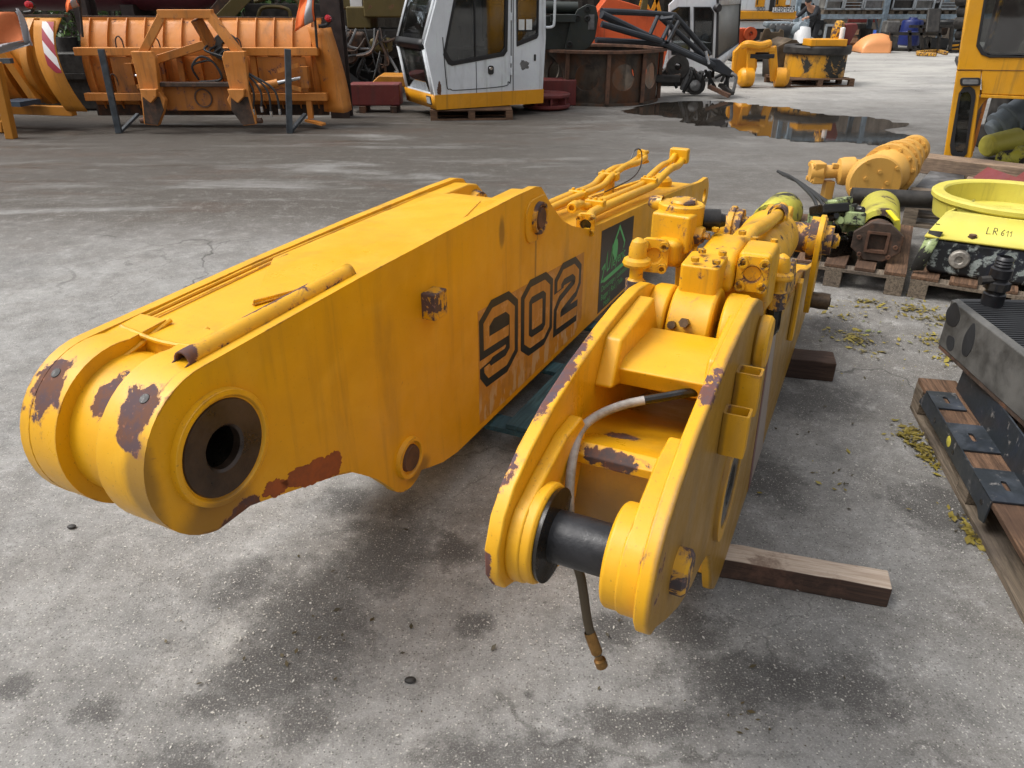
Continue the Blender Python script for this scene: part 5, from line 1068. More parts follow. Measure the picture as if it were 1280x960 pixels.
lbp = xp(965.5, 9.2, 993, 15.3, hy2 - 0.075, 0.02, 'name_plate', 'whitew', 0.0)
q = at(966.6, 14.6, hy2 - 0.078)
text_mesh('LIEBHERR', 0.205, Matrix.Translation(q) @ Matrix.Rotation(R(90), 4, 'X') @ Matrix.Diagonal((0.66, 1, 1, 1)), M['decblack'], lbp, 'name_lettering')
q = at(945, 14.2, hy2 - 0.003); text_mesh('900', 0.16, Matrix.Translation(q + Vector((0, -0.006, 0))) @ Matrix.Rotation(R(90), 4, 'X'), M['greysteel'], xh, 'number_lettering')
xp(915, 26, 990, 36, hy2 + 0.1, 1.2, 'white_ledge', 'white'); xp(925, 36, 990, 46, hy2 + 0.2, 1.0, 'underframe', 'dark')
for u in (928, 985): xp(u, 40, u + 12, 60, hy2 + 0.4, 0.8, 'track_frame', 'dark'); a = at(u, 60, hy2)
MB().bb((at(918, 60, hy2).x, hy2 + 0.2, 0), (at(1000, 60, hy2).x, hy2 + 1.3, 0.8)).obj('track', M['black'], xh, bevel=0.15)
# grey engine on the ground in front of the man
M['grey'] = paint('blue_grey_engine_paint', (0.20, 0.235, 0.26), rough=0.5, chip=0.68, scale=6, gr=0.5, grime=(0.05, 0.05, 0.05), bump=0.3)
en = thing('diesel_engine', 'blue grey diesel engine in front of the man in dark clothes', 'engine', (at(985, 60, 21).x, 21, 0))
def ep(u0, v0, u1, v1, y, d, nm, mt='grey', bev=0.05):
    a = at(u0, v1, y); b = at(u1, v0, y); return MB().bb((a.x, y, max(0.0, a.z)), (b.x, y + d, b.z)).obj(nm, M[mt], en, bevel=bev)
ep(962, 33, 1002, 50, 21, 0.5, 'block'); ep(958, 27, 990, 34, 21.05, 0.4, 'cylinder_head'); ep(990, 28, 1012, 44, 20.9, 0.4, 'gearbox'); ep(964, 50, 1000, 75, 21.0, 0.5, 'sump', 'dark')
for k in range(5): p = at(965 + 6 * k, 33, 20.95); MB().lathe([(0.0001, .1), (0.05, .1), (0.07, 0.0)], p, (0, -1, 0.2), 14).obj('port', M['greysteel'], en)
for u, v, r in ((1000, 36, .16), (1010, 58, .22), (1025, 62, .2), (998, 56, .2)): MB().lathe([(0.0001, .14), (r * .7, .14), (r, .06), (r, -.1)], at(u, v, 20.7), (0.2, -1, 0.4), 20).obj('housing', M['grey'], en)
MB().lathe([(0.0001, .3), (.16, .28), (.2, .1), (.2, -.2), (.1, -.3)], at(1002, 50, 20.6), (0.1, 0.2, 1), 20).obj('canister', M['whitew'], en)
MB().lathe([(0.0001, .18), (.12, .18), (.17, .1), (.17, -.16), (.12, -.18)], at(978, 41, 20.6), (1, -0.2, .1), 22).obj('air_filter', M['black'], en)
# ---- the man, leaning forward over the engine
def man():
    base = G(1013, 67.5); base.x -= 0.05
    t = thing('person', 'man in dark jacket and dark cap leaning over the grey engine', 'person', base)
    MP = Matrix.Translation(base) @ Matrix.Rotation(R(62), 4, 'Z') @ Matrix.Diagonal((0.98, 0.98, 0.98, 1))   # faces local -y; turned towards the left and the camera
    MP = Matrix.Translation(base) @ Matrix.Rotation(R(-58), 4, 'Z')
    def skin(name, verts, edges, mat, sub=2):
        me = bpy.data.meshes.new(name); inv = mw(t).inverted()
        me.from_pydata([inv @ (MP @ Vector(v[0])) for v in verts], edges, []); me.update()
        o = bpy.data.objects.new(name, me); col.objects.link(o); o.parent = t
        md = o.modifiers.new('skin', 'SKIN'); md.use_smooth_shade = True
        for i, v in enumerate(verts):
            r = v[1]; d = me.skin_vertices[0].data[i]; d.radius = (r, r) if not isinstance(r, tuple) else r; d.use_root = (i == 0)
        sb = o.modifiers.new('sub', 'SUBSURF'); sb.levels = sub; sb.render_levels = sub
        me.materials.append(mat); return o
    S = plain('skin', (0.42, 0.22, 0.14), 0.5, var=0.1)
    # leaning: hips at 0.95, chest forward
    pel = (0, 0.14, 0.93); waist = (0, 0.03, 1.06); chest = (0, -0.18, 1.235); neck = (0, -0.315, 1.335); chin = (0, -0.395, 1.37); head = (0, -0.42, 1.46); crown = (0, -0.41, 1.535)
    V = [(pel, 0.13), (waist, 0.12), (chest, 0.145), (neck, 0.058), (chin, 0.068), (head, 0.092), (crown, 0.062)]; E = [(i, i + 1) for i in range(6)]
    def limb(par, pts):
        k = par
        for p, r in pts: V.append((p, r)); E.append((k, len(V) - 1)); k = len(V) - 1
        return k
    for s in (-1, 1):
        hand = limb(2, [((s * 0.19, -0.20, 1.29), 0.062), ((s * 0.27, -0.38, 1.10), 0.046), ((s * 0.22, -0.62, 1.04), 0.036), ((s * 0.20, -0.70, 1.02), 0.036)])
        for f in range(4): limb(hand, [((s * 0.20 + (f - 1.5) * 0.020, -0.755, 1.015), 0.009), ((s * 0.20 + (f - 1.5) * 0.022, -0.79 - 0.005 * (f in (1, 2)), 0.99), 0.008), ((s * 0.20 + (f - 1.5) * 0.022, -0.79, 0.96), 0.007)])
        limb(hand, [((s * 0.20 - s * 0.045, -0.72, 1.005), 0.010), ((s * 0.20 - s * 0.06, -0.75, 0.985), 0.009)])
        limb(0, [((s * 0.10, 0.08, 0.86), 0.092), ((s * 0.11, -0.02, 0.50), 0.062), ((s * 0.11, 0.06, 0.10), 0.042), ((s * 0.11, -0.07, 0.04), 0.042)])
    skin('body', V, E, S)
    jm = plain('dark_grey_jacket', (0.016, 0.018, 0.022), 0.85)
    JV = [((0, 0.14, 0.88), 0.165), (waist, 0.158), (chest, 0.178), ((0, -0.27, 1.30), 0.095)]; JE = [(0, 1), (1, 2), (2, 3)]
    for s in (-1, 1):
        k = 2
        for p, r in [((s * 0.20, -0.20, 1.29), 0.082), ((s * 0.275, -0.38, 1.10), 0.066), ((s * 0.225, -0.60, 1.045), 0.052)]: JV.append((p, r)); JE.append((k, len(JV) - 1)); k = len(JV) - 1
    skin('jacket', JV, JE, jm)
    TV = [((0, 0.13, 0.91), 0.15)]; TE = []
    for s in (-1, 1):
        k = 0
        for p, r in [((s * 0.105, 0.075, 0.84), 0.108), ((s * 0.115, -0.02, 0.50), 0.080), ((s * 0.115, 0.06, 0.12), 0.066)]: TV.append((p, r)); TE.append((k, len(TV) - 1)); k = len(TV) - 1
    skin('trousers', TV, TE, plain('black_trousers', (0.012, 0.013, 0.016), 0.9))
    for s in (-1, 1): skin('shoe', [((s * 0.115, 0.07, 0.06), 0.055), ((s * 0.115, -0.06, 0.045), 0.052), ((s * 0.115, -0.14, 0.035), 0.04)], [(0, 1), (1, 2)], M['rubber'])
    hdp = Vector((0, -0.415, 1.49)); cp = MB(MP)
    cp.lathe([(0.0001, 0.082), (0.05, 0.075), (0.088, 0.045), (0.100, 0.0), (0.098, -0.04), (0.09, -0.045)], hdp, (0, -0.12, 1), 20); cp.obj('cap', M['black'], t)
    for s in (-1, 1):
        MB(MP).lathe([(0.0001, 0.008), (0.009, 0.006), (0.012, 0)], (s * 0.034, -0.505, 1.455), (0, -1, 0), 10).obj('eye', M['black'], t)
        MB(MP).lathe([(0.0001, 0.012), (0.02, 0.010), (0.03, 0)], (s * 0.092, -0.415, 1.445), (s, 0, 0), 10).obj('ear', S, t)
    MB(MP).tube([(0, -0.505, 1.455), (0, -0.532, 1.422), (0, -0.51, 1.41)], [0.008, 0.015, 0.010], 8).obj('nose', S, t)
    MB(MP).tube([(-0.025, -0.495, 1.385), (0, -0.504, 1.383), (0.025, -0.495, 1.385)], 0.006, 6).obj('mouth', plain('lips', (0.28, 0.10, 0.08), 0.5), t)
    return t
man()

# ================================================================== yellow fork link, buckets, drum on pallet
fk = thing('fork_link', 'small yellow fork link with round bosses standing near the puddle', 'fork link', (at(945, 110, 16.2).x, 16.2, 0))
FY = 16.15
for u in (937, 967):
    a = at(u, 108, FY); b = at(u + (2 if u < 950 else -2), 58, FY)
    MB().bar((a.x, FY, 0.12), (b.x, FY, b.z), 0.09, 0.16).obj('fork_arm', M['cabyel'], fk, bevel=0.02)
    MB().lathe([(0.0001, -.02), (.18, -.02), (.18, .16), (.14, .22), (.10, .24), (.04, .25), (0.0001, .25)], (a.x + (-0.02 if u < 950 else 0.02), FY - 0.02, 0.19), ((-1 if u < 950 else 1), -0.15, 0), 28).obj('boss', M['cabyel'], fk)
a = at(936, 62, FY); b = at(968, 62, FY); MB().bar(a, b, 0.12, 0.09).obj('cross_beam', M['cabyel'], fk, bevel=0.02)
a = at(937, 70, FY); b = at(967, 70, FY); MB().cyl(a, b, 0.06).obj('pin', M['pin'], fk)
MB().prism([[(at(u, v, FY).x, max(0.02, at(u, v, FY).z)) for u, v in ((920, 92), (922, 66), (934, 54), (950, 56), (952, 84), (946, 104), (930, 104))]], lambda u, v, t: (u, t, v), FY + 0.28, FY + 0.40).obj('back_plate', M['cabyel'], fk, bevel=0.02)
MB().curve([at(929, 57, FY), at(936, 55, FY - 0.1), at(950, 57, FY - 0.1), at(962, 54, FY)], 0.07, 10).obj('pipe', M['cabyel'], fk)
M['bucket'] = steel('worn_brown_bucket_steel', (0.105, 0.075, 0.045), 0.6, 0.3, 0.5, rust=0.3, scale=4)
bk = thing('digger_bucket', 'large brown worn digger bucket behind the yellow fork link', 'bucket', (at(985, 85, 17.6).x, 17.6, 0))
def bp(pts, y, d, nm, mt='bucket', par=None): return MB().prism([[(at(u, v, y).x, max(0.0, at(u, v, y).z)) for u, v in pts]], lambda u, v, t: (u, t, v), y, y + d).obj(nm, M[mt], par or bk, bevel=0.012)
bp([(970, 104), (972, 58), (990, 49), (996, 50), (1020, 76), (990, 92), (976, 104)], 17.5, 0.05, 'side_plate'); bp([(970, 104), (972, 58), (990, 49), (996, 50), (1020, 76), (990, 92), (976, 104)], 18.5, 0.05, 'side_plate')
for (u0, v0), (u1, v1) in (((972, 58), (990, 49)), ((970, 103), (972, 58)), ((976, 103), (990, 91)), ((990, 91), (1020, 76))):
    a = at(u0, v0, 17.55); b = at(u1, v1, 17.55); MB().add([a, b, b + Vector((0, 0.98, 0)), a + Vector((0, 0.98, 0))], [(0, 1, 2, 3)]).obj('shell', M['bucket'], bk, solid=0.03)
bk2 = thing('digger_bucket', 'small brown bucket with two hanger ears lying on the large bucket', 'bucket', (at(965, 60, 18.9).x, 18.9, 0))
bp([(950, 52), (956, 36), (962, 35), (964, 40), (974, 40), (976, 36), (980, 38), (980, 54)], 18.6, 0.06, 'ear_plate', par=bk2); bp([(958, 60), (960, 42), (976, 42), (980, 62)], 18.7, 0.6, 'shell', par=bk2); bp([(942, 70), (946, 54), (962, 50), (982, 54), (980, 72)], 18.4, 0.5, 'shell', par=bk2)
xbk = thing('red_casting', 'orange red bracket between second white cab and small brown bucket', 'bracket', (at(930, 55, 18.8).x, 18.8, 0))
bp([(922, 62), (924, 36), (934, 35), (942, 46), (940, 64)], 18.8, 0.3, 'plate', 'orred', xbk); MB().lathe([(.05, 0), (.14, 0), (.14, .1), (.05, .1)], at(937, 42, 18.78), (0, -1, 0), 20, True).obj('eye', M['orred'], xbk)
p0 = G(978, 109); 
pallet('pallet', 'brown wooden pallet under the yellow and black drum', (p0.x + 0.05, p0.y - 0.05, 0), R(6), 1.42, 1.1, 0.15)
dc = Vector((at(1018, 90, 16.9).x, 16.95, 0.152)); dm = thing('slewing_ring_base', 'round yellow base with black oily rim standing on a pallet', 'drum', dc)
MB().lathe([(0.0001, 0), (0.60, 0), (0.60, 0.42), (0.5, 0.42)], dc, (0, 0, 1), 40).obj('drum_wall', paint('yellow_black_oily_drum', (0.60, 0.28, 0.012), chip=0.52, scale=2.2, gr=0.6, under=(0.03, 0.028, 0.022), under2=(0.02, 0.02, 0.018)), dm)
MB().lathe([(0.45, 0.42), (0.64, 0.42), (0.66, 0.45), (0.66, 0.55), (0.64, 0.58), (0.45, 0.58)], dc, (0, 0, 1), 40, True).obj('rim', M['dark'], dm)
MB().bb((dc.x - 0.36, dc.y - 0.58, 0.735), (dc.x + 0.36, dc.y - 0.1, 0.86)).top('steel_tray', M['cabyel'], 'flat yellow tray lying on the black rimmed drum', 'tray', (dc.x, dc.y - 0.3, 0.735), bevel=0.012)
rd = thing('pump_bracket', 'red bracket with yellow casting standing on right of the black rimmed drum', 'bracket', (dc.x + 0.5, dc.y, 0.735))
MB().prism([(0.42, 0.735), (0.60, 0.735), (0.72, 1.05), (0.68, 1.13), (0.46, 1.12), (0.44, 1.0)], lambda u, v, t: (dc.x + u, t, v), dc.y - 0.1, dc.y + 0.2).obj('bracket', M['red'], rd, bevel=0.02)
MB().lathe([(0.0001, .2), (.08, .18), (.12, .05), (.10, -.15), (.05, -.3)], (dc.x + 0.33, dc.y - 0.05, 0.99), (0.1, -0.1, 1), 18).obj('casting', M['hydold'], rd); MB().lathe([(0.0001, .12), (.05, .1), (.05, -.1)], (dc.x + 0.37, dc.y - 0.2, 0.95), (0, 0, 1), 14).obj('glass_bowl', M['whitew'], rd)

# ================================================================== storage rack with cages, in front of a dark hall
M['rack'] = steel('blue_grey_rack_paint', (0.20, 0.255, 0.30), 0.5, 0.1, 0.3, rust=0.15)
RY = 28.4
hall = thing('hall_wall', 'dark brown corrugated hall wall behind the storage rack', 'wall', (13, 33.0, 0))
hm = MB(); hw = []
for k in range(321): hw.append((-4 + 0.125 * k, 33.0 + (0.03 if (k // 2) % 2 else -0.03)))
hm.sheet([[(x, y, z) for x, y in hw] for z in (0, 3.5, 7.0)]); hm.obj('cladding', steel('dark_brown_cladding', (0.27, 0.23, 0.195), 0.6, 0.1, 0.3), hall, solid=0.02)
rk = thing('storage_rack', 'tall blue grey storage rack loaded with mesh cages at back of the yard', 'storage rack', (14, RY, 0))
ux = [at(u, 30, RY).x for u in (1008, 1104, 1198, 1292, 1386)]
for x in ux:
    for dy in (0, 1.1): MB().bb((x - 0.08, RY + dy - 0.06, 0), (x + 0.08, RY + dy + 0.06, 6.4)).obj('upright', M['rack'], rk, bevel=0.01)
    for k in range(5): MB().bar((x, RY + 0.06, 0.3 + 1.2 * k), (x, RY + 1.04, 1.3 + 1.2 * k), 0.05, 0.05).obj('brace', M['rack'], rk)
zl = at(1100, 20, RY).z
for z in (zl, zl + 2.0, zl + 4.0):
    for i in range(4):
        for dy in (0, 1.1): MB().bb((ux[i] + 0.082, RY + dy - 0.05, z - 0.09), (ux[i + 1] - 0.082, RY + dy + 0.05, z + 0.05)).obj('shelf_beam', M['rack'], rk)
M['mesh2'] = steel('grey_cage_filling', (0.13, 0.125, 0.115), 0.7, 0.1, 0.6, scale=3)
M['cagew'] = steel('galvanised_cage_frame', (0.34, 0.37, 0.39), 0.5, 0.4, 0.2)
def cage(x, y, z, w, h, label, fill=0.85, lean=0.03, mat='mesh2'):
    t = thing('mesh_cage', label, 'mesh cage', (x, y, z), 0, 'mesh cages on the rack')
    MB().bb((x + 0.04, y + 0.05, z + 0.16), (x + w - 0.04, y + 0.8, z + 0.16 + h * fill)).obj('contents', M[mat], t, bevel=0.03)
    for xx in (x, x + w): MB().bar((xx, y, z + 0.14), (xx + lean, y, z + 0.14 + h), 0.05, 0.05).obj('post', M['cagew'], t)
    for zz in (0.16, 0.14 + h): MB().bar((x, y, z + zz), (x + w, y, z + zz), 0.05, 0.05).obj('rail', M['cagew'], t)
    for zz in (0.35, 0.6, 0.85): MB().bar((x, y, z + 0.14 + h * zz), (x + w, y, z + 0.14 + h * zz), 0.012, 0.02).obj('wire', M['cagew'], t)
    MB().bb((x, y + 0.02, z + 0.10), (x + w, y + 0.9, z + 0.14)).obj('pallet_deck', M['palletg'], t)
    for xx in (0.05, w / 2, w - 0.05): MB().bb((x + xx - 0.07, y + 0.03, z), (x + xx + 0.07, y + 0.88, z + 0.099)).obj('pallet_block', M['palletg'], t)
    return t
sz = zl + 0.052
for (u0, u1, h, lab, mt) in [(1030, 1051, 0.75, 'first mesh cage from the left on the rack shelf, filled grey', 'mesh2'), (1053, 1075, 0.36, 'low half filled mesh cage on the rack shelf', 'darkrust'), (1078, 1102, 0.8, 'mesh cage with flat grey sheet front just left of the middle rack upright', 'greysteel'),
                              (1113, 1139, 0.85, 'dark mesh cage just right of the middle rack upright', 'dark'), (1141, 1164, 0.8, 'grey mesh cage under the thin inner post of the rack', 'mesh2'), (1172, 1194, 0.35, 'low mesh cage of pale castings at right end of the rack shelf', 'greysteel')]:
    a = at(u0, 20, RY + 0.1).x; b = at(u1, 20, RY + 0.1).x; cage(a, RY + 0.1, sz, b - a, h, lab, 0.6 if h < .5 else .9, mat=mt)
for i in range(12):
    k = i % 6; lv = 1 + i // 6; a = ux[0] + 0.3 + k * 1.55
    cage(a, RY + 0.1, sz + 2.0 * lv, 1.1, 0.85, 'mesh cage on an upper level of the storage rack', mat=('mesh2', 'dark', 'greysteel')[k % 3])
a = at(1176, 5, RY).x; wt = thing('white_casting', 'white painted casting lying in the low cage at right end of the rack', 'casting', (a, RY + 0.4, sz + 0.4))
MB().box((a - 0.15, RY + 0.3, sz + 0.5), (0.45, 0.3, 0.2), Matrix.Rotation(R(25), 4, 'Y')).obj('housing', M['whitew'], wt, bevel=0.04); MB().lathe([(.04, 0), (.11, 0), (.11, .05), (.04, .05)], (a - .1, RY + 0.13, sz + 0.5), (0, -1, 0), 16, True).obj('flange', M['greysteel'], wt)
# things on the ground under the rack
def gthing(name, label, cat, u0, v0, u1, v1, y, d, mat, bev=0.03, extra=None, grp=None):
    a = at(u0, v1, y); b = at(u1, v0, y); t = thing(name, label, cat, ((a.x + b.x) / 2, y, 0), 0, grp)
    MB().bb((a.x, y, max(0.0, a.z)), (b.x, y + d, b.z)).obj('body', M[mat], t, bevel=bev); return t, a, b
t, a, b = gthing('radiator', 'dark radiator in pale frame leaning behind the red bracket', 'radiator', 1027, 30, 1048, 58, 27.0, 0.12, 'dark')
for q in ((a.x, a.x + 0.07, max(0, a.z), b.z), (b.x - 0.07, b.x, max(0, a.z), b.z)): MB().bb((q[0], 26.96, q[2]), (q[1], 26.995, q[3])).obj('frame', M['cagew'], t)
MB().bb((a.x, 26.955, b.z - 0.07), (b.x, 26.993, b.z)).obj('frame', M['cagew'], t)
t, a, b = gthing('wooden_crate', 'small brown wooden crate left of the orange hood', 'crate', 1051, 45, 1072, 63, 27.2, 0.8, 'pallet', 0.01)
for z in (0.25, 0.5): MB().bb((a.x - 0.01, 27.18, z), (b.x + 0.01, 27.198, z + 0.16)).obj('plank', M['timber'], t)
MB().bb((b.x + 0.002, 27.25, 0), (b.x + 0.1, 27.9, b.z - .1)).obj('corner_post', M['palletg'], t)
for u0, u1, v0, y, mt, lab in ((1074, 1080, 53, 27.4, 'pallet', 'low brown box between wooden crate and orange hood'), (1056, 1084, 30, 29.3, 'mesh2', 'big grey dusty cover at the back under the rack'), (1082, 1092, 36, 28.6, 'dark', 'dark gearbox left of the middle rack upright under the shelf')):
    gthing('storage_box', lab, 'box', u0, v0, u1, 64, y, 0.7, mt)
MB().bar(at(1091, 52, 28.2), at(1094, 38, 28.3), 0.1, 0.1).top('blue_lever', plain('bright_blue_paint', (0.02, 0.09, 0.42), 0.4), 'small bright blue lever standing behind the orange hood', 'lever', (at(1092, 50, 28.2).x, 28.2, 0.5))
hood = thing('engine_hood', 'rounded pale orange fibreglass hood lying on the ground before the rack', 'hood', (at(1095, 66, 26.3).x, 26.3, 0))
a = at(1076, 66, 26.3); b = at(1113, 66, 26.3); g = []
for k in range(15):
    s = k / 14; x = a.x + (b.x - a.x) * s; hz = 0.52 * (1 - (1 - min(1, s * 1.45)) ** 2.4) ** 0.6 * (1 - 0.5 * max(0, s - 0.82)); g.append([(x, 26.3 - 0.02, 0.0)] + [(x, 26.3 + 0.45 - 0.45 * math.cos(R(180 * j / 12)), 0.02 + hz * max(0, math.sin(R(180 * j / 12))) ** 0.6) for j in range(13)])
MB().sheet(g).obj('shell', plain('pale_orange_gelcoat', (0.72, 0.30, 0.11), 0.45, var=0.12, scale=3), hood, solid=0.03, angle=80)
MB().add([g[-1][j] for j in range(1, 14)], [tuple(range(13))]).obj('end_face', M['plough'], hood)
# dark frames, blue drum and upright plate at right
bd = thing('blue_drum', 'dark blue plastic drum among black frames under the rack', 'drum', (at(1134, 60, 27.5).x, 27.5, 0))
MB().lathe([(0.0001, 1.0), (0.12, 1.0), (0.14, .94), (.30, .92), (.33, .86), (.33, .6), (.35, .58), (.33, .55), (.33, .2), (.30, .16), (0.0001, .16)], (at(1134, 60, 27.5).x, 27.5, 0), (0, 0, 1), 24).obj('shell', plain('dark_blue_plastic', (0.012, 0.022, 0.12), 0.35), bd)
bf = thing('welded_stand', 'black welded steel frame standing on the ground right of the orange hood', 'steel frame', (at(1150, 66, 26.4).x, 26.4, 0))
for (u0, v0), (u1, v1) in (((1112, 42), (1175, 43)), ((1112, 62), (1196, 64)), ((1114, 42), (1114, 64)), ((1137, 38), (1137, 66)), ((1150, 32), (1153, 64)), ((1175, 34), (1172, 66)), ((1137, 33), (1190, 33)), ((1158, 46), (1162, 60)), ((1163, 46), (1160, 60)), ((1190, 33), (1187, 64))):
    p, q = at(u0, v0, 26.4), at(u1, v1, 26.4); p.z = max(0.04, p.z); q.z = max(0.04, q.z); MB().bar(p, q, 0.09, 0.08).obj('bar', M['dark'], bf)
ps = MB(); a = at(1157, 42, 26.2); b = at(1177, 11, 26.5)
ps.add([Vector((a.x, 26.25, a.z)), Vector((at(1174, 42, 26.2).x, 26.25, a.z)), Vector((at(1179, 10, 26.5).x, 26.6, b.z)), Vector((at(1161, 12, 26.5).x, 26.6, b.z))], [(0, 1, 2, 3)])
ps.top('back_rest', M['dark'], 'dark worn machine back rest leaning upright on the black frame', 'seat back', (a.x, 26.3, 0.7), solid=0.12, bevel=0.05)
for u0, v0, u1, v1, y, mt, lab in ((1106, 26, 1127, 42, 28.0, 'mesh2', 'grey crate on the black frame below the rack shelf'), (1128, 32, 1143, 44, 28.3, 'dark', 'dark box behind the blue drum'), (1143, 44, 1150, 62, 27.3, 'greysteel', 'grey gearbox right of the blue drum'), (1154, 48, 1188, 64, 28.2, 'black', 'large black box at right end under the rack'),
                                   (1106, 46, 1126, 62, 28.2, 'mesh2', 'grey casting behind the orange hood'), (1160, 28, 1188, 44, 28.6, 'darkrust', 'rusty box under right end of the rack shelf')):
    gthing('machine_part', lab, 'machine part', u0, v0, u1, v1, y, 0.6, mt, 0.06, grp='machine parts under the rack')
p = at(1182, 29, 28.1); MB().lathe([(.08, -.1), (.3, -.1), (.34, -.03), (.34, .05), (.3, .1), (.08, .1)], p, (0, 0, 1), 24, True).top('tyre', M['rubber'], 'black tyre lying under right end of the rack shelf', 'tyre', p)
yc = thing('yellow_chock', 'black and yellow striped post foot at the right rack upright', 'guard post', (at(1193, 66, 26.6).x, 26.6, 0))
hz = at(1193, 53, 26.6).z
for k in range(5):
    x0 = at(1188, 60, 26.6).x; z0 = hz * k / 5
    MB().prism([(x0, z0 + 0.002), (x0 + 0.26, z0 + 0.03), (x0 + 0.26, z0 + hz / 5 + 0.028), (x0, z0 + hz / 5)], lambda u, v, t: (u, t, v), 26.5, 26.7).obj('guard_stripe', M['cabyel' if k % 2 else 'black'], yc)
ym = thing('welded_stand', 'flat yellow and black frame lying before the black frame', 'steel frame', (at(1160, 69, 26).x, 25.9, 0))
for q in ((1147, 68, 1172, 66), (1148, 70, 1170, 71), (1172, 66, 1182, 69), (1147, 68, 1148, 70)): a = G(q[0], q[1]); b = G(q[2], q[3]); a.z = b.z = 0.06; MB().bar(a, b, 0.12, 0.1).obj('bar', M['hydold'], ym, bevel=0.02)
rt = thing('roller', 'stack of black track rollers at the far right end of the rack', 'rollers', (at(1204, 60, 26.5).x, 26.5, 0))
for k in range(5):
    p = at(1203 + (k % 2) * 3, 58 - 9 * k, 26.6); MB().lathe([(0.0001, .3), (.14, .3), (.2, .26), (.2, -.26), (.14, -.3), (0.0001, -.3)], (p.x, 26.6, 0.2 + 0.33 * k), (0.3, -1, 0), 18).obj('roller', M['dark'], rt)
sg2 = MB().bb((at(1060, 28, 31).x, 31, at(1060, 28, 31).z), (at(1098, 22, 31).x, 31.05, at(1098, 22, 31).z)); sg2.top('banner', plain('faded_red_banner', (0.22, 0.035, 0.03), 0.7), 'faded red panel high behind the rack shelf', 'panel', (at(1080, 28, 31).x, 31, 1.0))
v2 = thing('grey_vehicle', 'pale grey vehicle body behind the man', 'vehicle', (at(1003, 20, 31.5).x, 31.5, 0))
MB().prism([[(at(u, v, 31.5).x, max(.25, at(u, v, 31.5).z)) for u, v in ((975, 62), (975, -30), (1025, -30), (1028, 62))]], lambda u, v, t: (u, t, v), 31.4, 32.6).obj('body', plain('pale_grey_vehicle_paint', (0.42, 0.45, 0.47), 0.4), v2, bevel=0.08)
MB().prism([[(at(u, v, 31.5).x, at(u, v, 31.5).z) for u, v in ((996, 16), (996, 4), (1016, 4), (1018, 16))]], lambda u, v, t: (u, t, v), 31.38, 31.40).obj('window', M['black'], v2)
for u in (982, 1020): p = at(u, 60, 31.5); MB().lathe([(.1, -.1), (.36, -.1), (.4, 0), (.36, .1), (.1, .1)], (p.x, 31.42, .4), (0, -1, 0), 24, True).obj('wheel', M['rubber'], v2)
# ================================================================== supports of the two big parts
M['teal'] = wood('dark_teal_painted_wood', (0.05, 0.115, 0.135), 'x', 0.4)
tp = FB @ Vector((0.02, -0.32, 0))
pallet('pallet', 'dark teal painted pallet under the boom marked 902', (tp.x, tp.y, 0), R(64), 1.2, 1.0, 0.138, ('teal', 'teal'), nb=3)
M['timberlit'] = None
def lit_top_timber():
    n = N('timber_with_lit_top'); g = n.noise(9, 8, 0.75, stretch=(0.5, 9, 9), dist=0.3); b = n.noise(5, 6, 0.7); u = n.up()
    d = n.mix(n.ss(g, 0.35, 0.65), (0.085, 0.05, 0.036), (0.045, 0.03, 0.024)); d = n.mix(n.ss(b, 0.5, 0.65), d, (0.13, 0.07, 0.05))
    p = n.mix(n.ss(g, 0.35, 0.65), (0.56, 0.46, 0.37), (0.38, 0.29, 0.22)); p = n.mix(n.m('MULTIPLY', n.ss(b, 0.52, 0.64), 0.7), p, (0.14, 0.085, 0.06))
    n.bump(g, 0.6, 0.004); return n.fin(n.mix(n.ss(u, 0.5, 0.75), d, p), 0.85, 0, 0.25)  # top coloured paler and sides darker, as daylight falls on them
M['timberlit'] = lit_top_timber()
def timber(a, b, w, h, mat, label):
    a = Vector(a); b = Vector(b); m = MB(); d = (b - a); L = d.length; d.normalize(); nx = Vector((-d.y, d.x, 0))
    g = []
    for i in range(15):
        c = a + d * L * i / 14
        k = [0.004 * mnoise.noise((i * 0.7, j * 3.0, L)) for j in range(4)]
        g.append([c + nx * (-w / 2 + k[0]), c + nx * (w / 2 + k[1]), c + nx * (w / 2 + k[2]) + Vector((0, 0, h + k[3])), c + nx * (-w / 2 - k[2]) + Vector((0, 0, h + k[1]))])
    vs = [p for r in g for p in r]; fs = [(i * 4 + j, i * 4 + (j + 1) % 4, (i + 1) * 4 + (j + 1) % 4, (i + 1) * 4 + j) for i in range(14) for j in range(4)] + [(0, 1, 2, 3), (56, 57, 58, 59)]
    m.add(vs, fs)
    return m.top('timber_beam', M[mat], label, 'timber', a, math.atan2(d.y, d.x), group='timbers under the stick', bevel=0.006)
e = G(1112, 757); timber((e.x - 0.95, e.y + 0.30, 0), (e.x, e.y + 0.03, 0), 0.085, 0.075, 'timberlit', 'long timber with top painted as lit under the nose of the stick')
e = G(1043, 475); timber((e.x - 0.60, e.y + 0.19, 0), (e.x, e.y + 0.04, 0), 0.13, 0.10, 'timberd', 'dark wet timber under the middle of the stick')

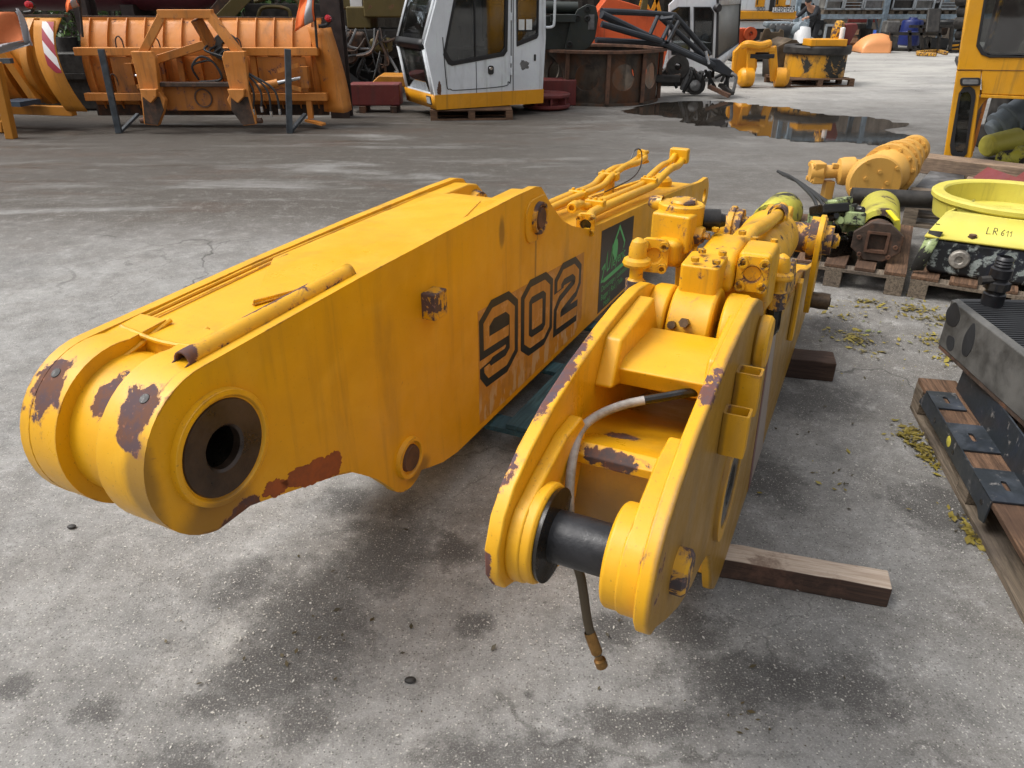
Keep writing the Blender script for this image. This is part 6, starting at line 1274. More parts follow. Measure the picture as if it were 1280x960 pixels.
# ================================================================== pallet A: brown axle tube, greasy castings, lime cylinder
M['lime'] = paint('lime_yellow_paint', (0.56, 0.49, 0.07), rough=0.5, chip=0.70, scale=9, gr=0.5, grime=(0.12, 0.11, 0.03), under=(0.05, 0.045, 0.03), under2=(0.03, 0.028, 0.02), bump=0.3)
M['limeworn'] = paint('worn_lime_paint', (0.50, 0.46, 0.05), rough=0.55, chip=0.53, scale=8, gr=0.6, grime=(0.10, 0.08, 0.03), under=(0.035, 0.03, 0.024), under2=(0.022, 0.02, 0.018), bump=0.4)
M['limegrease'] = paint('greasy_pale_lime_paint', (0.30, 0.37, 0.16), rough=0.3, chip=0.50, scale=9, gr=0.6, grime=(0.03, 0.03, 0.02), under=(0.02, 0.018, 0.015), under2=(0.012, 0.012, 0.010), bump=0.8)
M['tankblack'] = paint('flaking_black_tank_paint', (0.010, 0.012, 0.015), rough=0.4, chip=0.57, scale=11, gr=0.15, under=(0.34, 0.38, 0.36), under2=(0.20, 0.24, 0.22), bump=0.5)
pa = G(1126, 371)
PA_ = pallet('pallet', 'brown pallet carrying the rusty octagonal flanged tube', (pa.x, pa.y, 0), R(63), 1.2, 0.8, 0.144, ('pallet', 'palletg'), nb=5)
ax_ = Vector((math.sin(R(24)), math.cos(R(24)), 0))
fc = Vector((2.245, 4.56, 0.27))
axt = thing('axle_tube', 'rusty tube with octagonal square-holed flange and lime paint, facing the camera on a pallet', 'axle tube', (fc.x, fc.y, 0.144))
perp = Vector((ax_.y, -ax_.x, 0))
def fl(u, v, t): return fc + perp * u + Vector((0, 0, v)) + ax_ * t
oc = [(0.147 * math.cos(R(22.5 + 45 * k)) * (1.05 if k in (0, 3, 4, 7) else 1), 0.128 * math.sin(R(22.5 + 45 * k))) for k in range(8)]
sq = rrect(-0.052, -0.052, 0.052, 0.052, 0.008, 3)
o = MB().prism([oc, sq], fl, 0, 0.035).obj('flange', M['darkrust'], axt, bevel=0.006)
MB().prism([rrect(-0.066, -0.066, 0.066, 0.066, 0.008, 3), rrect(-0.05, -0.05, 0.05, 0.05, 0.006, 3)], fl, -0.008, 0.10).obj('square_socket', M['rustb'], o)
MB().prism([rrect(-0.051, -0.051, 0.051, 0.051, 0.006, 3)], fl, 0.085, 0.095).obj('socket_floor', M['rustb'], o)
MB().lathe([(0.0001, -0.01), (0.02, -0.008), (0.024, 0.0)], fl(0, 0.0, 0.085), ax_, 16).obj('shaft_centre', M['dark'], o)
for u, v in ((-0.105, 0.02), (0.108, -0.02), (0.08, -0.085), (-0.085, -0.085)): MB().lathe([(0.005, -0.006), (0.013, -0.006), (0.015, 0), (0.005, 0)], fl(u, v, 0), ax_, 12, True).obj('bolt_hole', M['rustb'], o)
MB().lathe([(0.0001, 0.03)] + [(0.088 + (0.013 if k % 2 else 0), 0.035 + 0.014 * k) for k in range(12)] + [(0.09, 0.22)], fc, ax_, 32).obj('neck', M['darkrust'], axt)
MB().lathe([(0.09, 0.20), (0.122, 0.21), (0.126, 0.23), (0.126, 0.78), (0.118, 0.80), (0.0001, 0.80)], fc + Vector((0, 0, 0.03)), ax_, 36).obj('tube', paint('lime_over_rust_tube', (0.50, 0.46, 0.05), rough=0.55, chip=0.60, scale=6, gr=0.6, spots=None, under=(0.055, 0.03, 0.02), under2=(0.035, 0.022, 0.018), stain_shade=[((0.1, 0.35, 0.18), (0.22, 0.14, 0.12))]), axt)
MB().bar(fl(0.03, 0.155, 0.20), fl(0.09, 0.12, 0.10), 0.03, 0.006).obj('yellow_tag', plain('bright_yellow_tape', (0.75, 0.60, 0.01), 0.4), axt)
# greasy pale casting cluster
gc = Vector((2.08, 4.86, 0.144)); gt = thing('valve_casting', 'greasy black and pale lime valve casting left of the rusty tube', 'casting', gc)
for k in range(11):
    p = gc + Vector((rnd.uniform(-0.13, 0.16), rnd.uniform(-0.14, 0.12), 0.05 + 0.026 * k))
    MB().box(p, (rnd.uniform(.08, .19), rnd.uniform(.08, .16), rnd.uniform(.06, .14)), Matrix.Rotation(rnd.uniform(-.7, .7), 4, 'Z') @ Matrix.Rotation(rnd.uniform(-.5, .5), 4, 'X')).obj('casting_block', M['limegrease' if k % 3 else 'grease'], gt, bevel=0.012)
for k in range(6):
    p = gc + Vector((rnd.uniform(-0.15, 0.15), -0.12 + rnd.uniform(-.04, .06), rnd.uniform(.06, .3)))
    MB().lathe([(0.0001, .05), (.02, .05), (.028, .03), (.028, 0)], p, (rnd.uniform(-.6, .6), -1, rnd.uniform(0, .8)), 12).obj('port', M[rnd.choice(('grease', 'limegrease'))], gt)
# lime cylinder with black end and hoses
lc = Vector((1.83, 5.30, 0.19)); lt = thing('travel_motor', 'lime yellow cylinder with black face and two yellow marks behind the stick', 'motor', (lc.x, lc.y, 0))
ax2 = Vector((math.sin(R(30)), math.cos(R(30)), 0))
MB().lathe([(0.09, 0.0), (0.135, 0.0), (0.14, 0.01), (0.14, 0.40), (0.12, 0.44), (0.0001, 0.44)], lc, ax2, 36).obj('housing', M['limeworn'], lt)
MB().lathe([(0.0001, 0.02), (0.085, 0.02), (0.09, 0.0), (0.11, 0.0), (0.115, 0.03)], lc - ax2 * 0.015, ax2, 32).obj('face', M['grease'], lt)
MB().bar(lc + Vector((-0.12, -0.05, 0.065)), lc + Vector((0.10, -0.10, 0.065)), 0.05, 0.02).obj('bracket', M['post'], lt)
for dx in (-0.005, 0.045): MB().bb(lc + Vector((dx, -0.115, 0.0)), lc + Vector((dx + 0.035, -0.105, 0.035))).obj('yellow_mark', plain('bright_yellow_mark', (0.75, 0.60, 0.01), 0.4), lt)
MB().cyl((lc.x - 0.1, lc.y + 0.05, 0), (lc.x - 0.1, lc.y + 0.05, 0.08), 0.05).obj('foot', M['dark'], lt); MB().cyl((lc.x + 0.15, lc.y + 0.2, 0), (lc.x + 0.15, lc.y + 0.2, 0.08), 0.05).obj('foot', M['dark'], lt)
hz_ = thing('hose_bundle', 'black hoses arching over the lime yellow cylinder', 'hoses', (1.95, 5.2, 0))
for k in range(5):
    q = [(972 + 3 * k, 214 + 2 * k), (990 + 5 * k, 222 + 3 * k), (1006 + 6 * k, 236 + 3 * k), (1018 + 8 * k, 250 + 2 * k), (1022 + 9 * k, 264 + 2 * k)]
    yy = [5.75, 5.6, 5.45, 5.3, 5.2]
    MB().curve([at(u, v, y - 0.03 * k) for (u, v), y in zip(q, yy)], 0.011 if k < 3 else 0.006, 8).obj('hose', M['rubber'], hz_)

# ================================================================== pallet B: black tank and lime carrier with ring
pb = G(1133, 371); d31 = Vector((math.cos(R(-31)), math.sin(R(-31)), 0)); e31 = Vector((-d31.y, d31.x, 0))
q = pb + d31 * 1.15
pallet('pallet', 'brown pallet under the lime yellow ring carrier and black tank', (q.x, q.y, 0), R(59), 1.2, 1.15, 0.135, ('pallet', 'palletg'), nb=6)
FBt = frame((pb.x, pb.y, 0), R(-31))
tkb = thing('oil_tank', 'black oil tank with flaking white paint below the lime yellow ring carrier', 'tank', (pb.x, pb.y, 0.137), R(-31))
MB(FBt).bb((0.06, 0.10, 0.139), (1.35, 0.40, 0.345)).obj('tank_body', M['tankblack'], tkb, bevel=0.025, seg=3)
MB(FBt).lathe([(0.0001, 0.022), (0.018, 0.022), (0.024, 0.030), (0.046, 0.030), (0.052, 0.024), (0.056, 0.0)], (0.22, 0.10, 0.245), (0, -1, 0), 28).obj('filler_boss', steel('worn_bare_boss', (0.26, 0.24, 0.21), 0.5, 0.4, 0.4, rust=0.3, scale=30), tkb)
MB(FBt).lathe([(0.0001, 0.03), (0.024, 0.03), (0.03, 0)], (0.62, 0.10, 0.255), (0, -1, 0), 18).obj('plug', M['rustb'], tkb)
b_ = MB(FBt).tube([(0.255, 0.13, 0.345), (0.255, 0.13, 0.39)], 0.020, 12).obj('stud', M['rustb'], tkb); MB(FBt).tube([(0.255, 0.13, 0.36), (0.255, 0.13, 0.38)], 0.028, 6).obj('stud_nut', M['bolt'], b_)
M['limec'] = paint('clean_lime_carrier_paint', (0.60, 0.52, 0.085), rough=0.5, chip=0.79, scale=9, gr=0.55, grime=(0.24, 0.21, 0.06), under=(0.06, 0.045, 0.03))
lim = thing('ring_carrier', 'lime yellow round carrier ring on flared box, hand lettered on its front', 'ring carrier', (pb.x, pb.y, 0.345), R(-31))
zf = 0.385
fp = [(0.02, zf), (0.16, 0.475), (1.5, 0.475), (1.5, zf - 0.01)]
# front sloped panel (leans back), flared left side and top skirt
MB(FBt).add([(0.015, 0.085, 0.353), (1.5, 0.085, 0.353), (1.5, 0.31, 0.455), (0.09, 0.31, 0.455)], [(0, 1, 2, 3)]).obj('front_panel', M['limec'], lim, solid=0.012)
MB(FBt).add([(0.015, 0.085, 0.353), (0.09, 0.31, 0.455), (0.22, 0.75, 0.46), (0.10, 0.80, 0.33)], [(0, 1, 2, 3)]).obj('side_panel', M['limec'], lim, solid=0.012)
for k in range(5): MB(FBt).box((0.062 + 0.020 * k, 0.20 + 0.085 * k, 0.405 + 0.008 * k), (0.02, 0.022, 0.012)).obj('slot', M['black'], lim)
MB(FBt).add([(-0.02, 0.06, 0.145), (0.05, 0.05, 0.16), (0.10, 0.10, zf + 0.006), (0.03, 0.12, zf)], [(0, 1, 2, 3)]).obj('side_leg', M['limegrease'], lim, solid=0.02)
rc = Vector((3.17, 4.79, 0)); RRr = 0.465
MB(FBt).add([(0.09, 0.312, 0.4555), (1.5, 0.312, 0.4555), (1.5, 0.36, 0.4555), (0.12, 0.36, 0.4555)], [(0, 1, 2, 3)]).obj('top_plate', M['limec'], lim, solid=0.010)
MB().lathe([(RRr - 0.05, 0.0), (RRr, 0.0), (RRr + 0.012, 0.012), (RRr + 0.012, 0.035), (RRr, 0.045), (RRr - 0.055, 0.045), (RRr - 0.065, 0.035), (RRr - 0.065, -0.12), (RRr - 0.05, -0.12)], (rc.x, rc.y, 0.463), (0, 0, 1), 80, True).obj('ring', M['limec'], lim)
MB().lathe([(RRr - 0.06, -0.10), (RRr - 0.02, -0.10), (RRr - 0.005, 0.0), (RRr - 0.06, 0.0)], (rc.x, rc.y, 0.46), (0, 0, 1), 80, True).obj('skirt', M['limec'], lim)
MB().lathe([(RRr * 0.42, 0.0), (RRr * 0.45, 0.02), (RRr - 0.06, 0.005), (RRr - 0.06, -0.01), (RRr * 0.42, -0.012)], (rc.x, rc.y, 0.37), (0, 0, 1), 64, True).obj('ring_floor', M['limec'], lim)
MB().lathe([(0.0001, 0), (RRr * 0.44, 0)], (rc.x, rc.y, 0.345), (0, 0, 1), 40).obj('floor_opening', M['rustb'], lim)
for a in (150, 205, 250): MB().bar((rc.x + RRr * 0.5 * math.cos(R(a)), rc.y + RRr * 0.5 * math.sin(R(a)), 0.39), (rc.x + (RRr - 0.07) * math.cos(R(a)), rc.y + (RRr - 0.07) * math.sin(R(a)), 0.42), 0.02, 0.10).obj('gusset', M['limec'], lim)
nrm = (Vector((0, 0.12, 0.10))).normalized()
lt_ = MB(FBt @ Matrix.Translation((0.37, 0.165, 0.3892)) @ Matrix.Rotation(R(24.4), 4, 'X') @ Matrix.Translation((0, 0, 0.0075)))
def hand(pts, x, w=0.0035, sc=(0.030, 0.062)):
    for q_ in stroke([(x + a_ * sc[0], b_ * sc[1]) for a_, b_ in pts], w): lt_.prism([(p_.x, p_.y) for p_ in q_], XY, 0.0, 0.0006)
hand([(0.1, 1), (0.0, 0.0), (0.75, 0.06)], -0.052); hand([(0.05, 0), (0.1, 1), (0.6, 0.95), (0.65, 0.6), (0.1, 0.5)], -0.020); hand([(0.25, 0.5), (0.75, -0.02)], -0.020)
hand([(0.6, 1), (0.15, 0.6), (0.05, 0.2), (0.35, 0.0), (0.6, 0.2), (0.5, 0.45), (0.1, 0.4)], 0.020, sc=(0.026, 0.056)); hand([(0.1, 0.6), (0.45, 0.95), (0.4, 0.0)], 0.044, sc=(0.024, 0.054)); hand([(0.1, 0.6), (0.45, 0.95), (0.4, 0.02)], 0.061, sc=(0.024, 0.052))
lt_.obj('hand_lettering', M['decblack'], lim)

# ================================================================== planetary drive, planks, pipe behind the pallets
M['drive'] = paint('pale_yellow_drive_paint', (0.60, 0.32, 0.06), rough=0.5, chip=0.86, scale=9, gr=0.28, grime=(0.25, 0.14, 0.04), bump=0.15)
dv = thing('axle_drive', 'pale yellow bolted gear drive with motor lying by the yellow cab leg', 'gear drive', (3.35, 6.85, 0))
dp = Vector((3.02, 6.40, 0.24)); dd = (Vector((4.05, 7.75, 0.33)) - dp).normalized()
MB().lathe([(0.0001, -0.02), (0.20, -0.02), (0.215, 0.0), (0.215, 0.06), (0.20, 0.07), (0.0001, 0.07)], dp, Vector((dd.x - 0.5, dd.y, 0)).normalized(), 44).obj('end_cover', M['drive'], dv)
MB().lathe([(0.0001, 0.05), (0.12, 0.05), (0.16, 0.12), (0.185, 0.18), (0.19, 0.26), (0.225, 0.265), (0.225, 0.33), (0.17, 0.335), (0.16, 0.50), (0.205, 0.51), (0.205, 0.58), (0.165, 0.585), (0.13, 0.80), (0.165, 0.81), (0.165, 0.88), (0.11, 0.885), (0.095, 1.10), (0.14, 1.11), (0.14, 1.2), (0.06, 1.22), (0.0001, 1.25)], dp + Vector((0.05, 0.05, 0.02)), dd, 44).obj('gear_housing', M['drive'], dv)
xx = dd.cross(Vector((0, 0, 1))).normalized(); zz = xx.cross(dd)
nb_ = 0
for h, r in ((0.265, 0.20), (0.51, 0.183), (0.81, 0.145), (1.11, 0.117)):
    for k in range(12):
        a = R(30 * k + 10); q = dp + Vector((0.05, 0.05, 0.02)) + dd * h + (xx * math.cos(a) + zz * math.sin(a)) * r
        if q.z > 0.1: MB().tube([q - dd * 0.022, q + dd * 0.09], 0.016, 8).obj('bolt', M['drive'], dv)
for k in range(5):
    a = R(62 * k - 40); q = dp + dd * (0.42 + 0.05 * (k % 3)) + (xx * math.cos(a) + zz * math.sin(a)) * 0.165 + Vector((0.05, 0.05, 0.02))
    if q.z > 0.12: MB().bar(q - dd * 0.12, q + dd * 0.14, 0.035, 0.05, (xx * math.cos(a) + zz * math.sin(a))).obj('rib', M['drive'], dv, bevel=0.008)
for k in range(9):
    a = R(40 * k); n_ = Vector((dd.x - 0.5, dd.y, 0)).normalized(); x_ = n_.cross(Vector((0, 0, 1))).normalized(); q = dp + (x_ * math.cos(a) + Vector((0, 0, 1)) * math.sin(a)) * (0.19 if k % 2 else 0.09)
    MB().tube([q - n_ * 0.035, q], 0.016, 8).obj('bolt', M['drive'], dv)
mp_ = Vector((2.62, 6.80, 0.24)); me_ = Vector((3.15, 6.72, 0.27)); md_ = (me_ - mp_).normalized()
MB().lathe([(0.0001, 0), (0.075, 0), (0.08, 0.02), (0.08, 0.10), (0.06, 0.11), (0.055, 0.22), (0.11, 0.24), (0.12, 0.28), (0.12, 0.36), (0.10, 0.38), (0.09, 0.46), (0.14, 0.5), (0.16, 0.56), (0.0001, 0.6)], mp_, md_, 32).obj('motor', M['drive'], dv)
MB().box(mp_ + Vector((0.06, 0, 0)), (0.10, 0.16, 0.18)).obj('motor_end', M['drive'], dv, bevel=0.012)
for sx, sz in ((-.055, .06), (.055, .06), (-.055, -.06), (.055, -.06)): MB().tube([mp_ + Vector((0.0, sx, sz)), mp_ + Vector((0.02, sx, sz))], 0.02, 8).obj('bolt', M['drive'], dv)
for dx in (0.16, 0.24): MB().bar(mp_ + Vector((dx, -0.06, 0.07)), mp_ + Vector((dx + 0.1, -0.06, 0.06)), 0.04, 0.04).obj('valve_lug', M['drive'], dv, bevel=0.008)
MB().bb((2.76, 6.74, 0), (2.84, 6.84, 0.17)).obj('foot', M['drive'], dv, bevel=0.01)
MB().bb((3.40, 6.95, 0), (3.6, 7.2, 0.10)).obj('foot', M['darkrust'], dv)
a = G(1110, 247, 0.30); b = G(1172, 251, 0.30)
MB().tube([a + Vector((-0.25, 0.05, 0)), b + Vector((0.3, -0.05, 0))], 0.062, 24).top('steel_pipe', M['dark'], 'dark rusty pipe lying across weathered planks behind the pallets', 'pipe', (a.x, a.y, 0.23))
pl_ = G(1126, 282)
pk = pallet('pallet', 'weathered plank pallet under the dark pipe', (pl_.x, pl_.y, 0), R(-28), 0.85, 0.75, 0.16, ('palletg', 'palletg'), nb=5)
def plank(p, q, w, h, mat, label, z=0.0, name='wooden_plank'):
    p = Vector((p.x, p.y, z)); q = Vector((q.x, q.y, z)); m = MB().bar(p + Vector((0, 0, h / 2)), q + Vector((0, 0, h / 2)), w, h)
    return m.top(name, M[mat], label, 'plank', p, math.atan2(q.y - p.y, q.x - p.x), bevel=0.006)
a = G(1158, 216); b = G(1300, 234); plank(a + Vector((0, 0.1, 0)), b + Vector((0, 0.1, 0)), 0.28, 0.16, 'timber', 'thick pale brown beam under the leg of the yellow cab')
a = G(1150, 240); b = G(1200, 232); 
MB().add([G(1140, 239, 0.03), G(1205, 239, 0.03), G(1205, 216, 0.03), G(1163, 214, 0.03)], [(0, 1, 2, 3)]).top('steel_sheet', M['greysteel'], 'flat dark grey sheet on the ground right of the gear drive', 'sheet', G(1170, 228), solid=0.012)
a = G(1205, 236); b = G(1300, 246); plank(a, b, 0.20, 0.10, 'timber', 'second pale plank in front of the thick beam')
rcn = thing('red_channel', 'dull red folded steel channel behind the lime yellow ring', 'channel', G(1262, 232, 0))
rz = G(1262, 234, 0.10)
for k in range(2): MB().prism([(-0.16 + 0.4 * k, 0.06), (0.0 + 0.4 * k, 0.20), (0.22 + 0.4 * k, 0.06), (0.2 + 0.4 * k, 0.05), (0.0 + 0.4 * k, 0.18), (-0.14 + 0.4 * k, 0.05)], lambda u, v, t: (rz.x + u, rz.y + t, v), -0.25, 0.4).obj('fold', M['red'], rcn)
ch = thing('chain', 'short dark chain lying behind the lime yellow ring', 'chain', G(1215, 228, 0.1))
for k in range(9):
    p = G(1196 + 5 * k, 231 - (k % 3) * 1.2, 0.12); MB().lathe([(0.016 + 0.008 * math.cos(R(60 * j)), 0.008 * math.sin(R(60 * j))) for j in range(6)], p, (rnd.uniform(-1, 1), rnd.uniform(-1, 1), 1), 12, True).obj('link', M['darkrust'], ch)

# ================================================================== yellow cab at the right edge
M['cabg'] = paint('yellow_cab_paint', (0.62, 0.285, 0.004), rough=0.42, chip=0.85, scale=7, gr=0.3, grime=(0.2, 0.12, 0.03), edge=0.01, edgek=0.25)
yb_ = G(1196, 212); yY = yb_.y
yc_ = thing('yellow_cab', 'tall yellow machine cab with marker lamp and long rear window at right border', 'machine cab', (yb_.x, yY, 0.162), R(-26))
YA = R(-26); YM = frame((yb_.x, yY, 0), YA); Yn = Vector((math.sin(-YA), math.cos(YA), 0)); Yd = Vector((math.cos(YA), math.sin(YA), 0)); Yo = Vector((yb_.x, yY, CH))
def Yp(u, v):
    d = Vector(ray(u, v)); k = Yn.dot(Vector((yb_.x, yY, 0))) / Yn.dot(d); q = Vector((0, 0, CH)) + d * k
    return ((q - Yo).dot(Yd), q.z)
def ypoly(loops, y, d, nm, mt='cabg', bev=0.012, par=None): return MB(YM).prism([[Yp(u, v) for u, v in l] for l in loops], XZ, y - yY, y - yY + d).obj(nm, M[mt], par or yc_, bevel=bev)
leg = [(1179, 199), (1196, 88), (1227, 88), (1225, 118), (1213, 204), (1184, 203)]
lensl = [(1190, 190), (1189, 180), (1199, 118), (1204, 111), (1212, 110), (1217, 114), (1218, 122), (1208, 190), (1203, 196), (1195, 196)]
ypoly([leg, lensl], yY, 0.05, 'corner_post')
ypoly([[(1187 + 0.0 * 0, 0) for _ in []] or lensl], yY + 0.012, 0.006, 'long_window', 'glass', 0.0)
def scaled(l, k): cx = sum(p[0] for p in l) / len(l); cy = sum(p[1] for p in l) / len(l); return [(cx + (a - cx) * k, cy + (b - cy) * (1 + (k - 1) * 0.4)) for a, b in l]
ypoly([scaled(lensl, 1.12), scaled(lensl, 0.72)], yY - 0.012, 0.04, 'window_gasket', 'gasket', 0.006)
ypoly([scaled(lensl, 0.74)], yY + 0.03, 0.004, 'dusty_pane', 'greysteel', 0.0)
ypoly([[(1196, 88), (1214, -10), (1216, -60), (1330, -60), (1330, 122), (1227, 118), (1227, 88)], [(1222, 56), (1233, -10), (1240, -45), (1318, -45), (1318, 70), (1238, 70), (1228, 66)]], yY, 0.05, 'rear_panel')
wl2 = [(1222, 56), (1233, -10), (1240, -45), (1318, -45), (1318, 70), (1238, 70), (1228, 66)]
cxy = (1272, 15)
ypoly([[(cxy[0] + (a - cxy[0]) * 1.04, cxy[1] + (b - cxy[1]) * 1.04) for a, b in wl2], [(cxy[0] + (a - cxy[0]) * 0.95, cxy[1] + (b - cxy[1]) * 0.955) for a, b in wl2]], yY - 0.012, 0.05, 'window_gasket', 'gasket', 0.006)
ypoly([wl2], yY + 0.02, 0.006, 'rear_window', 'glass', 0.0)
ypoly([[(1226, 118), (1332, 123), (1332, 126), (1226, 122)]], yY - 0.01, 0.5, 'lower_lip', 'cabg', 0.004)
ypoly([[(1196, 87.6), (1330, 89), (1330, 88.4), (1196, 87)]], yY - 0.004, 0.006, 'panel_joint', 'rustb', 0.0)
lm_ = ypoly([rrect(1200, 97, 1226, 107, 3, 3)], yY - 0.03, 0.035, 'marker_lamp', 'gasket', 0.006); ypoly([rrect(1203, 99, 1223, 105, 2, 3)], yY - 0.036, 0.006, 'lens', 'greysteel', 0.002, lm_)
# inner wing plate going away behind the post, with torn edge
wpts = [(0.0, 0.02), (0.0, 0.86), (0.85, 0.86), (0.88, 0.72), (0.80, 0.62), (0.83, 0.50), (0.74, 0.36), (0.66, 0.25), (0.62, 0.02)]
wx = Yp(1213, 160)[0]
MB(YM).prism([wpts], lambda u, v, t: (wx + 0.06 + t, 0.06 + u * 0.8, 0.162 + v), 0, 0.03).obj('wing_plate', M['ploughd'], yc_)
ypoly([[(1213, 200), (1224, 125), (1226, 121), (1242, 120), (1230, 128), (1222, 140), (1216, 196)]], yY + 0.052, 0.01, 'torn_edge', 'cabg', 0.0)
MB(YM).add([(Yp(1179, 199)[0] + 0.01, 0.05, 0.19), (Yp(1214, -10)[0] + 0.01, 0.05, 1.66), (Yp(1214, -10)[0] + 0.03, 1.4, 1.66), (Yp(1179, 199)[0] + 0.03, 0.3, 0.19)], [(0, 1, 2, 3)]).obj('side_panel', M['cabg'], yc_, solid=0.02)
ypoly([[(1180, 205), (1184, 200), (1214, 203), (1212, 210), (1196, 212), (1186, 208)]], yY - 0.005, 0.06, 'foot_flange', 'hydold', 0.004)
tx = Yp(1214, -10)[0] + 0.06
MB(YM).bb((tx, 0.0 + 0.051, 0.95), (tx + 1.9, 0.0 + 1.5, 1.0)).obj('floor', M['seat'], yc_); MB(YM).bb((tx, -0.02, 2.35), (tx + 1.9, 0.0 + 1.5, 2.42)).obj('roof', M['cabg'], yc_, bevel=0.03)
MB(YM).bb((tx + 0.25, 0.0 + 1.3, 1.0), (tx + 1.9, 0.0 + 1.36, 2.35)).obj('inner_wall', plain('dark_red_brown_trim', (0.05, 0.022, 0.018), 0.7), yc_)
st2 = MB(YM).prism([(0.5, 1.0), (0.52, 1.20), (0.60, 1.30), (1.2, 1.32), (1.2, 1.0)], lambda u, v, t: (tx + u, t, v), 0.0 + 0.3, 0.0 + 0.6).obj('seat', plain('ribbed_brown_seat', (0.14, 0.11, 0.085), 0.8), yc_, bevel=0.03)
MB(YM).tube([(tx + 0.22, 0.0 + 0.25, 1.02), (tx + 0.25, 0.0 + 0.25, 2.3)], 0.02, 8).obj('inner_rail', M['hydold'], yc_)
# blue grey motors and lime cylinder seen under the cab
bm_ = thing('electric_motor', 'blue grey motor with ribbed flange lying under the yellow cab', 'motor', (at(1258, 165, yY + 1.0).x, yY + 1.0, 0.12))
p = at(1263, 158, yY + 1.1); 
MB().lathe([(0.0001, 0), (.09, 0), (.11, .03), (.11, .08), (.16, .09), (.16, .13), (.14, .14), (.15, .22), (.18, .23), (.18, .27), (.15, .28), (.15, .5), (0.0001, .52)], p + Vector((-0.25, -0.05, -0.05)), (1, 0.1, 0.75), 30).obj('housing', M['grey'], bm_)
MB().box(p + Vector((0.12, 0, 0.2)), (.2, .2, .16), Matrix.Rotation(.6, 4, 'Z')).obj('terminal_box', M['dark'], bm_, bevel=0.02)
MB().bb((p.x - 0.2, p.y - 0.1, 0.0), (p.x + 0.6, p.y + 0.3, 0.26)).obj('base', M['dark'], bm_, bevel=0.03)
lg_ = thing('oil_cylinder', 'lime yellow cylinder with blue spots lying under the yellow cab', 'cylinder', (at(1248, 185, yY + 0.55).x, yY + 0.5, 0.16))
p = at(1243, 180, yY + 0.6); MB().lathe([(0.0001, 0), (.10, .02), (.12, .05), (.12, .45), (.10, .48), (0.0001, .5)], p + Vector((-0.10, 0, -0.03)), (1, 0.35, 0.15), 30).obj('barrel', M['lime'], lg_)
p = at(1270, 192, yY + 0.4); MB().lathe([(0.0001, 0), (.06, .02), (.08, .05), (.09, .2), (.12, .22), (.12, .4), (0.0001, .42)], p + Vector((-0.2, 0, -0.06)), (1, -0.05, 0.1), 24).top('oil_filter', M['limeworn'], 'worn lime and brown filter lying right of the yellow cab leg', 'filter', p + Vector((0, 0, -0.15)))
p = at(1272, 150, yY + 1.6); bx = thing('black_engine_part', 'black engine part behind the blue grey motor under the yellow cab', 'engine part', (p.x, p.y, 0))
MB().box((p.x, p.y, 0.35), (.6, .4, .5)).obj('block', M['dark'], bx, bevel=0.06)
for k in range(5): MB().lathe([(.04, 0), (.1, 0), (.1, .06), (.04, .06)], (p.x - .25 + .12 * k, p.y - .2, .3 + .1 * (k % 3)), (0, -1, .2), 16, True).obj('pulley', M['grey' if k == 1 else 'dark'], bx)

# ================================================================== pallet C with the black cooler
M['cooler'] = steel('matt_black_cooler_paint', (0.016, 0.017, 0.019), 0.62, 0.0, 0.35, scale=5)
M['coolg'] = steel('scuffed_grey_cooler_side', (0.075, 0.073, 0.068), 0.6, 0.05, 0.55, scale=6)
M['trayblack'] = paint('scratched_black_tray_paint', (0.020, 0.025, 0.030), rough=0.38, chip=0.66, scale=20, gr=0.35, grime=(0.07, 0.075, 0.08), under=(0.16, 0.15, 0.14), under2=(0.10, 0.10, 0.10), bump=0.2)
pc = G(1137, 510); PCf = frame((pc.x, pc.y, 0), R(-12)); q = PCf @ Vector((1.0, -1.42, 0))
pallet('pallet', 'weathered brown pallet under the black cooler at lower right', (q.x, q.y, 0), R(78), 1.42, 1.0, 0.155, ('pallet', 'palletg'), nb=5)
rf = frame((1.818, 2.962, 0), R(-3))
rad = thing('oil_cooler', 'black finned oil cooler with threaded pipe stub on the lower right pallet', 'oil cooler', (1.818, 2.962, 0.28), R(-3))
cm = MB(rf)
cm.bb((0.0, -1.0, 0.30), (0.012, 0.0, 0.505)); cm.v = []; cm.f = []
MB(rf).prism([(-0.004, 0.30), (0.0, 0.50), (0.03, 0.508), (0.03, 0.30)], XZ, -1.05, 0.0).obj('side_wall', M['coolg'], rad, bevel=0.006)
MB(rf).bb((0.03, -0.035, 0.30), (1.1, 0.0, 0.507)).obj('header_wall', M['cooler'], rad, bevel=0.006)
MB(rf).bb((0.03, -1.05, 0.30), (1.1, -0.036, 0.478)).obj('core', M['black'], rad)
for k in range(48): MB(rf).bb((0.032, -0.052 - 0.0205 * k, 0.479), (1.1, -0.042 - 0.0205 * k, 0.503)).obj('fin', M['cooler'], rad)
for y_, z_, rx, rz_, sd in ((-0.05, 0.45, 0.05, 0.05, 2.2), (-0.09, 0.345, 0.035, 0.03, 5.5), (-0.21, 0.405, 0.033, 0.07, 8.0)):
    MB(rf).prism([(y_ + (a_ - y_) , b_) for a_, b_ in [(y_ + rx * (1 + .12 * math.sin(2 * w + sd)) * math.cos(w), z_ + rz_ * (1 + .1 * math.cos(3 * w + sd)) * math.sin(w)) for w in [6.2832 * i / 32 for i in range(32)]]], lambda u, v, t: (t - 0.004 + 0.02 * (v - 0.3), u, v), -0.0015, 0.0005).obj('bare_black_patch', M['cooler'], rad)
MB(rf).prism([(-0.002, 0.285), (-0.002, 0.30), (0.05, 0.30), (0.05, 0.285)], XZ, -1.05, -0.01).obj('bottom_edge', M['darkrust'], rad)
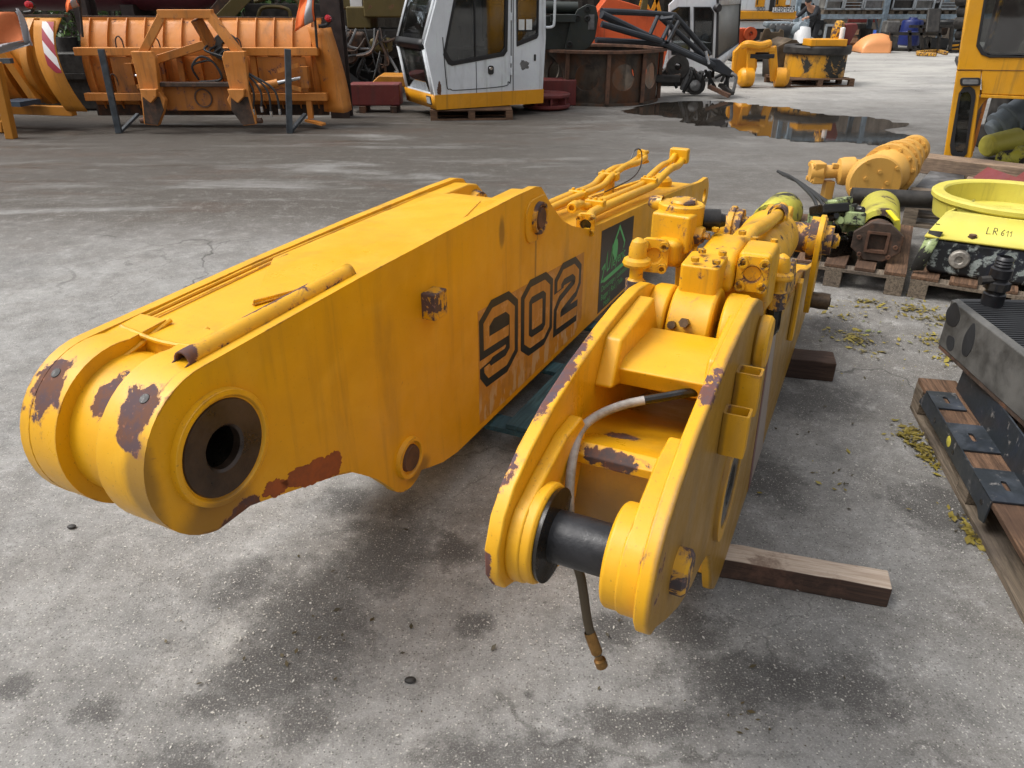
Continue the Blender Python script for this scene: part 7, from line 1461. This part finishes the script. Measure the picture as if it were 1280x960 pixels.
st3 = MB(rf).lathe([(0.0001, 0.0), (0.040, 0.0), (0.042, 0.05), (0.036, 0.055), (0.036, 0.065), (0.042, 0.07), (0.042, 0.10), (0.034, 0.105), (0.034, 0.115), (0.040, 0.12), (0.040, 0.155), (0.030, 0.16)] + [(0.030 + (0.003 if k % 2 else 0), 0.162 + 0.006 * k) for k in range(7)] + [(0.024, 0.204), (0.024, 0.17), (0.0001, 0.17)], (0.135, -0.055, 0.50), (0, 0, 1), 28).obj('pipe_stub', M['pin'], rad)
MB(rf).tube([(0.135, -0.055, 0.57), (0.135, -0.055, 0.60)], 0.048, 6).obj('hex_nut', M['dark'], st3)
MB(rf).tube([(0.06, -0.06, 0.605), (0.11, -0.057, 0.61)], 0.018, 8).obj('side_plug', M['dark'], st3)
tr = thing('steel_tray', 'scratched black folded steel tray below the oil cooler on the pallet', 'tray', (PCf @ Vector((0.14, -0.12, 0.157))), R(-12))
MB(PCf).prism([(0.125, 0.157), (0.135, 0.285), (0.142, 0.285), (0.132, 0.163), (0.9, 0.163), (0.9, 0.157)], XZ, -1.25, -0.09).obj('side', M['trayblack'], tr)
MB(PCf).prism([(0.145, 0.16), (0.145, 0.27), (0.9, 0.27), (0.9, 0.16)], XZ, -0.44, -0.09).obj('end_box', M['trayblack'], tr, bevel=0.006)
MB(PCf).bb((0.20, -0.50, 0.165), (0.28, -0.46, 0.27)).obj('wood_block', M['timber'], tr)
br = thing('angle_bracket', 'black angle bracket with three slotted tabs along left edge of lower right pallet', 'bracket', (PCf @ Vector((0.02, -0.15, 0.157))), R(-12))
MB(PCf).prism([[(-0.15, 0.152), (-0.10, 0.085), (-0.86, 0.085), (-0.90, 0.06), (-0.935, 0.07), (-0.94, 0.163), (-0.15, 0.163)]], lambda u, v, t: (t, u, v), -0.006, -0.001).obj('flange_strip', M['trayblack'], br)
for y0, y1, w_ in ((-0.30, -0.15, 0.105), (-0.62, -0.42, 0.13), (-0.94, -0.74, 0.15)):
    ym_ = (y0 + y1) / 2
    MB(PCf).prism([[(-0.006, y0), (w_, y0), (w_, y1), (-0.006, y1)], rrect(w_ * 0.4, ym_ - 0.03, w_ * 0.4 + 0.018, ym_ + 0.03, 0.008, 3)], XY, 0.1575, 0.1635).obj('tab', M['trayblack'], br)
for y in (-0.32, -0.56, -0.88): MB(PCf).lathe([(0.0001, 0.0005), (0.011, 0.001), (0.011, 0)], (-0.0062, y, 0.115), (-1, 0, 0), 14).obj('bolt_hole', M['grease'], br)
MB(PCf).lathe([(0.0001, 0.001), (0.02, 0.001), (0.022, 0)], (-0.0062, -0.5, 0.125), (-1, 0, 0), 12).obj('yellow_dab', M['lime'], br)
h3 = MB(PCf).curve([(0.30, -0.48, 0.285), (0.34, -0.60, 0.30), (0.42, -0.74, 0.29), (0.55, -0.85, 0.28)], 0.016, 10); h3.top('rubber_hose', M['rubber'], 'short black hose lying on the tray under the oil cooler', 'hose', (PCf @ Vector((0.3, -0.5, 0.28))))
rp_ = MB(PCf).prism(rrect(0.28, -0.74, 0.38, -0.60, 0.03), XY, 0.20, 0.235); rp_.top('steel_clamp', M['tankblack'], 'small black steel clamp beside the hose on the tray', 'clamp', (PCf @ Vector((0.33, -0.66, 0.2))), bevel=0.008)

# ================================================================== leaf litter and moss by the pallets, grit: nobody could count it
def litter(name, spots_, mat, size, n, z=0.004):
    m = MB()
    for (u, v, rx, ry, k) in spots_:
        c = G(u, v)
        for _ in range(int(n * k)):
            r = abs(rnd.gauss(0, 0.55)); a = rnd.random() * 6.283
            p = Vector((c.x + rx * r * math.cos(a), c.y + ry * r * math.sin(a), z + rnd.random() * 0.006)); s = size * (0.35 + 1.5 * rnd.random() ** 3); b = rnd.random() * 6.283
            d = Vector((math.cos(b), math.sin(b), rnd.uniform(-.35, .35))) * s; e = Vector((-math.sin(b), math.cos(b), rnd.uniform(-.35, .35))) * s * 0.5
            m.add([p - d, p - e, p + d, p + e], [(0, 1, 2, 3)])
    o = m.top(name, mat, None, None, (1.9, 3.5, 0), kind='stuff', angle=180); return o
LS = [(1155, 565, 0.05, 0.16, 1.1), (1140, 540, 0.05, 0.08, .4), (1215, 670, 0.03, 0.12, 0.5), (1140, 388, 0.35, 0.14, 0.7), (1180, 400, 0.22, 0.12, 0.7), (1165, 425, 0.16, 0.12, .35), (1185, 448, 0.12, 0.10, .5), (1068, 424, 0.13, 0.12, 0.7), (1050, 395, 0.22, 0.2, .3), (1085, 378, 0.3, 0.10, .45), (1195, 357, 0.25, 0.05, .4), (1125, 545, .06, .06, .2), (1122, 360, 0.03, 0.25, .3), (1080, 440, .35, .35, .25), (1050, 605, .3, .3, .06)]
litter('leaf_litter', LS, leafmat('yellow_green_litter', (0.16, 0.12, 0.02), (0.30, 0.24, 0.035)), 0.013, 200)['label'] = 'yellow green leaf litter scattered by the pallets'
litter('fallen_leaves', [(1160, 560, .1, .3, .12), (1150, 400, .4, .3, .2), (1080, 420, .4, .3, .15)], leafmat('mixed_leaf', (0.20, 0.17, 0.025), (0.10, 0.13, 0.03)), 0.012, 130)['label'] = 'single yellow and green leaves scattered over the yard'
litter('leaf_crumbs', LS + [(1000, 520, .4, .4, .2), (950, 900, .6, .3, .15), (400, 800, .9, .5, .25)], leafmat('dark_litter', (0.04, 0.032, 0.016), (0.08, 0.06, 0.025)), 0.007, 200)['label'] = 'dark brown crumbs of leaf and dirt on the yard'
litter('loose_grit', [(640, 800, 1.2, 0.5, 1.5), (300, 800, 1.0, 0.6, 1.2), (1000, 800, .7, .5, 1.2), (1080, 600, .5, .6, 1.0), (200, 720, .8, .5, .8)], plain('pale_grit', (0.42, 0.40, 0.36), 0.8, var=0.4, scale=200), 0.0035, 300, 0.0025)['label'] = 'pale loose grit on the asphalt'
for u, v, lab in ((90, 660, 'small dark stone on the asphalt left of the boom foot'), (513, 852, 'small dark lump on the asphalt in the foreground')):
    p = G(u, v); s_ = MB(); g = []
    for i in range(7):
        t_ = math.pi * i / 6; g.append([(p.x + 0.016 * math.sin(t_) * math.cos(a) * (1 + .3 * mnoise.noise((a, i, u))), p.y + 0.011 * math.sin(t_) * math.sin(a), 0.006 + 0.007 * math.cos(t_)) for a in [6.2832 * j / 10 for j in range(11)]])
    s_.sheet(g).top('stone', M['dark'], lab, 'stone', p)
# ================================================================== ground, light, camera
def ground_mat():
    n = N('worn_wet_asphalt')
    co = n.co
    sep = n.new('ShaderNodeSeparateXYZ'); n.t.links.new(co, sep.inputs[0]); Y = sep.outputs[1]; X = sep.outputs[0]
    near = n.ss(Y, 12, 3)
    big = n.noise(0.30, 5, 0.6, dist=0.3); mid = n.noise(1.1, 8, 0.68, dist=0.5); pat = n.noise(3.4, 8, 0.72, dist=0.3); fin = n.noise(22, 6, 0.75)
    agg = n.noise(95, 5, 0.80); peb = n.vor(150); pebs = n.vor(150, out='Color'); grit = n.noise(190, 3, 0.6)
    c = n.mix(n.ss(mid, 0.30, 0.70), (0.186, 0.181, 0.172), (0.308, 0.301, 0.287))
    c = n.mix(n.m('MULTIPLY', n.ss(pat, 0.40, 0.66), 0.55), c, (0.165, 0.154, 0.140))
    c = n.mix(n.m('MULTIPLY', n.ss(n.noise(2.1, 8, 0.7, dist=0.6), 0.56, 0.70), 0.6), c, (0.36, 0.35, 0.325))
    rx_ = n.m('MULTIPLY', n.ss(X, 0.6, 2.2), near)
    c = n.mix(n.m('MULTIPLY', rx_, n.ss(n.noise(2.6, 8, 0.72), 0.35, 0.6, 0.35, 0.8)), c, (0.120, 0.108, 0.094))
    ST = []
    for (u, v, rx, ry) in STAINS:
        p = G(u, v); ST.append(((p.x, p.y, 0.0), (rx * 1.45, ry * 1.45, 1.0)))
    st = n.m('ADD', n.m('MULTIPLY', n.spots(ST), 0.9), n.m('ADD', n.m('MULTIPLY', n.m('SUBTRACT', n.noise(4.2, 8, 0.75, dist=0.6), 0.5), 1.5), n.m('MULTIPLY', n.m('SUBTRACT', fin, 0.5), 1.1)))
    stk = n.ss(st, 0.12, 0.72)
    c = n.mix(n.m('MULTIPLY', stk, 0.60), c, (0.058, 0.053, 0.050)); STK = stk
    q_ = G(960, 156); pw = n.m('ADD', n.spots([((q_.x, q_.y, 0), (3.0, 1.9, 1)), ((G(870, 140).x, G(870, 140).y, 0), (1.6, 1.3, 1))]), n.m('MULTIPLY', n.m('SUBTRACT', n.noise(1.6, 8, 0.7), 0.5), 1.2))
    c = n.mix(n.m('MULTIPLY', n.ss(pw, 0.22, 0.50), 0.75), c, (0.062, 0.056, 0.050))
    # damp streaked band across the yard
    band = n.m('MULTIPLY', n.ss(Y, 4.6, 6.8), n.ss(Y, 18.0, 12.0))
    left = n.ss(X, 3.4, -0.5)
    wv = n.noise(0.62, 9, 0.70, stretch=(0.42, 1.7, 1), dist=0.7)
    wet = n.m('MULTIPLY', band, n.ss(wv, 0.32, 0.47))
    wet = n.m('MULTIPLY', wet, n.m('ADD', n.m('MULTIPLY', left, 0.72), 0.28))
    c = n.mix(n.m('MULTIPLY', wet, 0.92), c, (0.048, 0.036, 0.025))
    br_ = n.m('MULTIPLY', wet, n.ss(n.noise(0.9, 6, 0.7, stretch=(0.6, 1.4, 1)), 0.52, 0.66))
    c = n.mix(n.m('MULTIPLY', br_, 0.7), c, (0.070, 0.040, 0.024))
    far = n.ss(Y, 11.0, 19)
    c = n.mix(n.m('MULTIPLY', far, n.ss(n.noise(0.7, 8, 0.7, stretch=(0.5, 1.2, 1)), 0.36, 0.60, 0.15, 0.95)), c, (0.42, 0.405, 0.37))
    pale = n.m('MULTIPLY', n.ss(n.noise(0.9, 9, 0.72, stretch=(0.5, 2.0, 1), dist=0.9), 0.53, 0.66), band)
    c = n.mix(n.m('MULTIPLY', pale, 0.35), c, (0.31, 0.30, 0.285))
    cs = n.noise(6.5, 15, 0.88, dist=0.15); cm = n.m('ADD', n.m('MULTIPLY', near, 0.75), 0.25)
    c = n.mix(n.m('MULTIPLY', n.ss(cs, 0.52, 0.34), n.m('MULTIPLY', cm, 0.62)), c, (0.065, 0.063, 0.060))
    c = n.mix(n.m('MULTIPLY', n.ss(cs, 0.50, 0.68), n.m('MULTIPLY', cm, 0.72)), c, (0.44, 0.43, 0.41))
    wn = n.new('ShaderNodeTexNoise'); n.t.links.new(co, wn.inputs['Vector']); wn.inputs['Scale'].default_value = 1.6; wn.inputs['Detail'].default_value = 7
    for vs_, wd, am in ((0.42, 0.0022, 0.65), (1.3, 0.0030, 0.35)):
        cr = n.vor(vs_, vec=n.vadd(co, n.vmul(wn.outputs['Color'], (0.9, 0.9, 0))), feature='DISTANCE_TO_EDGE')
        c = n.mix(n.m('MULTIPLY', n.ss(cr, wd * 2, wd * 0.6), n.m('MULTIPLY', n.ss(n.noise(0.7, 3), 0.46, 0.58), am)), c, (0.035, 0.032, 0.028))
    c = n.mix(n.m('MULTIPLY', STK, 0.50), c, (0.056, 0.053, 0.050))
    c = n.mix(n.m('MULTIPLY', n.m('MULTIPLY', n.ss(Y, 5.0, 7.5), n.ss(Y, 15.0, 10.0)), 0.38), c, (0.070, 0.066, 0.060))
    # aggregate: pale and dark chippings
    c = n.mix(n.m('MULTIPLY', n.ss(agg, 0.43, 0.30), n.m('ADD', n.m('MULTIPLY', near, 0.65), 0.15)), c, (0.070, 0.065, 0.058))
    c = n.mix(n.m('MULTIPLY', n.ss(agg, 0.56, 0.70), n.m('ADD', n.m('MULTIPLY', near, 0.6), 0.1)), c, (0.50, 0.48, 0.44))
    sc = n.new('ShaderNodeSeparateColor'); n.t.links.new(pebs, sc.inputs[0])
    pk = n.m('MULTIPLY', n.ss(peb, 0.42, 0.30), n.ss(sc.outputs[0], 0.84, 0.92))
    c = n.mix(n.m('MULTIPLY', pk, n.m('MULTIPLY', near, 0.60)), c, (0.56, 0.53, 0.47))
    pk2 = n.m('MULTIPLY', n.ss(peb, 0.45, 0.32), n.ss(sc.outputs[1], 0.80, 0.84))
    c = n.mix(n.m('MULTIPLY', pk2, n.m('MULTIPLY', near, 0.7)), c, (0.075, 0.07, 0.062))
    c = n.mix(n.m('MULTIPLY', n.m('SUBTRACT', grit, 0.5), n.m('MULTIPLY', near, 1.2), True), c, (0.5, 0.48, 0.44))
    damp = n.m('MULTIPLY', wet, n.ss(n.noise(1.3, 6, 0.65, stretch=(0.5, 1.4, 1)), 0.36, 0.6))
    rough = n.m('SUBTRACT', n.ss(agg, 0.3, 0.7, 0.62, 0.85), n.m('ADD', n.m('MULTIPLY', n.m('MULTIPLY', damp, n.ss(n.noise(0.75, 5, 0.6, stretch=(0.4, 2.2, 1)), 0.50, 0.60)), 0.42), n.m('MULTIPLY', stk, 0.15)), True)
    n.bump(n.m('ADD', n.m('ADD', agg, n.m('MULTIPLY', grit, 0.4)), n.m('MULTIPLY', pat, 1.2)), 0.55, 0.006)
    return n.fin(c, rough, 0, 0.22)
STAINS = [(385, 775, 0.22, 0.30), (330, 850, 0.16, 0.12), (480, 690, 0.20, 0.26), (300, 730, 0.10, 0.14), (430, 625, 0.10, 0.10), (570, 690, 0.1, 0.12), (860, 790, 0.15, 0.10), (760, 790, 0.10, 0.08),
          (590, 780, 0.07, 0.05), (660, 868, 0.02, 0.02), (655, 945, 0.25, 0.08), (940, 850, 0.3, 0.12), (1060, 860, 0.15, 0.12), (380, 900, 0.1, 0.1), (260, 880, 0.10, 0.06), (120, 890, 0.08, 0.05),
          (1010, 500, 0.25, 0.2), (1070, 420, 0.2, 0.25), (960, 600, 0.15, 0.2), (800, 905, 0.2, 0.06), (20, 860, 0.05, 0.05), (1180, 640, 0.2, 0.2), (230, 950, .12, .06)]
gnd = MB()
xs = [-400, -60, -20, -8, -4, -2, -1, 0, 1, 2, 4, 8, 20, 60, 400]; ys = [-60, -10, 0, 0.6, 1.2, 2, 3, 4.5, 6.5, 9, 13, 20, 35, 80, 500]
gnd.sheet([[(x, y, 0) for x in xs] for y in ys])
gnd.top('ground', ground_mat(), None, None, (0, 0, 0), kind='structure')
def puddle_mat():
    n = N('still_puddle_water')
    a = n.noise(1.2, 4, 0.6, stretch=(1, 2.2, 1))
    n.bump(n.noise(9, 3, 0.5, stretch=(0.6, 2, 1)), 0.02, 0.01)
    n.b.inputs['IOR'].default_value = 2.4
    return n.fin(n.mix(a, (0.016, 0.013, 0.010), (0.030, 0.025, 0.02)), n.ss(a, 0.4, 0.8, 0.015, 0.06), 0, 0.8)
def puddle(pts, name, seed):
    P = [Vector((p.x, p.y)) for p in (G(u, v) for u, v in pts)]; out = []
    Q = smooth([Vector((p.x, p.y, 0)) for p in P + [P[0]]], 40)[:-1]
    for q in Q:
        k = mnoise.noise((q.x * 1.6 + seed, q.y * 1.6, 0)) * 0.24 + mnoise.noise((q.x * 6, q.y * 6, seed)) * 0.12 + mnoise.noise((q.x * 15, q.y * 15, seed)) * 0.05
        out.append((q.x + k, q.y + k * 0.9))
    MB().prism(out, XY, 0.002, 0.005).top(name, M['water'], None, None, (Q[0].x, Q[0].y, 0), kind='structure')
M['water'] = puddle_mat()
puddle([(775, 139), (830, 128), (900, 127), (985, 137), (1060, 145), (1135, 156), (1105, 163), (1150, 172), (1128, 184), (1040, 179), (985, 175), (930, 165), (850, 153)], 'puddle_water', 2.0)
SUN_EL, SUN_AZ = 56, -92      # azimuth the light comes from, clockwise from +Y
w = bpy.data.worlds.new('World'); scene.world = w; w.use_nodes = True
nt = w.node_tree; bg = nt.nodes['Background']
sky = nt.nodes.new('ShaderNodeTexSky'); sky.sky_type = 'NISHITA'; sky.sun_disc = False
sky.sun_elevation = R(SUN_EL); sky.sun_rotation = R(SUN_AZ); sky.dust_density = 4.0; sky.air_density = 1.0; sky.ozone_density = 1.0
hs = nt.nodes.new('ShaderNodeHueSaturation'); hs.inputs['Saturation'].default_value = 0.18; hs.inputs['Value'].default_value = 1.0
nt.links.new(sky.outputs[0], hs.inputs['Color']); wc = nt.nodes.new('ShaderNodeTexCoord'); ws = nt.nodes.new('ShaderNodeSeparateXYZ'); nt.links.new(wc.outputs['Generated'], ws.inputs[0])
wm = nt.nodes.new('ShaderNodeMapRange'); nt.links.new(ws.outputs[2], wm.inputs[0])          # overcast: the zenith is brighter than the horizon
wm.inputs[1].default_value = 0.0; wm.inputs[2].default_value = 1.0; wm.inputs[3].default_value = 0.45; wm.inputs[4].default_value = 2.35
wv = nt.nodes.new('ShaderNodeVectorMath'); wv.operation = 'SCALE'; nt.links.new(hs.outputs[0], wv.inputs[0]); nt.links.new(wm.outputs[0], wv.inputs['Scale'])
nt.links.new(wv.outputs[0], bg.inputs[0]); bg.inputs[1].default_value = 0.15
sl = bpy.data.lights.new('overcast_sun', 'SUN'); sl.energy = 1.5; sl.angle = R(25); sl.color = (1.0, 0.965, 0.91)
so = bpy.data.objects.new('overcast_sun', sl); col.objects.link(so)
d = Vector((math.sin(R(SUN_AZ)) * math.cos(R(SUN_EL)), math.cos(R(SUN_AZ)) * math.cos(R(SUN_EL)), math.sin(R(SUN_EL))))
so.rotation_euler = d.to_track_quat('Z', 'Y').to_euler(); so.location = (0, 0, 30)
cam = bpy.data.cameras.new('camera'); co_ = bpy.data.objects.new('camera', cam); col.objects.link(co_)
cam.sensor_fit = 'HORIZONTAL'; cam.sensor_width = 36.0; cam.lens = 36.0 * F / 1280; cam.clip_end = 2000; cam.clip_start = 0.02
co_.location = (0, 0, CH); co_.rotation_euler = (R(90) - PT, 0, 0)
scene.camera = co_
scene.view_settings.view_transform = 'Standard'; scene.view_settings.look = 'None'; scene.view_settings.exposure = 0; scene.view_settings.gamma = 1
